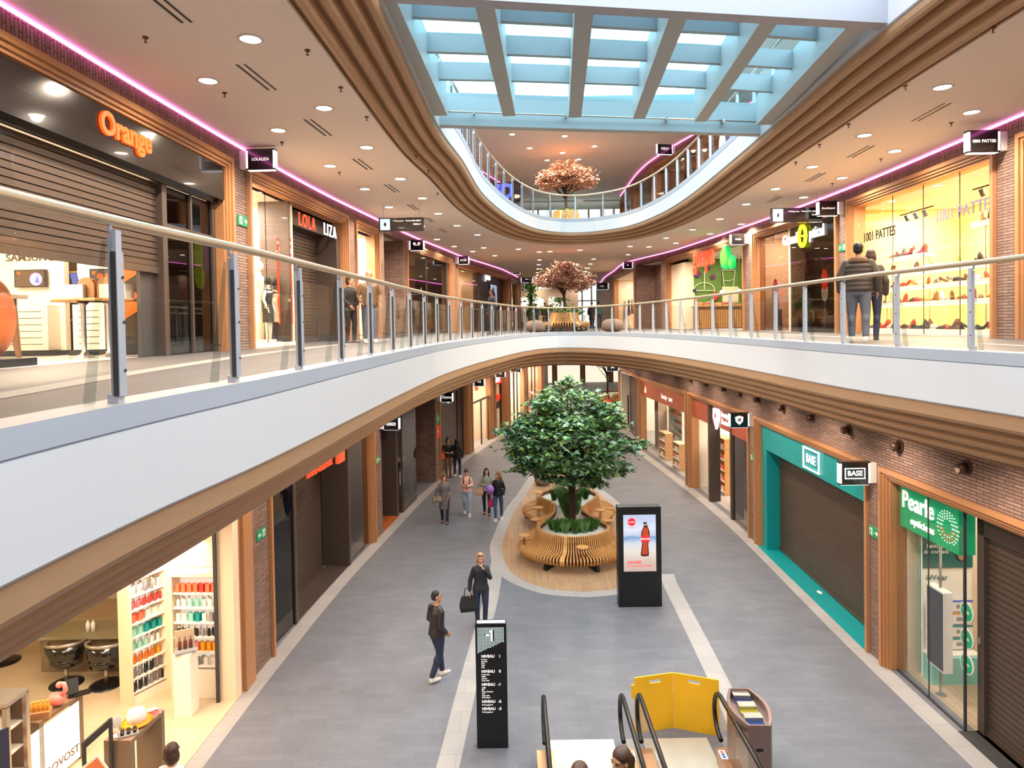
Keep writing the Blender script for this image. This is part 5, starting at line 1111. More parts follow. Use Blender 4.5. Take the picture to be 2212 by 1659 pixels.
# round wall spotlights in the brick band
zs = 4.48
for k, px in enumerate((2090, 1945, 1835, 1757, 1694, 1640, 1602, 1567, 1528, 1495, 1465, 1430, 1407, 1382)):
    try: w_ = wp(WR0, px, zs)
    except ValueError: continue
    i = min(range(len(WR0)), key=lambda j: (WR0[j] - w_).length); d = (WR0[min(i + 1, len(WR0) - 1)] - WR0[max(i - 1, 0)]).normalized(); r = math.atan2(-d.y, -d.x)
    o = thing('wall_spotlight', 'round bronze wall spotlight on the brick band, %s from the camera' % ORD[k], 'lamp', (w_.x, w_.y, zs), r, 'wall spotlights on the brick band')
    MB().cyl((0, 0, 0), (0, -.03, 0), .12, n=20).build('backplate', mat('bronze', (96, 66, 50), .35, metal=.6), o); MB().cyl((0, -.02, .01), (0, -.16, -.03), .07, .085, n=16).build('lamp_head', 'bronze', o)
    lit = k in (0, 12, 13)
    MB().cyl((0, -.161, -.03), (0, -.165, -.03), .06, n=16).build('lens', 'dark_frame' if not lit else 'cream_paint', o)
    if lit: s_ = spot((w_.x - .55, w_.y, 5.25), 34, (1, .6, .3), 110, .05, rot=(0, .9, 0))

# ------------------------------------------------------------------ balustrades
def balustrade(label, void, T, y0, spacing, start_i=None):
    t = thing('balustrade', label, 'railing', (void[len(void) // 2].x, void[len(void) // 2].y, T), 0)
    inv = Vector((void[len(void) // 2].x, void[len(void) // 2].y, T))
    rail = offset(void, 0.10); line = [p for p in rail]
    cum = [0]
    for a, b_ in zip(line[:-1], line[1:]): cum.append(cum[-1] + (b_ - a).length)
    def pos(s):
        for i in range(len(cum) - 1):
            if cum[i] <= s <= cum[i + 1]:
                k = (s - cum[i]) / max(1e-6, cum[i + 1] - cum[i]); p = line[i].lerp(line[i + 1], k)
                a = line[max(i - 1, 0)]; b_ = line[min(i + 2, len(line) - 1)]; return p, (b_ - a).normalized()
        return line[-1], (line[-1] - line[-2]).normalized()
    i0 = min(range(len(line)), key=lambda i: abs(line[i].y - y0) + (0 if line[i].x < 1 else 99)); s0 = cum[i0]
    while s0 - spacing > 0.3: s0 -= spacing
    MB().tube([(p.x - inv.x, p.y - inv.y, 1.04) for p in line], 0.032, 14).build('handrail', 'rail_metal', t)
    post = MB().box(-.032, .032, -.055, -.040, .04, .84).box(-.036, -.028, -.05, -.02, .04, .84, 1).box(-.026, .026, -.05, -.028, .84, .96)
    post.box(-.006, .006, -.034, .012, .02, .93); post.cyl((0, 0, .94), (0, 0, 1.02), .012, n=8); post.box(-.03, .03, -.04, .02, .0, .05)
    for z in (.18, .45, .70): post.cyl((0.018, -.056, z), (0.018, -.06, z), .009, n=8, m=1)
    pm = post.mesh('post', ['post_metal', 'charcoal'])
    strut = MB().loft([[(-.035, .09, 0), (-.035, .16, 0), (-.029, .16, 0), (-.029, .09, 0)], [(-.035, .0, .90), (-.035, .025, .90), (-.029, .025, .90), (-.029, .0, .90)]], 0, False).box(-.036, -.028, .06, .14, .27, .29).mesh('strut', 'fin_glass')
    s = s0; prev = None
    while s < cum[-1] - .1:
        p, d = pos(s); r = math.atan2(d.y, d.x)             # local y points away from the void
        po = link('post', pm, t, (p.x - inv.x, p.y - inv.y, 0.02), r); link('strut', strut, po)
        if prev:
            a, b_ = prev, p; v = (b_ - a).normalized(); aa = a + v * .05 - inv.xy; bb = b_ - v * .05 - inv.xy; n = Vector((-v.y, v.x)) * .006
            g = MB(); g.loft([[(aa.x - n.x, aa.y - n.y, .05), (bb.x - n.x, bb.y - n.y, .05), (bb.x + n.x, bb.y + n.y, .05), (aa.x + n.x, aa.y + n.y, .05)],
                              [(aa.x - n.x, aa.y - n.y, .86), (bb.x - n.x, bb.y - n.y, .86), (bb.x + n.x, bb.y + n.y, .86), (aa.x + n.x, aa.y + n.y, .86)]], 0, False).build('glass_panel', 'glass', t)
        prev = p; s += spacing
    return t
vis0 = [p for p in VL0 if p.y > 0.4]; vis1 = [p for p in VL1 if p.y > 13.0]
balustrade('curved glass balustrade with champagne handrail around the middle gallery opening', vis0, Z0, 3.86, 1.32)
balustrade('curved glass balustrade of the top gallery seen below the skylight', vis1, Z1, 15.6, 1.32)

# ------------------------------------------------------------------ ceiling fittings
def downlight(x, y, z, label, power=None, group=None, lamp=True, r=.125):
    o = thing('downlight', label, 'ceiling light', (x, y, z), 0, group)
    MB().lathe([(r, 0), (r + .025, 0), (r + .03, -.008), (r - .005, -.012)], n=24, caps=False).build('trim_ring', 'white_paint', o)
    MB().cyl((0, 0, -.004), (0, 0, -.002), r, n=24).build('lens', 'lamp_disc', o)
    if lamp: spot((0, 0, -.03), power, parent=o)
    return o
rowA = [(541, 84), (700, 233), (792, 318), (865, 386), (912, 428), (947, 461), (987, 487), (1031, 507), (1045, 535), (1069, 552), (1120, 538), (1188, 543)]
rowB = [(449, 174), (601, 281), (713, 358), (788, 408), (840, 447), (889, 483), (944, 517), (981, 532), (1021, 543)]
rowC = [(2036, 188), (1867, 292), (1754, 360), (1675, 408), (1612, 441), (1555, 473), (1496, 496), (1439, 514), (1361, 532), (1253, 540), (1165, 544)]
rowD = [(2099, 242), (1933, 326), (1819, 384), (1736, 426), (1676, 459), (1601, 484), (1534, 505), (1460, 525), (1402, 533), (1357, 550)]
for nm, row in (('in the left ceiling row beside the wooden edge', rowA), ('in the left ceiling row nearer the shops', rowB), ('in the right ceiling row beside the wooden edge', rowC), ('in the right ceiling row nearer the shops', rowD)):
    for k, (px, py) in enumerate(row):
        p = at(px, py, CM); downlight(p.x, p.y, CM, 'recessed downlight %s, %s from the camera' % (nm, ORD[k]), group='downlights of the middle gallery')
for k, (x, y) in enumerate(((-3.0, 5.6), (-4.2, 7.0), (6.6, 7.8), (7.9, 9.0), (6.5, 5.2))):
    downlight(x, y, CM, 'downlight above the camera outside the picture, %s' % ORD[k], group='downlights out of view')
for k in range(8):                                   # far part of the middle gallery
    y = 38 + 3.2 * k; downlight(1.6 + .08 * k, y, CM, 'small far downlight left of the pink tree, %s of its row' % ORD[k], 60, 'far downlights left'); downlight(4.6 + .2 * k, y, CM, 'small far downlight right of the pink tree, %s of its row' % ORD[k], 60, 'far downlights right')
for k, (px, py) in enumerate(((1106, 290), (1220, 294), (1337, 284), (1144, 320), (1215, 330), (1284, 316), (1182, 346), (1250, 344))):
    p = at(px, py, C1); downlight(p.x, p.y, C1, 'small downlight on the top gallery ceiling, %s counting from the skylight' % ORD[k], 700, 'downlights of the top gallery')
for k, y in enumerate((15.5, 19.5, 23.5)):
    for j, x in enumerate((-3.6, 7.6)): downlight(x, y, C1, 'top gallery downlight over the %s shops, %s' % (('left', 'right')[j], ORD[k]), 600, 'top gallery side downlights')
k = 0
for y in (3.5, 6.5, 9.5, 12.5, 15.5, 18.5, 21.5, 24.5, 27.5, 31, 35, 39, 43, 48, 54, 60, 67):
    xs = ((-3.4 if y < 22 else None), 6.2 if y < 30 else None)
    if y >= 31: xs = (-1.6 + (y - 31) * .13 + .9, 5.2 if y < 46 else 7, 2.4 + (y - 31) * .08)
    elif y > 29: xs = (0, 4)
    for x in xs:
        if x is None: continue
        downlight(x, y, C0, 'ceiling light of the lowest floor under the gallery, number %d counted from the camera' % (k + 1), 120 if y < 46 else 170, 'lowest floor downlights'); k += 1
def vent(x, y, rot, z, label, g):
    o = thing('slot_vent', label, 'ceiling vent', (x, y, z), rot, g); MB().box(-.5, .5, -.07, -.035, -.004, .0).box(-.5, .5, .035, .07, -.004, 0).build('slots', 'charcoal', o)
    MB().box(-.53, .53, -.09, -.075, -.006, 0).box(-.53, .53, .075, .09, -.006, 0).build('rim', 'white_paint', o)
for k, (px, py) in enumerate(((350, 4), (556, 168), (688, 276), (784, 355), (847, 407), (893, 448), (929, 475), (957, 498))):
    p = at(px, py, CM); vent(p.x, p.y, PI / 2 - .06 - .012 * k, CM, 'dark double slot vent in the left ceiling, %s from the camera' % ORD[k], 'slot vents left')
for k, (px, py) in enumerate(((2010, 243), (1858, 328), (1760, 383), (1672, 431))):
    p = at(px, py, CM); vent(p.x, p.y, PI / 2 - .05, CM, 'pale double slot vent in the right ceiling, %s from the camera' % ORD[k], 'slot vents right')
spr = MB().cyl((0, 0, 0), (0, 0, -.015), .035, n=12).cyl((0, 0, -.015), (0, 0, -.06), .008, n=6).cyl((0, 0, -.06), (0, 0, -.064), .022, n=10).mesh('sprinkler', 'bronze')
for k, (px, py) in enumerate(((314, 80), (485, 200), (609, 307), (664, 108), (736, 188), (792, 252), (733, 372), (899, 336), (925, 368), (945, 417), (1956, 185), (1833, 268), (1770, 312), (1903, 343), (1719, 350), (1798, 396), (2055, 265), (2145, 60))):
    p = at(px, py, CM); q = link('sprinkler', spr, None, (p.x, p.y, CM)); tag(q, 'small sprinkler head on the %s ceiling, number %d in order away from the left edge' % ('left' if px < 1000 else 'right', k + 1), 'sprinkler', 'ceiling sprinklers')

# ------------------------------------------------------------------ blade signs
def near_wall(poly, zf, px, z, right=False, near=.0):
    p = wp(poly, px, z); i = min(range(len(poly)), key=lambda j: (poly[j] - p).length); a, b_ = poly[max(i - 2, 0)], poly[min(i + 2, len(poly) - 1)]
    d = (b_ - a).normalized() * (-1 if right else 1); return Seg(p, p + d, 0)
def place_blade(poly, px_wall, py, zc_guess, txt, label, right=False, **kw):
    s = near_wall(poly, 0, px_wall, zc_guess, right); p = s.A; z = EYE.z - (py - 697.7 + .0165 * (px_wall - 1106)) / FPX * p.y
    return blade_sign(s, 0, z, txt, label, **kw)
place_blade(WL, 520, 349, 9.9, 'LOLALIZA', 'black blade sign reading LOLALIZA high on the left brick pier', size=.075, w=.56, h=.40)
def bow(t, sgn, y): 
    b = MB(); x = sgn * .069
    for k in (-1, 1): b.ball((x, y + k * .09, .06), (.004, .06, .045), 10, 6)
    b.build('bow_symbol', 'sign_soft', t)
place_blade(WL, 878, 531, 9.8, 'PARFOIS', 'black blade sign with a bow shape on the brick pier above the red fire sign', size=.06, w=.56, h=.40, extra=bow)
place_blade(WL, 984, 563, 9.8, 'JULES', 'black blade sign reading JULES on the left wall before the menswear shop', size=.13, w=.56, h=.40)
place_blade(WL, 1103, 587, 9.8, 'CELIO', 'first small black blade sign beyond the menswear shop on the left wall', size=.1, w=.56, h=.40)
place_blade(WL, 1122, 604, 9.8, 'ESPRIT', 'second small black blade sign beyond the menswear shop, lower and farther', size=.1, w=.9, h=.5)
place_blade(WL, 1129, 620, 9.8, 'ETAM', 'third and farthest small black blade sign on the upper left wall', size=.1, w=.9, h=.5)
place_blade(WR1, 2172, 308, 9.9, '1001 PATTES', 'black blade sign reading 1001 PATTES high on the right brick pier', True, size=.075, w=.56, h=.40)
place_blade(WR1, 1820, 451, 9.9, 'GrandOptical', 'black blade sign of the optician at the right beside the hanging direction sign', True, size=.065, w=.56, h=.40)
place_blade(WR1, 1617, 517, 9.8, 'guapa', 'black blade sign reading guapa on the pier right of the juice bar', True, size=.1, w=.56, h=.40)
place_blade(WR1, 1371, 573, 9.8, 'six', 'small black blade sign beside the narrow clothes shop right of the pink tree', True, size=.1, w=.56, h=.40)
place_blade(WR1, 1318, 618, 9.8, 'veritas', 'small black blade sign at the far end of the upper right wall', True, size=.1, w=.9, h=.5)
place_blade(WLL, 818, 915, 4.3, 'oxo', 'black blade sign half hidden under the slab edge with pink glow below', size=.2, w=.56, h=.42, tm='sign_white')
place_blade(WLL, 945, 858, 4.3, 'Zigang', 'black blade sign reading Zigang over the red fire sign', size=.17, w=.56, h=.42, tm='sign_soft')
place_blade(WLL, 1018, 825, 4.3, 'TUI', 'black blade sign with a smile mark at the travel agency', size=.14, w=.6, h=.45)
place_blade(WLL, 1066, 807, 4.3, 'Ixina', 'black blade sign next beyond the travel agency, over the pale wall shop', size=.12, w=.6, h=.45)
place_blade(WLL, 1099, 796, 4.3, 'MANGO', 'black blade sign third beyond the travel agency with a bright edge', size=.12, w=.7, h=.48)
place_blade(WLL, 1140, 783, 4.3, 'H&M', 'farthest black blade sign on the lower left just under the arch', size=.12, w=.9, h=.5)
place_blade(WR0, 1626, 907, 4.3, '', 'black blade sign with a white shield reading di on the lower right wall', True, w=.6, h=.46, extra=lambda t, sgn, y: (
    MB().poly([(sgn * .07, y + a, b_) for a, b_ in ((-.13, .1), (0, .14), (.13, .1), (.11, -.05), (0, -.15), (-.11, -.05))]).build('shield_emblem', 'sign_soft', t),
    text('lettering', 'di', .15, 'black', t, (sgn * .074, y, .01), (-PI / 2 if sgn < 0 else PI / 2), .004, .03)))
place_blade(WR0, 1891, 1022, 4.3, 'BASE', 'black blade sign reading BASE in a white border on the lower right pier', True, size=.14, w=.6, h=.46, tm='sign_white', bold=.02, frame=True)
place_blade(WR0, 1341, 792, 4.3, 'X', 'small black blade sign with a white X at the far corner post', True, size=.3, w=.8, h=.55, tm='sign_white', bold=.04)
def pier_sign(poly, px, py, zg, label, right=False, arrow=1, m='exit_green', h=.2, w=.2):
    s = near_wall(poly, 0, px, zg, right); z = EYE.z - (py - 697.7 + .0165 * (px - 1106)) / FPX * s.A.y; exit_sign(s, 0, z, label, m, w, h, arrow)
pier_sign(WL, 523, 478, 8.8, 'green emergency exit sign on the brick pier left of the LOLA LIZA window', arrow=1)
pier_sign(WLL, 563, 1156, 2.6, 'green emergency exit sign with left arrow on the pier beside the salon', arrow=-1)
pier_sign(WLL, 815, 995, 2.6, 'green emergency exit sign on the narrow lower left pier before the small shutter', arrow=1, w=.15)
pier_sign(WLL, 945, 905, 2.6, 'green emergency exit sign under the Zigang blade sign', arrow=-1, w=.14, h=.4)
pier_sign(WLL, 946, 933, 2.4, 'red fire equipment sign under the green exit sign of the lower left wall', arrow=1, m='safety_red', h=.55, w=.14)
pier_sign(WR0, 1890, 1153, 2.6, 'green emergency exit sign on the brick pier between BASE and the optician', True, arrow=1)
pier_sign(WR0, 1627, 990, 2.6, 'green emergency exit sign on the narrow pier left of the teal front', True, arrow=1, w=.13)
pier_sign(WR1, 1821, 535, 8.8, 'green emergency exit sign on the pier left of the shoe shop', True, arrow=-1)
def hang_sign(px0, px1, pyc, ceil_py, label, wd, hgt):
    c = at((px0 + px1) / 2, ceil_py, CM); z = EYE.z - (pyc - 697.7 + .0165 * ((px0 + px1) / 2 - 1106)) / FPX * c.y; o = thing('hanging_sign', label, 'sign', (c.x, c.y, z), 0)
    MB().box(-wd / 2, wd / 2, -.06, .06, -hgt / 2, hgt / 2).build('panel', 'gloss_black', o)
    MB().box(-wd / 2 + .04, -wd / 2 + .32, -.066, -.06, -hgt / 2 + .03, hgt / 2 - .03).build('lit_pictogram', emis('pictogram', (.55, .75, 1.0), 1.0), o); MB().ball((-wd / 2 + .18, -.067, 0), (.035, .003, .06), 10, 6).build('pictogram_dot', 'black', o)
    text('lettering', '< Parking atrium   ^ Boulevard Des Alliés >', .058, 'sign_soft', o, (.16, -.066, .1), 0, .004, .0, sx=.8); text('lettering', 'Publikbar >', .058, 'sign_soft', o, (wd / 2 - .2, -.066, .0), 0, .004, .0, sx=.8)
    for x in (-wd * .4, wd * .4): MB().cyl((x, 0, hgt / 2), (x, 0, CM - z), .005, n=6).build('cable', 'steel', o)
hang_sign(818, 916, 486, 441, 'black hanging direction sign with a lit square, over the left gallery', 1.3, .38)
hang_sign(1667, 1772, 466, 418, 'black hanging direction sign with a lit square, over the right gallery', 1.42, .40)

# ------------------------------------------------------------------ skylight
ZB = 10.86
FL, FR, NR = at(950, 269, ZB), at(1650, 290, ZB), at(1912, 62, ZB); n1, n2 = at(1036, 11, ZB), NR
sl = (n2.y - n1.y) / (n2.x - n1.x); NL = Vector((-1.5, n2.y + sl * (-1.5 - n2.x), ZB))
sk = thing('skylight', 'glazed skylight grid with white beams set into the opening of the top gallery', 'skylight', (0, 0, 0), 0)
def lerp(a, b_, t): return a + (b_ - a) * t
farx = [950, 1100, 1242, 1380, 1513, 1650]; fary = [250, 251, 254, 257, 263, 270]
nearp = [None, (1047, 13), (1262, 26), (1465, 39), (1662, 48), (1850, 62)]
bh = .60
def beam(p, q, w, z0, z1, name='beam'): 
    d = (q - p).normalized(); n = Vector((-d.y, d.x, 0)) * (w / 2); b = MB()
    b.loft([[tuple((p + n).xy) + (z0,), tuple((q + n).xy) + (z0,), tuple((q - n).xy) + (z0,), tuple((p - n).xy) + (z0,)], [tuple((p + n).xy) + (z1,), tuple((q + n).xy) + (z1,), tuple((q - n).xy) + (z1,), tuple((p - n).xy) + (z1,)]], 0, False)
    return b.build(name, 'skylight_beam', sk)
tops = []
for k in range(6):
    p = at(farx[k], fary[k], ZB); q = at(*nearp[k], ZB) if nearp[k] else NL.copy()
    beam(p, q, .24 if 0 < k < 5 else .30, ZB, ZB + bh); tops.append((p, q))
for t_ in (.25, .51, .77):
    P_ = [lerp(tp, tq, 1 - t_) for tp, tq in tops]; 
    for a, c_ in zip(P_[:-1], P_[1:]): beam(a, c_, .09, ZB + .30, ZB + bh, 'cross_beam')
beam(FL + Vector((-.1, .12, 0)), FR + Vector((.2, .12, 0)), .22, ZB, ZB + bh + .05, 'end_beam')
nb0, nb1 = NL + Vector((-.2, -.1, 0)), NR + Vector((.0, -.1, 0)); beam(nb0, nb1, .22, ZB - .02, ZB + 2.6, 'tall_end_beam').data.materials[0] = M('end_beam_white')
MB().prism([tuple(p.xy) for p in (tops[0][1], tops[5][1], FR, FL)], ZB + bh - .03, ZB + bh, 0).build('glazing', 'sky_glass', sk)
d = (FR - FL); b = MB(); o0 = FL + Vector((0, -.14, .22)); o1 = FR + Vector((0, -.14, .22)); b.cyl(tuple(o0), tuple(o1), .018, n=8)
for f_ in (.1, .37, .68, .86): q = lerp(o0, o1, f_); b.box(q.x - .02, q.x + .02, q.y - .03, q.y + .12, q.z - .04, q.z + .03)
b.build('sprinkler_pipe', 'steel', sk)
# the far part of the top storey: walls, ceiling, far glass wall
struct(flip(MB().prism([(-17, 13.3), (-2.6, 13.3), (-2.6, 26.5), (7.6, 26.5), (7.6, 13.3), (20, 13.3), (20, FAR), (-17, FAR)], C1, C1, 0).build('ceiling', 'plaster')))
o = thing('roof_glazing', 'upper roof glazing over the top gallery opening', 'skylight', (2.5, 20, C1)); MB().box(-5.1, 5.1, -6.6, 6.5, .02, .05).build('glazing', 'sky_glass', o); MB().box(-5.2, -5.1, -6.7, 6.6, 0, .3).box(5.1, 5.2, -6.7, 6.6, 0, .3).box(-5.2, 5.2, 6.5, 6.6, 0, .3).build('frame', 'skylight_beam', o)
struct(MB().box(-17, -3.0, 13.1, 13.3, ZB + .7, C1 + .3).box(9, 20, 13.1, 13.3, ZB + .7, C1 + .3).build('wall_near_top', 'plaster'))
gl = thing('glass_screen', 'glass screen wall standing on the end beam of the skylight', 'glass wall', (0, 0, 0)); 
gl.location = (2.9, 13.9, ZB + .7)
MB().box(-5.9, 6.1, -.2, -.18, 0, 3.1).build('glazing', 'clear_glass', gl); MB().box(-5.9, -5.8, -.24, -.14, 0, 3.1).box(6.0, 6.1, -.24, -.14, 0, 3.1).build('frame', 'skylight_beam', gl)
WT_L = curve([(-6.5, 13.3), (-5.6, 18), (-4.9, 24), (-4.2, 29), (-2.4, 35), (-.6, 41), (.6, 46)], .4); WT_R = curve([(11, 13.3), (10.6, 18), (10, 24), (8.5, 30.5), (7.7, 34.4), (7.3, 38.5), (7.45, 46)], .4)
for poly, right, nm in ((WT_L, False, 'wall_left'), (WT_R, True, 'wall_right')):
    m_ = wall_bands(poly, Z1, 3.55, C1, nm, y0=13.8, right=right); led_strip(m_, 'glowing pink light strip at the %s ceiling edge of the top gallery' % ('right' if right else 'left'))
    pts = poly[::-1] if right else poly; i = 0; k = 0
    while i < len(pts) - 8:
        j = min(i + 13, len(pts) - 1); s = Seg(pts[i], pts[j], Z1); 
        t = shop(s, 'shop front on the %s of the top gallery, %s in order away from the skylight' % ('right' if right else 'left', ORD[k]), zo=3.55); t['group'] = 'top gallery shop fronts'
        pane(t, .24, s.W - .24, .16, .03, 3.3, 'mid_glass'); MB().box(s.W * .55, s.W - .24, .4, .5, 0, 3.3).build('fascia_panel', 'dark_frame', t); room(s, .1, s.W - .1, 2.5, 3.3, 'cloth_brown' if right else 'cream_paint', 'wood_floor', power=70)
        i = j; k += 1
s = near_wall(WT_R, 0, 1458, 14.6, True); z = EYE.z + (692 - 325) / FPX * s.A.y; blade_sign(s, 0, z, 'KIKO', 'black blade sign reading KIKO on the right of the top gallery', size=.16, w=.8, h=.52, tm='sign_soft', bold=.03)
s = near_wall(WT_R, 0, 1332, 14.0, True); z = EYE.z + (693 - 412) / FPX * s.A.y; blade_sign(s, 0, z, 'rituals', 'small black blade sign at the far right of the top gallery beside the pink strip', size=.1, w=.8, h=.5)
p = atY(1090, 415, 33.5); o = thing('blue_sign', 'blue glowing sign on the left of the top gallery behind the railing', 'sign', tuple(p), -.5); text('lettering', 'JD', 1.0, 'sign_blue', o, (0, 0, 0), 0, .06, .04); MB().box(-.9, .9, .05, .12, -.5, .5).build('backing', 'black', o)
p = atY(1560, 312, 24); o = thing('blue_sign', 'white and blue lit figure sign behind the right top railing', 'sign', tuple(p), -PI / 2 + .3); MB().ball((0, 0, 0), (.2, .03, .42), 12, 8).build('figure', 'sign_white', o); MB().ball((.5, 0, .1), (.1, .03, .1), 10, 6).build('dot', 'sign_blue', o)
def far_glass(label, x0, x1, y, z0, z1, n, power, door=False):
    o = thing('glass_facade', label, 'glass wall', ((x0 + x1) / 2, y, z0), 0); w = (x1 - x0) / 2; h = z1 - z0
    MB().box(-w, w, .6, .62, 0, h).build('daylight_pane', emis('daylight', (.86, 1.0, .93), 1.25), o)
    b = MB()
    for k in range(n + 1): b.box(-w + 2 * w * k / n - .06, -w + 2 * w * k / n + .06, 0, .3, 0, h)
    b.box(-w, w, 0, .25, h * .62, h * .62 + .1); b.build('mullion', 'steel', o); pane(o, -w, w, .1, 0, h, 'glass')
    return o
far_glass('bright glazed end wall of the middle gallery seen behind the pink tree', -.5, 10.5, 66, Z0, CM - .02, 12, 0)
far_glass('bright glazed end wall of the top gallery behind the copper tree', .2, 8.0, 47, Z1, C1 - .6, 9, 0)
p = atY(1160, 655, 58); o = thing('shop_lettering', 'white glowing letters on the pale far shop left of the pink tree trunk', 'sign', tuple(p), 0); text('lettering', 'SUPER EM', 1.1, 'sign_white', o, (0, 0, 0), 0, .05, .03); MB().box(-1.4, 3.5, .1, .3, -1.6, 1.2).build('backing', 'cream_paint', o)

# ------------------------------------------------------------------ trees
def leaf_shape(kind):
    if kind == 'maple':
        a = [(0, 0), (.28, -.1), (.25, .12), (.5, .22), (.28, .38), (.22, .45), (.12, .62), (0, 1.0)]
        return a + [(-x, y) for x, y in reversed(a[1:-1])]
    return [(0, 0), (.28, .3), (.3, .6), (0, 1), (-.3, .6), (-.28, .3)]
def leafmesh(centres, size, kind, mats, seed=1, droop=.3, flat=.1):
    rg = random.Random(seed); sh = leaf_shape(kind); b = MB()
    for c in centres:
        s = size * rg.uniform(.7, 1.2); th = rg.uniform(0, 2 * PI); d = Vector((math.cos(th), math.sin(th), rg.uniform(-droop - .6, .35))).normalized()
        up = Vector((rg.uniform(-1, 1) * (1 - flat), rg.uniform(-1, 1) * (1 - flat), 1)).normalized(); r = d.cross(up).normalized(); n = r.cross(d)
        k = len(b.v); c = Vector(c)
        for x, y in sh: b.v.append(tuple(c + r * (x * s) + d * (y * s) + n * (-abs(x) * .35 * s - (y - .5) ** 2 * .2 * s)))
        m = rg.choice((0, 0, 0, 1, 1, 1, 2, 2, 3) if len(mats) > 3 else (0, 0, 1, 2)); m = min(m, len(mats) - 1)
        b.face(list(range(k, k + len(sh))), m)
    return b
def tree(label, x, y, z0, ztrunk, crown, n, size, kind, mats, barkm, seed, tr=.09, branches=14, group=None, lift=.0):
    """crown: list of (dx, dy, z, rx, ry, rz) ellipsoids"""
    rg = random.Random(seed); o = thing('indoor_tree', label, 'tree', (x, y, z0), 0, group); b = MB()
    topz = max(c[2] for c in crown) - z0
    b.tube([(0, 0, 0), (.02, .01, ztrunk * .5), (0, .02, ztrunk), (.03, 0, (ztrunk + topz) / 2), (.0, 0, topz)], [tr * 1.25, tr, tr * .9, tr * .55, tr * .15], 10)
    pts = []
    for k in range(branches):
        c = crown[k % len(crown)]; a = rg.uniform(0, 2 * PI); f_ = rg.uniform(.5, .95)
        e = Vector((c[0] + c[3] * f_ * math.cos(a), c[1] + c[4] * f_ * math.sin(a), c[2] - z0 + c[5] * rg.uniform(-.7, .7))); s = Vector((0, 0, rg.uniform(ztrunk * .85, (ztrunk + topz) / 2)))
        mid = s.lerp(e, .5) + Vector((0, 0, -.08 * e.xy.length + lift)); b.tube([tuple(s), tuple(mid), tuple(e)], [tr * .42, tr * .28, tr * .08], 6)
        pts += [(mid, e)]
        for q in range(2):
            e2 = e + Vector((rg.uniform(-.35, .35), rg.uniform(-.35, .35), rg.uniform(-.2, .35))) * (c[3] * .5); b.tube([tuple(mid.lerp(e, .4)), tuple(e2)], [tr * .2, tr * .05], 5); pts.append((mid, e2))
    b.build('trunk', barkm, o)
    cs = []; tot = sum(c[3] * c[4] * c[5] for c in crown)
    for c in crown:
        m = int(n * c[3] * c[4] * c[5] / tot)
        # clumps on the shell give the layered outline of the crown
        cl = []
        for q in range(max(4, m // 45)):
            u = Vector((rg.gauss(0, 1), rg.gauss(0, 1), rg.gauss(0, 1))).normalized() * rg.uniform(.55, 1.0) ** .6; cl.append(u)
        for q in range(m):
            u = rg.choice(cl) + Vector((rg.gauss(0, 1), rg.gauss(0, 1), rg.gauss(0, .6))) * .16
            cs.append((c[0] + u.x * c[3], c[1] + u.y * c[4], c[2] - z0 + u.z * c[5]))
    leafmesh(cs, size, kind, mats, seed).build('foliage', mats, o)
    return o
mat('leaf_dark', (70, 112, 68), .45); mat('leaf_mid', (108, 150, 88), .45); mat('leaf_light', (150, 180, 88), .45); mat('bark', (66, 44, 34), .85, bump=.6, nscale=20, noise=.3, stretch=(3, 3, .6))
mat('leaf_cyan', (134, 162, 142), .4)
TX, TY = 1.74, 20.75
tree('large green maple tree rising from the slatted bench planter on the lowest floor', TX, TY, .75, 1.5,
     [(0, 0, 3.35, 1.75, 1.6, 1.0), (-.15, 0, 4.25, 1.25, 1.2, .85), (-.95, -.1, 2.75, .95, .9, .5), (.85, -.2, 2.55, .95, .9, .6), (1.35, .1, 3.15, .8, .7, .42), (0, -.2, 2.5, 1.1, 1.0, .5), (-1.2, 0, 3.5, .8, .8, .55), (1.95, .0, 3.1, .38, .4, .2), (.95, .1, 3.95, .8, .7, .5), (0, 0, 5.0, .45, .45, .3)],
     11000, .185, 'maple', ['leaf_dark', 'leaf_mid', 'leaf_cyan', 'leaf_light'], 'bark', 5, tr=.10, branches=34)
mat('leaf_copper', (204, 158, 128), .6); mat('leaf_rust', (168, 122, 100), .6); mat('leaf_pinkish', (206, 164, 150), .6); mat('leaf_amber', (224, 138, 60), .6)
p = atY(1219, 668, 33.0); PX, PY = p.x, 33.0
tree('reddish pink leaved tree in the round bench on the middle gallery', PX, PY, Z0 + .8, .85, [(0, 0, 9.05, 1.15, 1.1, .55), (-.55, 0, 8.9, .8, .8, .42), (.6, 0, 8.85, .75, .8, .42), (0, 0, 9.4, .8, .8, .42)], 8500, .12, 'oval', ['leaf_rust', 'leaf_pinkish', 'leaf_copper'], 'bark', 8, tr=.07, branches=26, lift=.15)
p = atY(1222, 440, 33.4); QX, QY = p.x, 33.4
tree('copper leaved tree in the round bench on the top gallery', QX, QY, Z1 + .8, .75, [(0, 0, 14.0, 1.2, 1.1, .5), (-.6, 0, 13.75, .85, .8, .4), (.65, 0, 13.75, .85, .8, .4), (0, 0, 14.35, .75, .8, .4)], 8500, .12, 'oval', ['leaf_copper', 'leaf_rust', 'leaf_copper'], 'bark', 9, tr=.07, branches=26, lift=.15)
p = atY(1312, 836, 58); 
tree('orange leaved tree far off on the lowest floor beyond the big green tree', p.x, 58, .6, 1.6, [(0, 0, 4.0, 1.7, 1.5, .9), (-.9, 0, 3.7, .9, .9, .55)], 2600, .14, 'oval', ['leaf_amber', 'leaf_copper', 'leaf_rust'], 'bark', 11, tr=.08, branches=16, lift=.1)
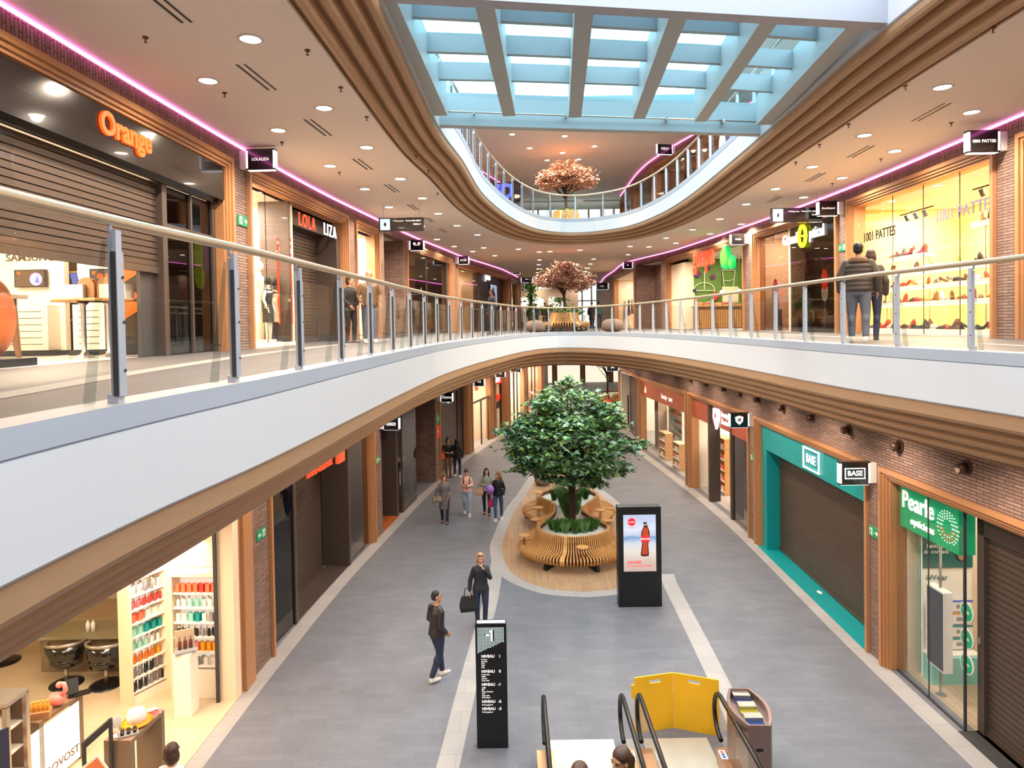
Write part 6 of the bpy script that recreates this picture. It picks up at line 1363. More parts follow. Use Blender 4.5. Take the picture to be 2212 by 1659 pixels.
p = atY(1205, 650, 46); tree('green leafy tree low behind the trunk of the pink tree, middle gallery', p.x, 46, Z0, .6, [(0, 0, 7.9, 1.5, 1.2, .7)], 900, .2, 'maple', ['leaf_mid', 'leaf_light'], 'bark', 12, tr=.05, branches=8)
p = atY(1147, 635, 50); o = thing('hanging_plants', 'column of hanging green plants left of the pink tree on the middle gallery', 'plant', (p.x, 50, Z0), 0); MB().cyl((0, 0, .0), (0, 0, 3.4), .12, n=8).build('pole', 'charcoal', o)
rg = random.Random(4); leafmesh([(rg.gauss(0, .25) * (1 if z > 2 else .6), rg.gauss(0, .2), z) for z in [rg.uniform(.8, 3.3) for _ in range(600)]], .22, 'oval', ['leaf_mid', 'leaf_light'], 3).build('foliage', ['leaf_mid', mat('leaf_bright', (84, 190, 50), .5)], o)

# ------------------------------------------------------------------ slatted benches
FIN = [(0.0, .86), (.05, .885), (.10, .86), (.13, .74), (.15, .62), (.19, .52), (.27, .465), (.40, .445), (.56, .44), (.64, .42), (.685, .36), (.67, .27), (.60, .20), (.50, .17), (.50, .21), (.575, .245), (.62, .30), (.625, .35), (.60, .385), (.54, .40), (.38, .405), (.24, .425), (.14, .49), (.09, .6), (.06, .72), (.03, .82)]
def slat_bench(label, path, z, x0, y0, gravel, legs=6, solid=18, gr=None, pitch=.058, tables=(), name='slatted_bench', trays=True):
    """path: closed plan outline of the planter, counter-clockwise, local to x0,y0"""
    o = thing(name, label, 'bench', (x0, y0, z), 0); N_ = len(path); cum = [0]
    for i in range(N_): cum.append(cum[-1] + (path[(i + 1) % N_] - path[i]).length)
    def pos(s):
        s %= cum[-1]
        for i in range(N_):
            if cum[i + 1] >= s:
                t_ = (s - cum[i]) / (cum[i + 1] - cum[i]); p = path[i].lerp(path[(i + 1) % N_], t_); d0 = (path[(i + 1) % N_] - path[i]).normalized(); d1 = (path[(i + 2) % N_] - path[(i + 1) % N_]).normalized()
                return p, (d0.lerp(d1, t_)).normalized()
    def put(b, s, w, m=0):
        p, d = pos(s); nrm = Vector((d.y, -d.x)); k = len(b.v)
        for sg in (-1, 1):
            for r_, z_ in FIN: q = p + nrm * r_ + d * (sg * w / 2 * (1 + r_ * .35)); b.v.append((q.x, q.y, z_))
        n = len(FIN)
        tr_ = geometry.tessellate_polygon([[Vector((r_, z_, 0)) for r_, z_ in FIN]])
        for t3 in tr_: b.face([k + i for i in t3], m); b.face([k + n + i for i in reversed(t3)], m)
        for i in range(n): j = (i + 1) % n; b.face([k + i, k + j, k + n + j, k + n + i], m)
    n = int(cum[-1] / pitch); b = MB()
    for i in range(n):
        if i % solid < 2: 
            if i % solid == 0: b2 = MB(); put(b2, (i + .5) * pitch, pitch * 1.9); b2.build('wide_slat', 'bench_wood', o)
        else: put(b, i * pitch, pitch * .52)
    b.build('slats', 'bench_wood', o)
    b = MB()
    for i in range(N_): p, q = path[i], path[(i + 1) % N_]; b.poly([(p.x, p.y, .03), (q.x, q.y, .03), (q.x, q.y, .84), (p.x, p.y, .84)])
    b.build('planter_wall', 'cloth_brown', o)
    MB().prism([tuple(p) for p in path], .70, .74).build('gravel', 'gravel', o)
    for k in range(legs):
        p, d = pos(cum[-1] * k / legs + .1); nrm = Vector((d.y, -d.x)); b = MB(); a = p + nrm * .05; c_ = p + nrm * .56; b.bar((a.x, a.y, .03), (c_.x, c_.y, .03), .12, .05); b.bar((c_.x, c_.y, .03), (c_.x - nrm.x * .08, c_.y - nrm.y * .08, .2), .1, .05); b.bar((a.x, a.y, .03), (a.x, a.y, .6), .06, .05, up=(0, 1, 0)); b.build('leg', 'black', o)
    for s_ in tables:
        p, d = pos(s_ * cum[-1]); nrm = Vector((d.y, -d.x)); q = p + nrm * .52; b = MB(); 
        tb_ = MB().cyl((q.x, q.y, .71), (q.x, q.y, .735), .17, n=20).build('side_table', 'bench_wood', o)
        for sg in (-1, 1): b.tube([(q.x + d.x * .05 * sg, q.y + d.y * .05 * sg, .71), (q.x + d.x * .08 * sg, q.y + d.y * .08 * sg, .42)], .01, 6)
        b.build('table_leg', 'black', tb_)
    return o, pos, cum
mat('gravel', (214, 210, 204), .8, noise=.35, nscale=40, bump=1.0)
# two round planters joined by a narrow waist
cA, cB = Vector((1.72, 20.0)), Vector((1.88, 23.75)); out = []
def closed(pts, step=.08):
    c = curve(pts + [pts[0], pts[1]], step); i0 = 0; return c
def resample(pts, m=160):
    P = [Vector(p) for p in pts]; N_ = len(P); o_ = []
    for i in range(N_):
        a, b_, c_, d_2 = P[i - 1], P[i], P[(i + 1) % N_], P[(i + 2) % N_]
        for k in range(8):
            t = k / 8; o_.append(0.5 * ((2 * b_) + (c_ - a) * t + (2 * a - 5 * b_ + 4 * c_ - d_2) * t * t + (3 * b_ - a - 3 * c_ + d_2) * t ** 3))
    return o_
pea = []
for a in range(-195, 16, 15): pea.append((cA.x + .97 * math.cos(math.radians(a)), cA.y + .9 * math.sin(math.radians(a))))
pea += [(cA.x + .52, 21.35), (cA.x + .42, 21.95), (cB.x + .5, 22.6)]
for a in range(-30, 211, 15): pea.append((cB.x + .95 * math.cos(math.radians(a)), cB.y + .88 * math.sin(math.radians(a))))
pea += [(cB.x - .52, 22.6), (cA.x - .38, 21.95), (cA.x - .5, 21.35)]
base_ = Vector((1.75, 21.8)); path = [Vector(p) - base_ for p in resample(pea)]
bench, bpos, bcum = slat_bench('long figure-eight slatted wooden bench around the white gravel planter of the green tree', path, .006, base_.x, base_.y, True, 14, 24, tables=(.03, .13, .30, .20, .42, .60, .68, .80, .93))
def grass(label, x, y, z, n, seed, h=.42, spread=.12, group='grass tufts in the gravel'):
    rg = random.Random(seed); b = MB(); o = thing('grass_tuft', label, 'plant', (x, y, z), 0, group)
    for i in range(n):
        a = rg.uniform(0, 2 * PI); r_ = rg.uniform(0, spread * .5); p = Vector((r_ * math.cos(a), r_ * math.sin(a), 0)); l = rg.uniform(.15, 1) * spread; hh = h * rg.uniform(.6, 1); sd = Vector((-math.sin(a), math.cos(a), 0)) * .006
        q = p + Vector((math.cos(a) * l, math.sin(a) * l, hh)); mth = p.lerp(q, .5) + Vector((-math.cos(a) * l * .15, -math.sin(a) * l * .15, .03)); b.poly([p - sd, p + sd, mth + sd, q, mth - sd])
    b.build('blades', rg.choice(('leaf_mid', 'grass_green')), o)
mat('grass_green', (64, 104, 44), .6)
k = 0
for i, a in enumerate(range(-160, -15, 24)):
    for r_ in (.68, .42):
        grass('green grass tuft in the front gravel ring, %s from its left end, %s row' % (ORD[i], 'outer' if r_ > .5 else 'inner'), cA.x + r_ * math.cos(math.radians(a)), cA.y + .25 + r_ * .8 * math.sin(math.radians(a)) + .05, .745, 110, k, .40, .15); k += 1
for i in range(7):
    a = math.radians(-150 + i * 45); grass('green grass tuft in the rear gravel ring of the bench, %s from its left end' % ORD[i], cB.x + .6 * math.cos(a), cB.y + .5 * math.sin(a), .745, 110, 50 + i, .42, .17)
for i, (dx, dy) in enumerate(((-.1, 21.3), (.15, 21.7), (-.05, 22.1), (.1, 22.5), (-.15, 22.8))): grass('green grass tuft in the narrow waist of the bench planter, %s from the camera' % ORD[i], 1.76 + dx, dy, .745, 130, 80 + i, .6, .22)
def ring(r_, n=48): return [Vector((r_ * math.cos(2 * PI * i / n), r_ * math.sin(2 * PI * i / n))) for i in range(n)]
slat_bench('round slatted bench around the pink tree on the middle gallery', ring(.55), Z0, PX, PY, True, 6, 12, tables=(.05, .45))
slat_bench('round slatted bench around the copper tree on the top gallery', ring(.5), Z1, QX, QY, True, 6, 12)
slat_bench('slatted bench in orange light at the foot of the far orange tree', ring(1.6), 0, at(1312, 842, .5).x + .2, 58, True, 6, 16, pitch=.12)
for (bx, by, bz, nm, ds) in ((PX, PY, Z0, 'middle', 80), (QX, QY, Z1, 'top', 80)):
    o = thing('planter_shrub', 'dark green low shrub in the round planter of the %s gallery' % nm, 'plant', (bx, by, bz + .72), 0); rg = random.Random(ds)
    leafmesh([(rg.gauss(0, .25), rg.gauss(0, .25), rg.uniform(0, .32)) for _ in range(500)], .09, 'oval', ['leaf_dark', 'leaf_mid'], ds).build('foliage', ['leaf_dark', 'leaf_mid'], o)
def pouf(label, px, py, z, r_, m='pouf'):
    p = at(px, py, z); o = tag(MB().lathe([(r_ * .55, 0), (r_ * .9, r_ * .2), (r_, r_ * .55), (r_ * .9, r_ * .95), (r_ * .55, r_ * 1.15), (0.01, r_ * 1.2)], n=28).build('pouf', m, None, (p.x, p.y, z)), label, 'pouf')
mat('pouf', (150, 122, 104), .85)
pouf('round brown pouf right of the bench on the middle gallery, behind the railing', 1323, 716.5, Z0, .45); pouf('round brown pouf left of the pink tree bench, behind the railing', 1157, 717.3, Z0, .45)
pouf('grey stone bowl seat at the back tip of the wooden deck on the lowest floor', 1173, 1047, 0, .36, 'pouf')

# ------------------------------------------------------------------ kiosk
a_, b_ = at(1337, 1312, 0), at(1431, 1312, 0); kw = (b_.x - a_.x); K = thing('advertising_kiosk', 'tall black advertising screen with a cola bottle picture, right of the bench', 'kiosk', ((a_.x + b_.x) / 2, a_.y, 0), 0); hk = 2.42; w2 = kw / 2
MB().box(-w2, w2, 0, .30, 0, hk).build('casing', 'black', K); MB().box(-w2 + .01, w2 - .01, .01, .29, hk, hk + .004).build('top_panel', 'charcoal', K)
sx0, sx1, sz0, sz1 = -w2 + .13, w2 - .13, .87, 2.24
MB().box(sx0 - .015, sx1 + .015, -.006, 0, sz0 - .015, sz1 + .015).build('bezel', 'gloss_black', K)
scr = MB().box(sx0, sx1, -.012, -.006, sz0, sz1)
m = bpy.data.materials.new('beach_screen'); m.use_nodes = True; nt = m.node_tree; N = nt.nodes; Lk = nt.links; bs = N['Principled BSDF']
tc = N.new('ShaderNodeTexCoord'); sp = N.new('ShaderNodeSeparateXYZ'); rp = N.new('ShaderNodeMapRange'); cr = N.new('ShaderNodeValToRGB'); no = N.new('ShaderNodeTexNoise'); ad = N.new('ShaderNodeMath'); ad.operation = 'MULTIPLY_ADD'
Lk.new(tc.outputs['Object'], sp.inputs[0]); Lk.new(sp.outputs[2], rp.inputs[0]); rp.inputs[1].default_value = sz0; rp.inputs[2].default_value = sz1; no.inputs['Scale'].default_value = 4; Lk.new(tc.outputs['Object'], no.inputs['Vector'])
Lk.new(no.outputs['Fac'], ad.inputs[0]); ad.inputs[1].default_value = .12; Lk.new(rp.outputs[0], ad.inputs[2]); Lk.new(ad.outputs[0], cr.inputs[0])
el = cr.color_ramp.elements; el[0].position = 0.0; el[0].color = srgb(206, 176, 168); el[1].position = 1; el[1].color = srgb(196, 206, 236)
for ps_, c_ in ((.22, (214, 190, 178)), (.42, (236, 224, 214)), (.56, (214, 220, 232)), (.66, (120, 160, 206)), (.69, (190, 204, 230)), (.8, (226, 230, 244))): e = el.new(ps_); e.color = srgb(*c_)
bs.inputs['Base Color'].default_value = (0, 0, 0, 1); Lk.new(cr.outputs[0], bs.inputs['Emission Color']); bs.inputs['Emission Strength'].default_value = .46; MATS['beach_screen'] = m
scr.build('display', 'beach_screen', K)
emis('cola_brown', (.10, .012, .01), .8); emis('cola_red', (.80, .02, .03), 1.0); emis('cola_orange', (.40, .05, .012), .9)
cx = .13; prof = [(.0, .36), (.09, .37), (.10, .42), (.085, .55), (.075, .66), (.095, .78), (.105, .86), (.10, .96), (.06, 1.06), (.04, 1.12)]
pts = [(cx + r_ + .04 * (z_ - .7), sz0 + z_ - .0) for r_, z_ in prof] + [(cx - r_ + .04 * (z_ - .7), sz0 + z_) for r_, z_ in reversed(prof)]
MB().plate(pts, -.016, -.012).build('bottle_picture', 'cola_brown', K)
pts2 = [(cx + r_ * .7 + .04 * (z_ - .7), sz0 + z_) for r_, z_ in prof[2:9]] + [(cx - r_ * .7 + .04 * (z_ - .7), sz0 + z_) for r_, z_ in reversed(prof[2:9])]
MB().plate(pts2, -.018, -.016).build('bottle_glow', 'cola_orange', K)
MB().box(cx - .1, cx + .11, -.021, -.018, sz0 + .72, sz0 + .86).build('bottle_label', 'cola_red', K); text('lettering', 'Coca-Cola', .05, 'sign_white', K, (cx, -.023, sz0 + .79), 0, .002, .02)
MB().box(cx - .04, cx + .045, -.016, -.012, sz0 + 1.14, sz0 + 1.19).build('bottle_cap', 'charcoal', K)
MB().cyl((sx0 + .2, -.012, sz1 - .17), (sx0 + .2, -.016, sz1 - .17), .095, n=28).build('red_roundel', 'cola_red', K); text('lettering', 'Coca-Cola', .034, 'sign_white', K, (sx0 + .2, -.018, sz1 - .17), 0, .002, .01); text('lettering', 'TASTE THE FEELING', .022, 'cola_red', K, (sx0 + .2, -.016, sz1 - .31), 0, .002)
text('lettering', 'GAGNE', .10, 'cola_red', K, (sx0 + .08, -.016, sz0 + .22), 0, .002, .02, align='LEFT'); text('lettering', 'DES VACANCES DE RÊVE', .054, 'cola_red', K, (sx0 + .08, -.016, sz0 + .13), 0, .002, .01, align='LEFT')

# ------------------------------------------------------------------ directory pylon
a_, b_ = at(1031, 1617, 0), at(1098, 1617, 0); P0 = thing('directory_pylon', 'slim black directory pylon reading -1 and NIVEAU in the foreground', 'pylon', ((a_.x + b_.x) / 2, a_.y, 0), 0); w2 = (b_.x - a_.x) / 2; hp = 2.04
MB().box(-w2, w2, 0, .16, 0, hp).build('casing', 'black', P0); MB().box(-w2 + .03, w2 - .02, .03, .12, hp, hp + .006).build('top_light', emis('pylon_top', (.75, .82, 1), 1.1), P0)
b = MB(); nx = 19
for i in range(nx):
    for j in range(19):
        if j > 10 + (nx - 1 - i) * .45: continue
        if 5 <= i <= 7 and j == 5: continue
        if i in (10, 11) and 2 <= j <= 9: continue
        x = -w2 + .035 + i * (2 * w2 - .07) / nx; z = hp - .06 - j * .0225; b.poly([(x, -.002, z), (x + .0145, -.002, z), (x + .0145, -.002, z - .0145), (x, -.002, z - .0145)])
b.build('light_grid', emis('grid_glow', (.62, .75, .74), .8), P0); MB().box(-.085, -.03, -.005, -.001, hp - .195, hp - .172).box(0.0, .028, -.005, -.001, hp - .28, hp - .1).box(-.02, .0, -.005, -.001, hp - .135, hp - .115).build('level_number', 'sign_white', P0)
lv = [('1', ('Primark', 'Bershka', 'Zara', 'C&A', 'Kids')), ('0', ('Pull & Bear', 'H&M', 'Accueil', 'Cash desk')), ('-1', ('H&M', 'JBC', 'Proxy Delhaize', 'WC', 'Cash desk', 'Animateurs')), ('-2', ('Parking galerie',)), ('-3', ('Parking galerie',))]
z = hp - .53
for nm, li in lv:
    text('lettering', 'NIVEAU', .062, 'sign_soft', P0, (-w2 + .09, -.003, z), 0, .002, .03, align='LEFT'); text('lettering', nm, .062, 'sign_soft', P0, (w2 - .10, -.003, z), 0, .002, .03, align='RIGHT'); z -= .052
    for l in li: text('lettering', l, .03, 'sign_soft', P0, (-w2 + .09, -.003, z), 0, .002, .01, align='LEFT'); z -= .032
    z -= .035

# ------------------------------------------------------------------ recycling bin
F0, F1 = at(1620, 1572, 1.05), at(1663, 1574, 1.05); B0 = at(1585, 1500, 1.05)
BN = thing('recycling_bin', 'bronze metal recycling bin with blue, yellow and blue compartments beside the escalator', 'bin', ((F0.x + F1.x) / 2, F0.y, 0), -.04); hw = .16; L_ = 1.0
def lens(e, z): return [(-hw - e * math.sin(PI * t / 8) * 1.0, L_ * t / 8, z) for t in range(9)] + [(hw + e * math.sin(PI * t / 8), L_ * t / 8, z) for t in range(8, -1, -1)]
mat('bin_metal', (150, 126, 118), .35, metal=.7)
MB().loft([lens(.14, 0), lens(.14, .98)], 0, False).build('body', 'bin_metal', BN)
b = MB(); o_ = lens(.14, .98); o2 = lens(.14, 1.08); i_ = [(x * .82, y * .96 + .02, z) for x, y, z in o2]; i0 = [(x, y, .985) for x, y, z in i_]
b.loft([o_, o2, i_, i0], 0, False, caps=False); b.build('rim', 'bin_metal', BN)
for k, (c_, y) in enumerate((('phone_blue', .1), ('product_amber', .4), ('deep_blue', .7))):
    mat('deep_blue', (26, 46, 96), .4); mat('lid_' + str(k), ((30, 60, 120), (160, 150, 20), (24, 40, 90))[k], .4)
    MB().box(-.13, .13, y + .02, y + .14, .99, 1.0).build('opening', 'lid_%d' % k, BN); MB().box(-.13, .13, y + .14, y + .28, .99, 1.05).build('lid', 'steel', BN)
MB().box(-.05, .05, -.006, 0, .70, .74).build('slot', 'black', BN); MB().box(-.15, .15, -.003, 0, .1, .102).build('joint', 'black', BN)

# ------------------------------------------------------------------ yellow folding barrier
c_ = at(1455, 1571, 0); l_ = at(1372, 1584, 0); r_ = at(1554, 1590, 0)
YB = thing('folding_barrier', 'yellow folding barrier standing open behind the escalator entry', 'barrier', (c_.x, c_.y, 0), 0); mat('yellow_plastic', (244, 184, 24), .5, noise=.06, nscale=4)
for nm, e in (('panel', l_), ('panel', r_)):
    d = Vector((e.x - c_.x, e.y - c_.y)); L_ = d.length; rot = math.atan2(d.y, d.x); b = MB(); H = .94; s0, s1 = L_ * .32, L_ * .62
    if e is r_: s0, s1 = L_ * .34, L_ * .6
    b.box(.005, L_, -.012, .012, 0, H - .13).box(.005, s0, -.012, .012, H - .13, H - .075).box(s1, L_, -.012, .012, H - .13, H - .075).box(.005, L_, -.012, .012, H - .075, H)
    if e is l_: b.box(L_, L_ + .06, -.012, .012, .6, .82)
    b.build('panel', 'yellow_plastic', YB, (0, 0, 0), rot)
MB().cyl((0, 0, .35), (0, 0, .68), .014, n=8).build('hinge', 'steel', YB); MB().cyl((.07, -.025, .5), (.07, -.03, .5), .02, n=10).build('stud', 'steel', YB)

# ------------------------------------------------------------------ escalators rising towards the camera
def escalator(label, xl, xr):
    o = thing('escalator', label, 'escalator', ((xl + xr) / 2, 11.0, 0), 0); w = (xr - xl) / 2
    yE = -2.3; slope = math.tan(math.radians(30)); zr = lambda y: max(0, (yE - y) * slope)        # local y is negative towards the camera
    ys = [-.0, -.6, -1.2, -1.8, -2.3, -2.6, -3.2, -4.5, -6, -7.5, -9, -10.2]
    for s in (-1, 1):
        x = s * w; pts = [(x, y, zr(y) + .95) for y in [-.35, -.8, -1.5, -2.3, -3, -4.5, -6, -7.5, -9, -10.2]]
        loop = [(x, -.35 + .35 * math.sin(a) , .60 + .35 * math.cos(a)) for a in [PI * k / 8 for k in range(1, 9)]]
        b = MB().tube(list(reversed(loop)) + pts, .036, 10); b.build('handrail', 'rubber', o)
        prof = [(-.30 + .28 * math.sin(a), .60 + .28 * math.cos(a)) for a in [PI * k / 8 for k in range(9)]]
        P_ = [(y, z) for y, z in prof] + [(-.5, .22)] + [(y, zr(y) + .2) for y in (-1.4, -2.3, -4, -6, -8, -10.2)] + [(y, zr(y) + .9) for y in (-10.2, -8, -6, -4, -2.3, -1.0)]
        k = MB(); k.poly([(x, y, z) for y, z in P_]); k.build('glass_balustrade', 'clear_glass', o)
        b = MB(); dk = [(-.55, 0), (-.5, .24), (-1.4, .24), (-2.3, .24)] + [(y, zr(y) + .24) for y in (-4, -6, -8, -10.2)] + [(y, zr(y) - .9) for y in (-10.2, -6, -3.7)] + [(-2.3, -.0)]
        for (xa, xb) in ((x - .13, x + .13),):
            n = len(dk); k0 = len(b.v); b.v += [(xa, y, z) for y, z in dk] + [(xb, y, z) for y, z in dk]
            b.face([k0 + i for i in range(n)]); b.face([k0 + n + i for i in reversed(range(n))])
            for i in range(n): j = (i + 1) % n; b.face([k0 + i, k0 + j, k0 + n + j, k0 + n + i])
        b.build('deck', 'bronze_steel', o)
    MB().box(-w + .1, w - .1, -1.5, .12, 0, .012).build('floor_plate', 'plate_metal', o)
    b = MB()
    for k in range(24):
        y = -1.5 - k * .36; z = max(0, (-(y) - 2.3) * slope); b.box(-w + .13, w - .13, y - .36, y, z - .25 if z > .2 else 0, z + .03)
    b.build('steps', 'charcoal', o)
    return o
mat('sticker_blue', (40, 90, 170), .5); mat('bronze_steel', (176, 136, 104), .28, metal=.7); mat('plate_metal', (206, 196, 182), .4, metal=.3)
E1 = escalator('left escalator with black handrails, bottom landing in view', .41, 1.66); E2 = escalator('right escalator closed off by the yellow barrier', 1.94, 3.20)
def sticker(o, x, label=''):
    b = MB(); b.obox((x, -.63, .36), (.055, 0, 0), (0, -.10, .0), (0, 0, .004), 0); q = b.build('sticker', 'white_paint', o)
for e, xs in ((E1, (.63 - .07, .63 + .07)), (E2, (.625 - .07, .625 + .07))):
    for x in xs:
        q = MB().box(x - .05, x + .05, -.80, -.58, .242, .246).build('sticker', 'white_paint', e)
        for j in range(3): MB().cyl((x, -.63 - j * .06, .246), (x, -.63 - j * .06, .248), .026, n=12).build('sticker_symbol', 'product_red' if j == 0 else 'sticker_blue', q) if True else None

# ------------------------------------------------------------------ people
for n_, c_ in dict(skin=(214, 160, 132), skin_dark=(120, 78, 60), skin_tan=(196, 142, 112)).items(): mat(n_, c_, .55)
for n_, c_ in dict(hair_brown=(72, 46, 34), hair_black=(26, 20, 18), hair_blond=(176, 132, 92), hair_dkblond=(128, 88, 58), hair_red=(110, 60, 44), hair_grey=(92, 84, 78)).items(): mat(n_, c_, .5, noise=.3, nscale=18, stretch=(4, 4, .6))
for n_, c_ in dict(leather=(44, 38, 40), knit_black=(36, 36, 42), jeans_dark=(36, 44, 70), jeans_blue=(52, 84, 120), jeans_light=(150, 168, 190), coat_grey=(108, 98, 98), pink_knit=(226, 172, 156), white_cloth=(232, 222, 214), black_cloth=(26, 24, 28),
                   sage=(140, 146, 128), shoe_white=(226, 220, 212), shoe_dark=(40, 34, 34), puffer=(66, 54, 44), khaki=(112, 84, 56), orange_bag=(224, 98, 30), bag_black=(28, 26, 26), bag_tan=(186, 140, 110), bag_pink=(214, 40, 110), bag_taupe=(132, 112, 100), purple_balloon=(168, 108, 206), hivis=(170, 210, 60), teal_cloth=(60, 100, 104), denim_grey=(96, 100, 112)).items(): mat(n_, c_, .65 if n_ != 'leather' else .35)
def remeshed(b, m, name, parent, vox, smooth=2):
    me = b.mesh(name, m); o = bpy.data.objects.new('tmp', me); COL.objects.link(o)
    r = o.modifiers.new('r', 'REMESH'); r.mode = 'VOXEL'; r.voxel_size = vox; r.use_smooth_shade = True
    s = o.modifiers.new('s', 'SMOOTH'); s.iterations = smooth; s.factor = .5
    dg = bpy.context.evaluated_depsgraph_get(); me2 = bpy.data.meshes.new_from_object(o.evaluated_get(dg)); me2.name = name
    bpy.data.objects.remove(o); me2.materials.clear(); me2.materials.append(M(m)); me2.polygons.foreach_set('use_smooth', [True] * len(me2.polygons))
    me2.polygons.foreach_set('material_index', [0] * len(me2.polygons))
    return link(name, me2, parent)
def ell(c, a, d, n=20): return [(c[0] + a * math.cos(2 * PI * i / n), c[1] + d * math.sin(2 * PI * i / n), c[2]) for i in range(n)]
def capsule(b, p, q, r0, r1): b.cyl(p, q, r0, r1, 14); b.ball(p, r0, 14, 9); b.ball(q, r1, 14, 9)
def person(label, loc, yaw, H=1.7, skin='skin', hair='hair_brown', style='short', top='knit_black', bottom='jeans_dark', shoes='shoe_dark', legs=((0, 0), (0, 0)), arms=None, female=False,
           coat=0.0, build=1.0, vox=.012, head_yaw=0, head_pitch=0, lean=0.0, short_sleeve=False, group=None, under=None, boots=0.0, upper_only=False, hood=None, name='person'):
    """local: faces -y. legs: (forward offset of ankle, sideways) left then right; arms: ((elbow),(wrist)) left then right"""
    k = H / 1.75; o = thing(name, label, 'person', loc, yaw, group); o.scale = (k, k, k); w = build
    hipw = .095 * (1.05 if female else 1); shw = (.147 if female else .178) * (1 + (w - 1) * .5)
    pel = Vector((0, 0, .94)); hips = [Vector((s * hipw, 0, .90)) for s in (1, -1)]
    # s = +1 is the figure's left side (it faces -y)
    knees, ankles = [], []
    for i, s in enumerate((1, -1)):
        f, sd = legs[i]; an = Vector((s * .085 + sd, -f, .085 + (.03 if f < -.12 else 0))); kn = hips[i].lerp(an, .5) + Vector((s * .01, -.03 - (.05 if f < -.1 else 0), .02)); knees.append(kn); ankles.append(an)
    ln = lambda z: Vector((0, -lean * max(0, z - .95), 0))
    sh = [Vector((s * shw, .01, 1.385)) + ln(1.4) for s in (1, -1)]
    arms = arms or (((.25, .03, 1.13), (.25, -.04, .88)), ((-.25, .03, 1.13), (-.25, -.04, .88)))
    elb = [Vector(a[0]) for a in arms]; wri = [Vector(a[1]) for a in arms]
    hd = Vector((0, -.012 - head_pitch * .05, 1.625)) + ln(1.62); Rh = Matrix.Rotation(head_yaw, 3, 'Z') @ Matrix.Rotation(head_pitch, 3, 'X')
    T = lambda v: hd + Rh @ Vector(v)
    # --- body, one continuous surface
    b = MB()
    torso = [(.86, .135, .10), (.94, .155 * w, .105 * w), (1.04, (.128 if female else .14) * w, .10 * w), (1.14, (.122 if female else .142) * w, .098 * w), (1.25, .145 * w, .108 * w), (1.35, .16 * w, .108 * w), (1.405, .145, .085), (1.44, .10, .068), (1.465, .065, .06), (1.50, .056, .056)]
    b.loft([ell(tuple(Vector((0, 0, z)) + ln(z)), a, d) for z, a, d in torso])
    for i in range(2):
        if not upper_only:
            capsule(b, hips[i], knees[i], .086 * w, .058 * w); capsule(b, knees[i], ankles[i], .055 * w, .036)
            b.ball(ankles[i] + Vector((0, -.07, -.045)), (.034, .10, .024), 12, 8); b.ball(knees[i].lerp(ankles[i], .3) + Vector((0, .015, 0)), (.052 * w, .055 * w, .11), 12, 8)
        capsule(b, sh[i], elb[i], .044 * w, .038 * w); capsule(b, elb[i], wri[i], .038 * w, .026)
        b.ball(sh[i] + Vector((0, 0, -.01)), (.052, .055, .05), 12, 8)
        # hand
        d = (wri[i] - elb[i]).normalized(); sgn = 1 if i == 0 else -1; side = d.cross(Vector((0, -1, 0))); side = Vector((0, -1, 0)) if side.length < .1 else side.normalized()
        pn = d.cross(side).normalized(); sp_ = Vector((0, -1, 0)) - d * d.dot(Vector((0, -1, 0))); sp_ = sp_.normalized() if sp_.length > .2 else side; nr = d.cross(sp_).normalized() * sgn
        pc = wri[i] + d * .055; Rm = Matrix((sp_ * .042, nr * .018, d * .055)).transposed(); b.ball(pc, (1, 1, 1), 12, 8, R=Rm)
        for q in range(4):
            base = wri[i] + d * .095 + sp_ * (-.03 + .021 * q); ln_ = (.058, .072, .066, .052)[3 - q] * .55; mid = base + d * ln_ - nr * .006 * -1; tip = mid + (d * .8 + nr * -.6 * sgn).normalized() * ln_ * .9
            capsule(b, base - d * .02, mid, .0095, .009); capsule(b, mid, tip, .009, .0075)
        tb = wri[i] + d * .03 + sp_ * .03; t2 = tb + (d * .7 + sp_ * .75).normalized() * .04; capsule(b, tb, t2, .0125, .011); capsule(b, t2, t2 + (d * .95 + sp_ * .2).normalized() * .032, .0105, .009)
    capsule(b, Vector((0, .005, 1.44)) + ln(1.44), T((0, .01, -.05)), .056, .052)
    b.ball(T((0, .012, .03)), (.074, .092, .095), 18, 12, R=Rh); b.ball(T((0, -.022, -.035)), (.058, .066, .075), 16, 10, R=Rh); b.ball(T((0, -.05, -.085)), (.03, .028, .022), 10, 8, R=Rh)
    b.loft([[tuple(T((x, y, z))) for x, y, z in ((-.007, -.078, .022), (.007, -.078, .022), (.006, -.088, .02), (-.006, -.088, .02))], [tuple(T((x, y, z))) for x, y, z in ((-.017, -.07, -.03), (.017, -.07, -.03), (.011, -.112, -.026), (-.011, -.112, -.026))]])
    for s in (-1, 1): b.ball(T((s * .076, .01, -.002)), (.01, .02, .032), 8, 6, R=Rh); b.ball(T((s * .03, -.066, .032)), (.024, .016, .01), 8, 6, R=Rh)
    remeshed(b, skin, 'body', o, vox)
    fb = MB()
    for s in (-1, 1): fb.ball(T((s * .03, -.079, .012)), (.011, .006, .0065), 10, 6, R=Rh)
    fb.build('eyes', 'hair_black', o); MB().ball(T((0, -.0835, -.060)), (.022, .006, .006), 10, 6, R=Rh).build('lips', mat('lips', (170, 84, 76), .5), o)
    MB().obox(T((.032, -.080, .033)), Rh @ Vector((.016, .003, 0)), Rh @ Vector((0, .005, 0)), Rh @ Vector((0, 0, .003))).obox(T((-.032, -.080, .033)), Rh @ Vector((.016, -.003, 0)), Rh @ Vector((0, .005, 0)), Rh @ Vector((0, 0, .003))).build('eyebrows', hair, o)
    # --- top
    g = .016; c = MB(); tz0 = .90 if coat == 0 else coat
    rings = []
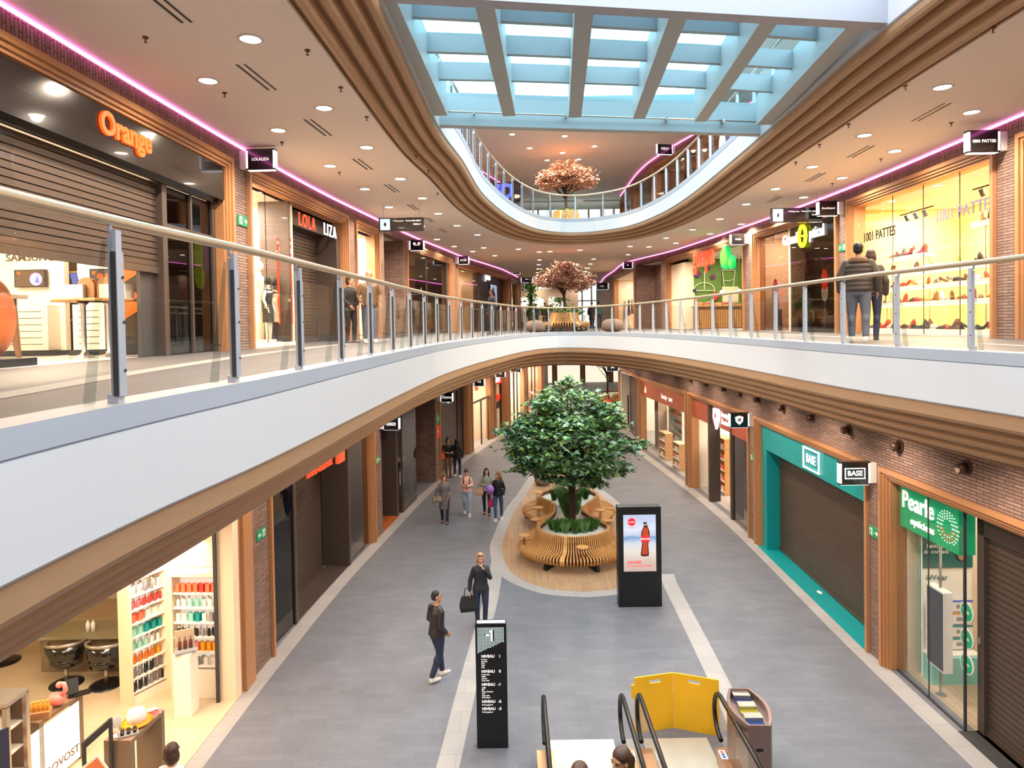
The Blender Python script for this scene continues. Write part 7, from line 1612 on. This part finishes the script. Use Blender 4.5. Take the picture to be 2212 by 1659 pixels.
    if coat: rings += [(coat, .20 * w, .165 * w), ((coat + .92) / 2, .185 * w, .15 * w)]
    rings += [(.89, .186 * w, .148 * w), (.96, .180 * w, .138 * w), (1.04, (.156 if female else .166) * w, .124 * w), (1.14, (.146 if female else .163) * w, .118 * w), (1.25, .162 * w, .126 * w), (1.35, .176 * w, .122 * w), (1.405, .168, .1), (1.445, .125, .085), (1.475, .08, .076)]
    c.loft([ell(tuple(Vector((0, 0, z)) + ln(z)), a, d) for z, a, d in rings])
    if female: c.ball(Vector((.06, -.068, 1.27)) + ln(1.27), (.06 * w, .058 * w, .062), 12, 8); c.ball(Vector((-.06, -.068, 1.27)) + ln(1.27), (.06 * w, .058 * w, .062), 12, 8); c.ball(Vector((0, -.07, 1.27)) + ln(1.27), (.06 * w, .045 * w, .055), 12, 8)
    for i in range(2):
        ext = (.012 if top not in ('puffer', 'coat_grey') else .026)
        if short_sleeve: capsule(c, sh[i], sh[i].lerp(elb[i], .6), .056 * w + ext, .05 * w + ext)
        else: capsule(c, sh[i], elb[i], .046 * w + ext, .040 * w + ext); capsule(c, elb[i], wri[i].lerp(elb[i], .08), .041 * w + ext, .03 * w + ext)
    if top == 'puffer':
        for z in (.92, 1.0, 1.08, 1.16, 1.24, 1.32): c.loft([ell((0, 0, z - .02), .19 * w, .145 * w), ell((0, 0, z + .015), .2 * w, .155 * w), ell((0, 0, z + .045), .19 * w, .145 * w)])
    remeshed(c, top, 'top' if not coat else 'coat', o, vox * 1.1, 3)
    if not upper_only:
        c = MB()
        c.loft([ell(tuple(Vector((0, 0, z)) + ln(z)), a, d) for z, a, d in ((.82, .15 * w, .118 * w), (.90, .166 * w, .122 * w), (.97, .152 * w, .118 * w), (1.0, .146 * w, .112 * w))])
        for i in range(2):
            capsule(c, hips[i], knees[i], .098 * w, .068 * w); capsule(c, knees[i], ankles[i] + Vector((0, 0, .03)), .066 * w, .05 * w if not boots else .046); c.ball(knees[i].lerp(ankles[i], .3) + Vector((0, .015, 0)), (.062 * w, .064 * w, .12), 12, 8)
        remeshed(c, bottom, 'trousers', o, vox * 1.1, 3)
        for i in range(2):
            c = MB(); a = ankles[i]
            c.loft([[(a.x - .045, a.y + .06, a.z - .085), (a.x + .045, a.y + .06, a.z - .085), (a.x + .05, a.y - .12, a.z - .085), (a.x + .03, a.y - .2, a.z - .085), (a.x - .03, a.y - .2, a.z - .085), (a.x - .05, a.y - .12, a.z - .085)],
                    [(a.x - .045, a.y + .06, a.z - .03), (a.x + .045, a.y + .06, a.z - .03), (a.x + .045, a.y - .11, a.z - .03), (a.x + .025, a.y - .19, a.z - .045), (a.x - .025, a.y - .19, a.z - .045), (a.x - .045, a.y - .11, a.z - .03)]])
            capsule(c, a + Vector((0, .005, -.02)), a + Vector((0, 0, .02 + boots)), .05, .05 + boots * .05)
            remeshed(c, shoes, 'shoe', o, .012, 1)
    # --- hair
    h = MB()
    h.ball(T((0, .026, .052)), (.087, .1, .092), 18, 12, R=Rh)
    if style == 'short': h.ball(T((0, .05, .0)), (.082, .07, .075), 14, 10, R=Rh)
    if style == 'balding': h = MB(); h.ball(T((0, .045, .01)), (.086, .075, .075), 16, 10, R=Rh); h.ball(T((0, .022, .062)), (.08, .088, .072), 16, 10, R=Rh)
    if style in ('bob', 'long', 'bun', 'curly'):
        h.ball(T((0, .055, -.01)), (.092, .075, .09), 16, 10, R=Rh)
        for s in (-1, 1): h.ball(T((s * .078, .02, -.03)), (.025, .05, .08), 12, 8, R=Rh)
    if style == 'bob': h.ball(T((0, .05, -.075)), (.09, .06, .055), 14, 8, R=Rh)
    if style in ('long', 'curly'):
        L_ = .34 if style == 'long' else .3
        h.loft([ell(tuple(T((0, .05, -.02))), .09, .06, 14), ell(tuple(T((0, .085, -.16))), .115 if style == 'curly' else .1, .055, 14), ell(tuple(T((0, .11, -L_))), .09, .035, 14)])
        for s in (-1, 1): capsule(h, T((s * .085, .01, -.02)), T((s * .105, -.04, -.24)), .032, .028 if style == 'curly' else .02)
    if style == 'bun': h.ball(T((0, .04, .155)), (.05, .05, .045), 14, 10, R=Rh)
    if style == 'ponytail':
        h.ball(T((0, .06, 0)), (.08, .06, .07), 14, 9, R=Rh); h.tube([tuple(T(p)) for p in ((0, .12, .03), (0, .16, -.03), (.0, .15, -.15), (0, .12, -.26))], [.03, .04, .035, .012], 10)
    if style == 'cap': h = MB(); h.ball(T((0, .012, .06)), (.088, .1, .075), 16, 10, R=Rh); h.ball(T((0, -.1, .04)), (.06, .06, .012), 12, 8, R=Rh)
    remeshed(h, hair, 'hair', o, vox, 1)
    if hood: remeshed(MB().loft([ell((0, .03, 1.40), .17, .1), ell((0, .04, 1.46), .16, .1), ell((0, .05, 1.5), .12, .08)]), hood, 'hood', o, .015, 2)
    return o
def fp(px, py, z=0): p = at(px, py, z); return (p.x, p.y, z)
def bagmesh(name, label, cat, loc, rot, w, h, d, m, strap=.2, parent=None, round_=False):
    o = thing(name, label, cat, loc, rot); b = MB()
    b.loft([[(-w / 2, -d / 2, 0), (w / 2, -d / 2, 0), (w / 2, d / 2, 0), (-w / 2, d / 2, 0)], [(-w * .55, -d * .6, h * .3), (w * .55, -d * .6, h * .3), (w * .55, d * .6, h * .3), (-w * .55, d * .6, h * .3)], [(-w * .42, -d * .2, h), (w * .42, -d * .2, h), (w * .42, d * .2, h), (-w * .42, d * .2, h)]], 0, False); b.build('bag_body', m, o)
    b = MB()
    for s in (-1, 1): b.tube([(-w * .25, s * d * .15, h * .95), (-w * .18, s * d * .1, h + strap * .8), (0, 0, h + strap), (w * .18, s * d * .1, h + strap * .8), (w * .25, s * d * .15, h * .95)], .008, 6)
    b.build('bag_handle', m, o); return o
R_ = math.radians
# man in the leather jacket: walks to the right, looking back towards the pylon
c_ = Vector(fp(946, 1466)); MAN = person('man in a black leather jacket and dark jeans walking beside the directory pylon', tuple(c_), R_(128), 1.72, 'skin_tan', 'hair_black', 'balding', 'leather', 'jeans_dark', 'shoe_white', ((.15, 0), (-.18, 0)),
    (((.245, .03, 1.14), (.20, -.13, .96)), ((-.235, .06, 1.13), (-.19, -.10, .95))), build=1.12, vox=.010, head_yaw=R_(-36))
c_ = Vector(fp(1040, 1351)); LADY = person('woman in black with a hand on her chin and sunglasses on her blond hair', tuple(c_), R_(8), 1.66, 'skin', 'hair_blond', 'bob', 'knit_black', 'jeans_dark', 'shoe_dark', ((.06, 0.0), (-.05, 0)),
    (((.225, -.06, 1.17), (.06, -.17, 1.42)), ((-.25, .02, 1.12), (-.27, -.02, .87))), female=True, build=1.06, vox=.010)
g_ = MB(); 
for s in (-1, 1): g_.ball((s * .035, -.085, 1.715), (.03, .012, .018), 10, 8)
g_.bar((-.01, -.095, 1.715), (.01, -.095, 1.715), .006, .006); g_.build('sunglasses', 'gloss_black', LADY)
bagmesh('tote_bag', 'black shopping tote hanging from the hand of the woman in black', 'bag', (LADY.location.x - .30, LADY.location.y - .05, .36), .2, .34, .34, .14, 'bag_black', .2)
# group of four walking towards the camera
c_ = fp(961, 1129); person('woman walking in a long grey tweed coat with a taupe shoulder bag', c_, R_(6), 1.66, 'skin', 'hair_red', 'bob', 'coat_grey', 'jeans_dark', 'shoe_dark', ((.12, 0), (-.10, 0)), (((.24, .02, 1.14), (.15, -.16, 1.0)), ((-.25, .0, 1.14), (-.25, -.15, 1.0))), True, coat=.52, build=1.05, hood='coat_grey', boots=.18, under='white_cloth')
bagmesh('shoulder_bag', 'taupe shoulder bag at the side of the woman in the grey coat', 'bag', (c_[0] - .24, c_[1] - .16, .76), .3, .3, .22, .12, 'bag_taupe', .3)
c_ = fp(1009, 1112); o = person('young woman in pale pink sweater and light jeans looking down at her phone', c_, R_(3), 1.66, 'skin', 'hair_brown', 'short', 'pink_knit', 'jeans_light', 'shoe_white', ((.16, .02), (-.14, 0)), (((.22, .0, 1.14), (.05, -.24, 1.14)), ((-.22, .0, 1.14), (-.05, -.24, 1.14))), True, head_pitch=.5)
for s in (-1, 1): MB().tube([(s * .12, -.10, 1.12), (s * .12, -.135, 1.3), (s * .11, -.06, 1.45), (s * .1, .06, 1.42)], .016, 8).build('backpack_strap', 'black_cloth', o)
MB().ball((0, .17, 1.2), (.14, .08, .2), 14, 10).build('backpack', 'black_cloth', o); q = thing('phone', 'dark phone held in both hands by the woman in pink', 'phone', (c_[0], c_[1] - .27, 1.09), 0); MB().obox((0, 0, 0), (.035, 0, 0), (0, .06, .03), (0, -.003, .005)).build('handset', 'black', q)
c_ = fp(1052, 1110); person('woman with long dark curly hair in a grey green cardigan behind the balloon', c_, R_(4), 1.66, 'skin', 'hair_black', 'curly', 'sage', 'black_cloth', 'shoe_dark', ((.15, 0), (-.1, 0)), (((.23, .02, 1.14), (.16, -.17, 1.05)), ((-.24, .0, 1.12), (-.13, -.2, 1.16))), True, boots=.15)
bagmesh('hand_bag', 'tan hand bag on the arm of the woman with curly hair', 'bag', (c_[0] - .27, c_[1] - .1, .72), .2, .28, .24, .12, 'bag_tan', .22)
c_ = fp(1077, 1122); person('woman with long blond hair in a black jacket and blue jeans, head turned', c_, R_(-4), 1.68, 'skin', 'hair_dkblond', 'long', 'black_cloth', 'jeans_blue', 'shoe_white', ((-.1, 0.02), (.2, 0)), (((.23, .03, 1.14), (.2, -.12, .93)), ((-.23, .0, 1.13), (-.2, -.17, .97))), True, head_yaw=R_(-55), build=1.0)
q = thing('balloon', 'purple balloon carried in front of the two women at the right of the group', 'balloon', (c_[0] - .27, c_[1] - .28, 1.12), 0); MB().ball((0, 0, 0), (.14, .14, .165), 20, 14).cyl((0, 0, -.18), (0, 0, -.16), .02, .008, 8).build('balloon', 'purple_balloon', q); MB().cyl((0, 0, -.3), (0, 0, -.17), .004, n=6).build('string', 'white_paint', q)
bagmesh('shopping_bag', 'bright pink shopping bag hanging low between the two women', 'bag', (c_[0] - .22, c_[1] - .02, .46), .5, .24, .28, .08, 'bag_pink', .2)
# two people talking in front of the shutter
c_ = fp(966, 1037); person('person with dark hair bun in black t-shirt holding an orange flyer bag before the shutter', (c_[0], c_[1] + .6, 0), R_(20), 1.76, 'skin_tan', 'hair_black', 'bun', 'black_cloth', 'khaki', 'shoe_dark', ((0, 0), (0, 0)), (((.24, .0, 1.13), (.1, -.2, 1.12)), ((-.24, .0, 1.13), (-.08, -.22, 1.13))), short_sleeve=True)
bagmesh('shoulder_bag', 'orange bag at the hip of the person with the hair bun', 'bag', (c_[0] - .26, c_[1] + .45, .85), .2, .26, .24, .1, 'orange_bag', .25)
c_ = fp(988, 1030); person('woman seen from behind with long dark hair, black jacket and blue jeans before the shutter', c_, R_(165), 1.72, 'skin', 'hair_black', 'long', 'black_cloth', 'jeans_dark', 'shoe_white', ((.05, .06), (-.05, -.06)), None, True)
# upper left: couple at the railing
c_ = fp(767, 741, Z0); person('woman in dark jacket and leggings standing at the left railing beside the man', (c_[0] - .1, c_[1], Z0), R_(60), 1.64, 'skin_tan', 'hair_black', 'bun', 'black_cloth', 'black_cloth', 'shoe_dark', ((.04, 0), (-.04, 0)), (((.23, .0, 1.14), (.15, -.14, 1.0)), ((-.23, .0, 1.13), (-.17, -.14, .98))), True)
c_ = fp(800, 740, Z0); person('bald man with a brown jacket and jeans standing behind the left railing', c_, R_(20), 1.80, 'skin_tan', 'skin_tan', 'balding', 'khaki', 'denim_grey', 'shoe_white', ((.05, .03), (-.04, -.03)), (((.27, .03, 1.14), (.24, -.12, .98)), ((-.27, .03, 1.13), (-.22, -.14, .98))), build=1.12)
c_ = at(1063, 722, Z0); c_ = (c_.x, c_.y, Z0); person('man with dark hair and patterned jacket by the railing in front of the blue poster', (c_[0], c_[1] if c_[1] < 34 else 31.0, Z0), R_(-60), 1.78, 'skin_dark', 'hair_black', 'short', 'knit_black', 'denim_grey', 'shoe_dark', ((.08, 0), (-.08, 0)), None)
# right: man in the parka in front of the shoe shop
c_ = at(1858, 736, Z0); px_ = atY(1855, 735, 12.3); person('person in a dark parka with brown hood seen from behind before the shoe shop', (px_.x, 11.0 if False else px_.y, Z0), R_(150), 1.76, 'skin_tan', 'hair_black', 'short', 'puffer', 'denim_grey', 'shoe_white', ((.06, .03), (-.06, -.03)), (((.3, .03, 1.14), (.3, -.03, .9)), ((-.3, .03, 1.14), (-.3, -.03, .9))), build=1.18, hood='khaki')
px_ = atY(1882, 735, 12.9); person('second person mostly hidden behind the one in the parka, in a dark puffed jacket', (px_.x, px_.y, Z0), R_(150), 1.70, 'skin_tan', 'hair_brown', 'bob', 'puffer', 'jeans_dark', 'shoe_dark', ((.04, 0), (-.04, 0)), None, True, build=1.05)
# bottom edge
p = at(371, 1606, 1.70); person('person with brown bob hair and white top seen from behind at the bottom left edge', (p.x, p.y, 0), R_(168), 1.70, 'skin', 'hair_brown', 'bob', 'white_cloth', 'jeans_dark', 'shoe_dark', female=True, build=1.0)
p = at(1345, 1622, 2.86); person('woman with brown ponytail and yellow green collar riding up the escalator at the bottom edge', (p.x - .02, p.y, 1.20), R_(-35), 1.68, 'skin_tan', 'hair_brown', 'ponytail', 'hivis', 'jeans_dark', 'shoe_dark', female=True, head_yaw=R_(-18), vox=.010)
p = at(1229, 1646, 2.86); person('person with brown hair whose head top just shows at the bottom edge on the escalator', (p.x + .1, p.y, 1.17), R_(160), 1.68, 'skin', 'hair_brown', 'short', 'cloth_navy', 'jeans_dark', 'shoe_dark')
# distant figures
far_p = [(1146, 50, 'black_cloth', 'denim_grey', 'hair_black', 'dark figure at the far left of the bright hall beside the hanging plants'), (1158, 48, 'cloth_navy', 'black_cloth', 'hair_brown', 'dark standing figure right of the hanging plants'),
         (1178, 46, 'black_cloth', 'black_cloth', 'hair_black', 'dark figure just left of the pink tree bench'), (1279, 45, 'shoe_dark', 'black_cloth', 'hair_grey', 'figure in a long dark coat, left one of the pair right of the pink tree'),
         (1294, 44, 'teal_cloth', 'jeans_dark', 'hair_black', 'distant figure in grey green jacket and jeans, right one of the pair')]
for px, Y, tp, bt, hr, lb in far_p:
    p = atY(px, 710, Y); person(lb, (p.x, Y, Z0), R_(20 if px < 1250 else 170), 1.75, 'skin_tan', hr, 'short', tp, bt, 'shoe_dark', vox=.022, coat=.55 if 'coat' in lb else 0)
p = at(1313, 868, 1.25); person('seated looking person in a red brown jacket seen between the tree and the corner post', (p.x, p.y, 0), 0, 1.7, 'skin_tan', 'hair_black', 'long', 'sale_red', 'jeans_dark', 'shoe_dark', vox=.022)

# ------------------------------------------------------------------ far end of the lowest floor and outer shell
struct(MB().box(-3, 20, 78, 78.4, 0, C0).build('wall_far', 'cream_paint'))
for k in range(5):
    o = thing('storefront', 'bright distant shop front at the far end of the lowest floor, %s from the left' % ORD[k], 'shop front', (3.2 + k * 3.2, 77.9, 0), 0); MB().box(-1.3, 1.3, -.05, 0, 0, 3.6).build('lit_window', emis('far_window', (1, .86, .68), .9), o); MB().box(-1.5, -1.3, -.1, .1, 0, 3.9).box(1.3, 1.5, -.1, .1, 0, 3.9).box(-1.3, 1.3, -.1, .1, 3.6, 3.9).build('wooden_frame', 'frame_wood', o)
b = MB().box(-17, 20, -4.3, -4, -.3, 16.2); struct(b.build('wall_back', 'plaster'))
struct(MB().box(-17.3, -17, -4.3, 80, -.3, 16).build('wall_outer_left', 'plaster')); struct(MB().box(20, 20.3, -4.3, 80, -.3, 16).build('wall_outer_right', 'plaster')); struct(MB().box(-17, 20, 80, 80.3, -.3, 16).build('wall_far', 'plaster'))
# roof over the galleries on both sides of the near opening keeps the sky to the void
struct(MB().box(-17, -2.2, -4, 13.2, ZB + .8, ZB + 1.0).box(5.6, 20, -4, 13.2, ZB + .8, ZB + 1.0).build('ceiling', 'plaster'))
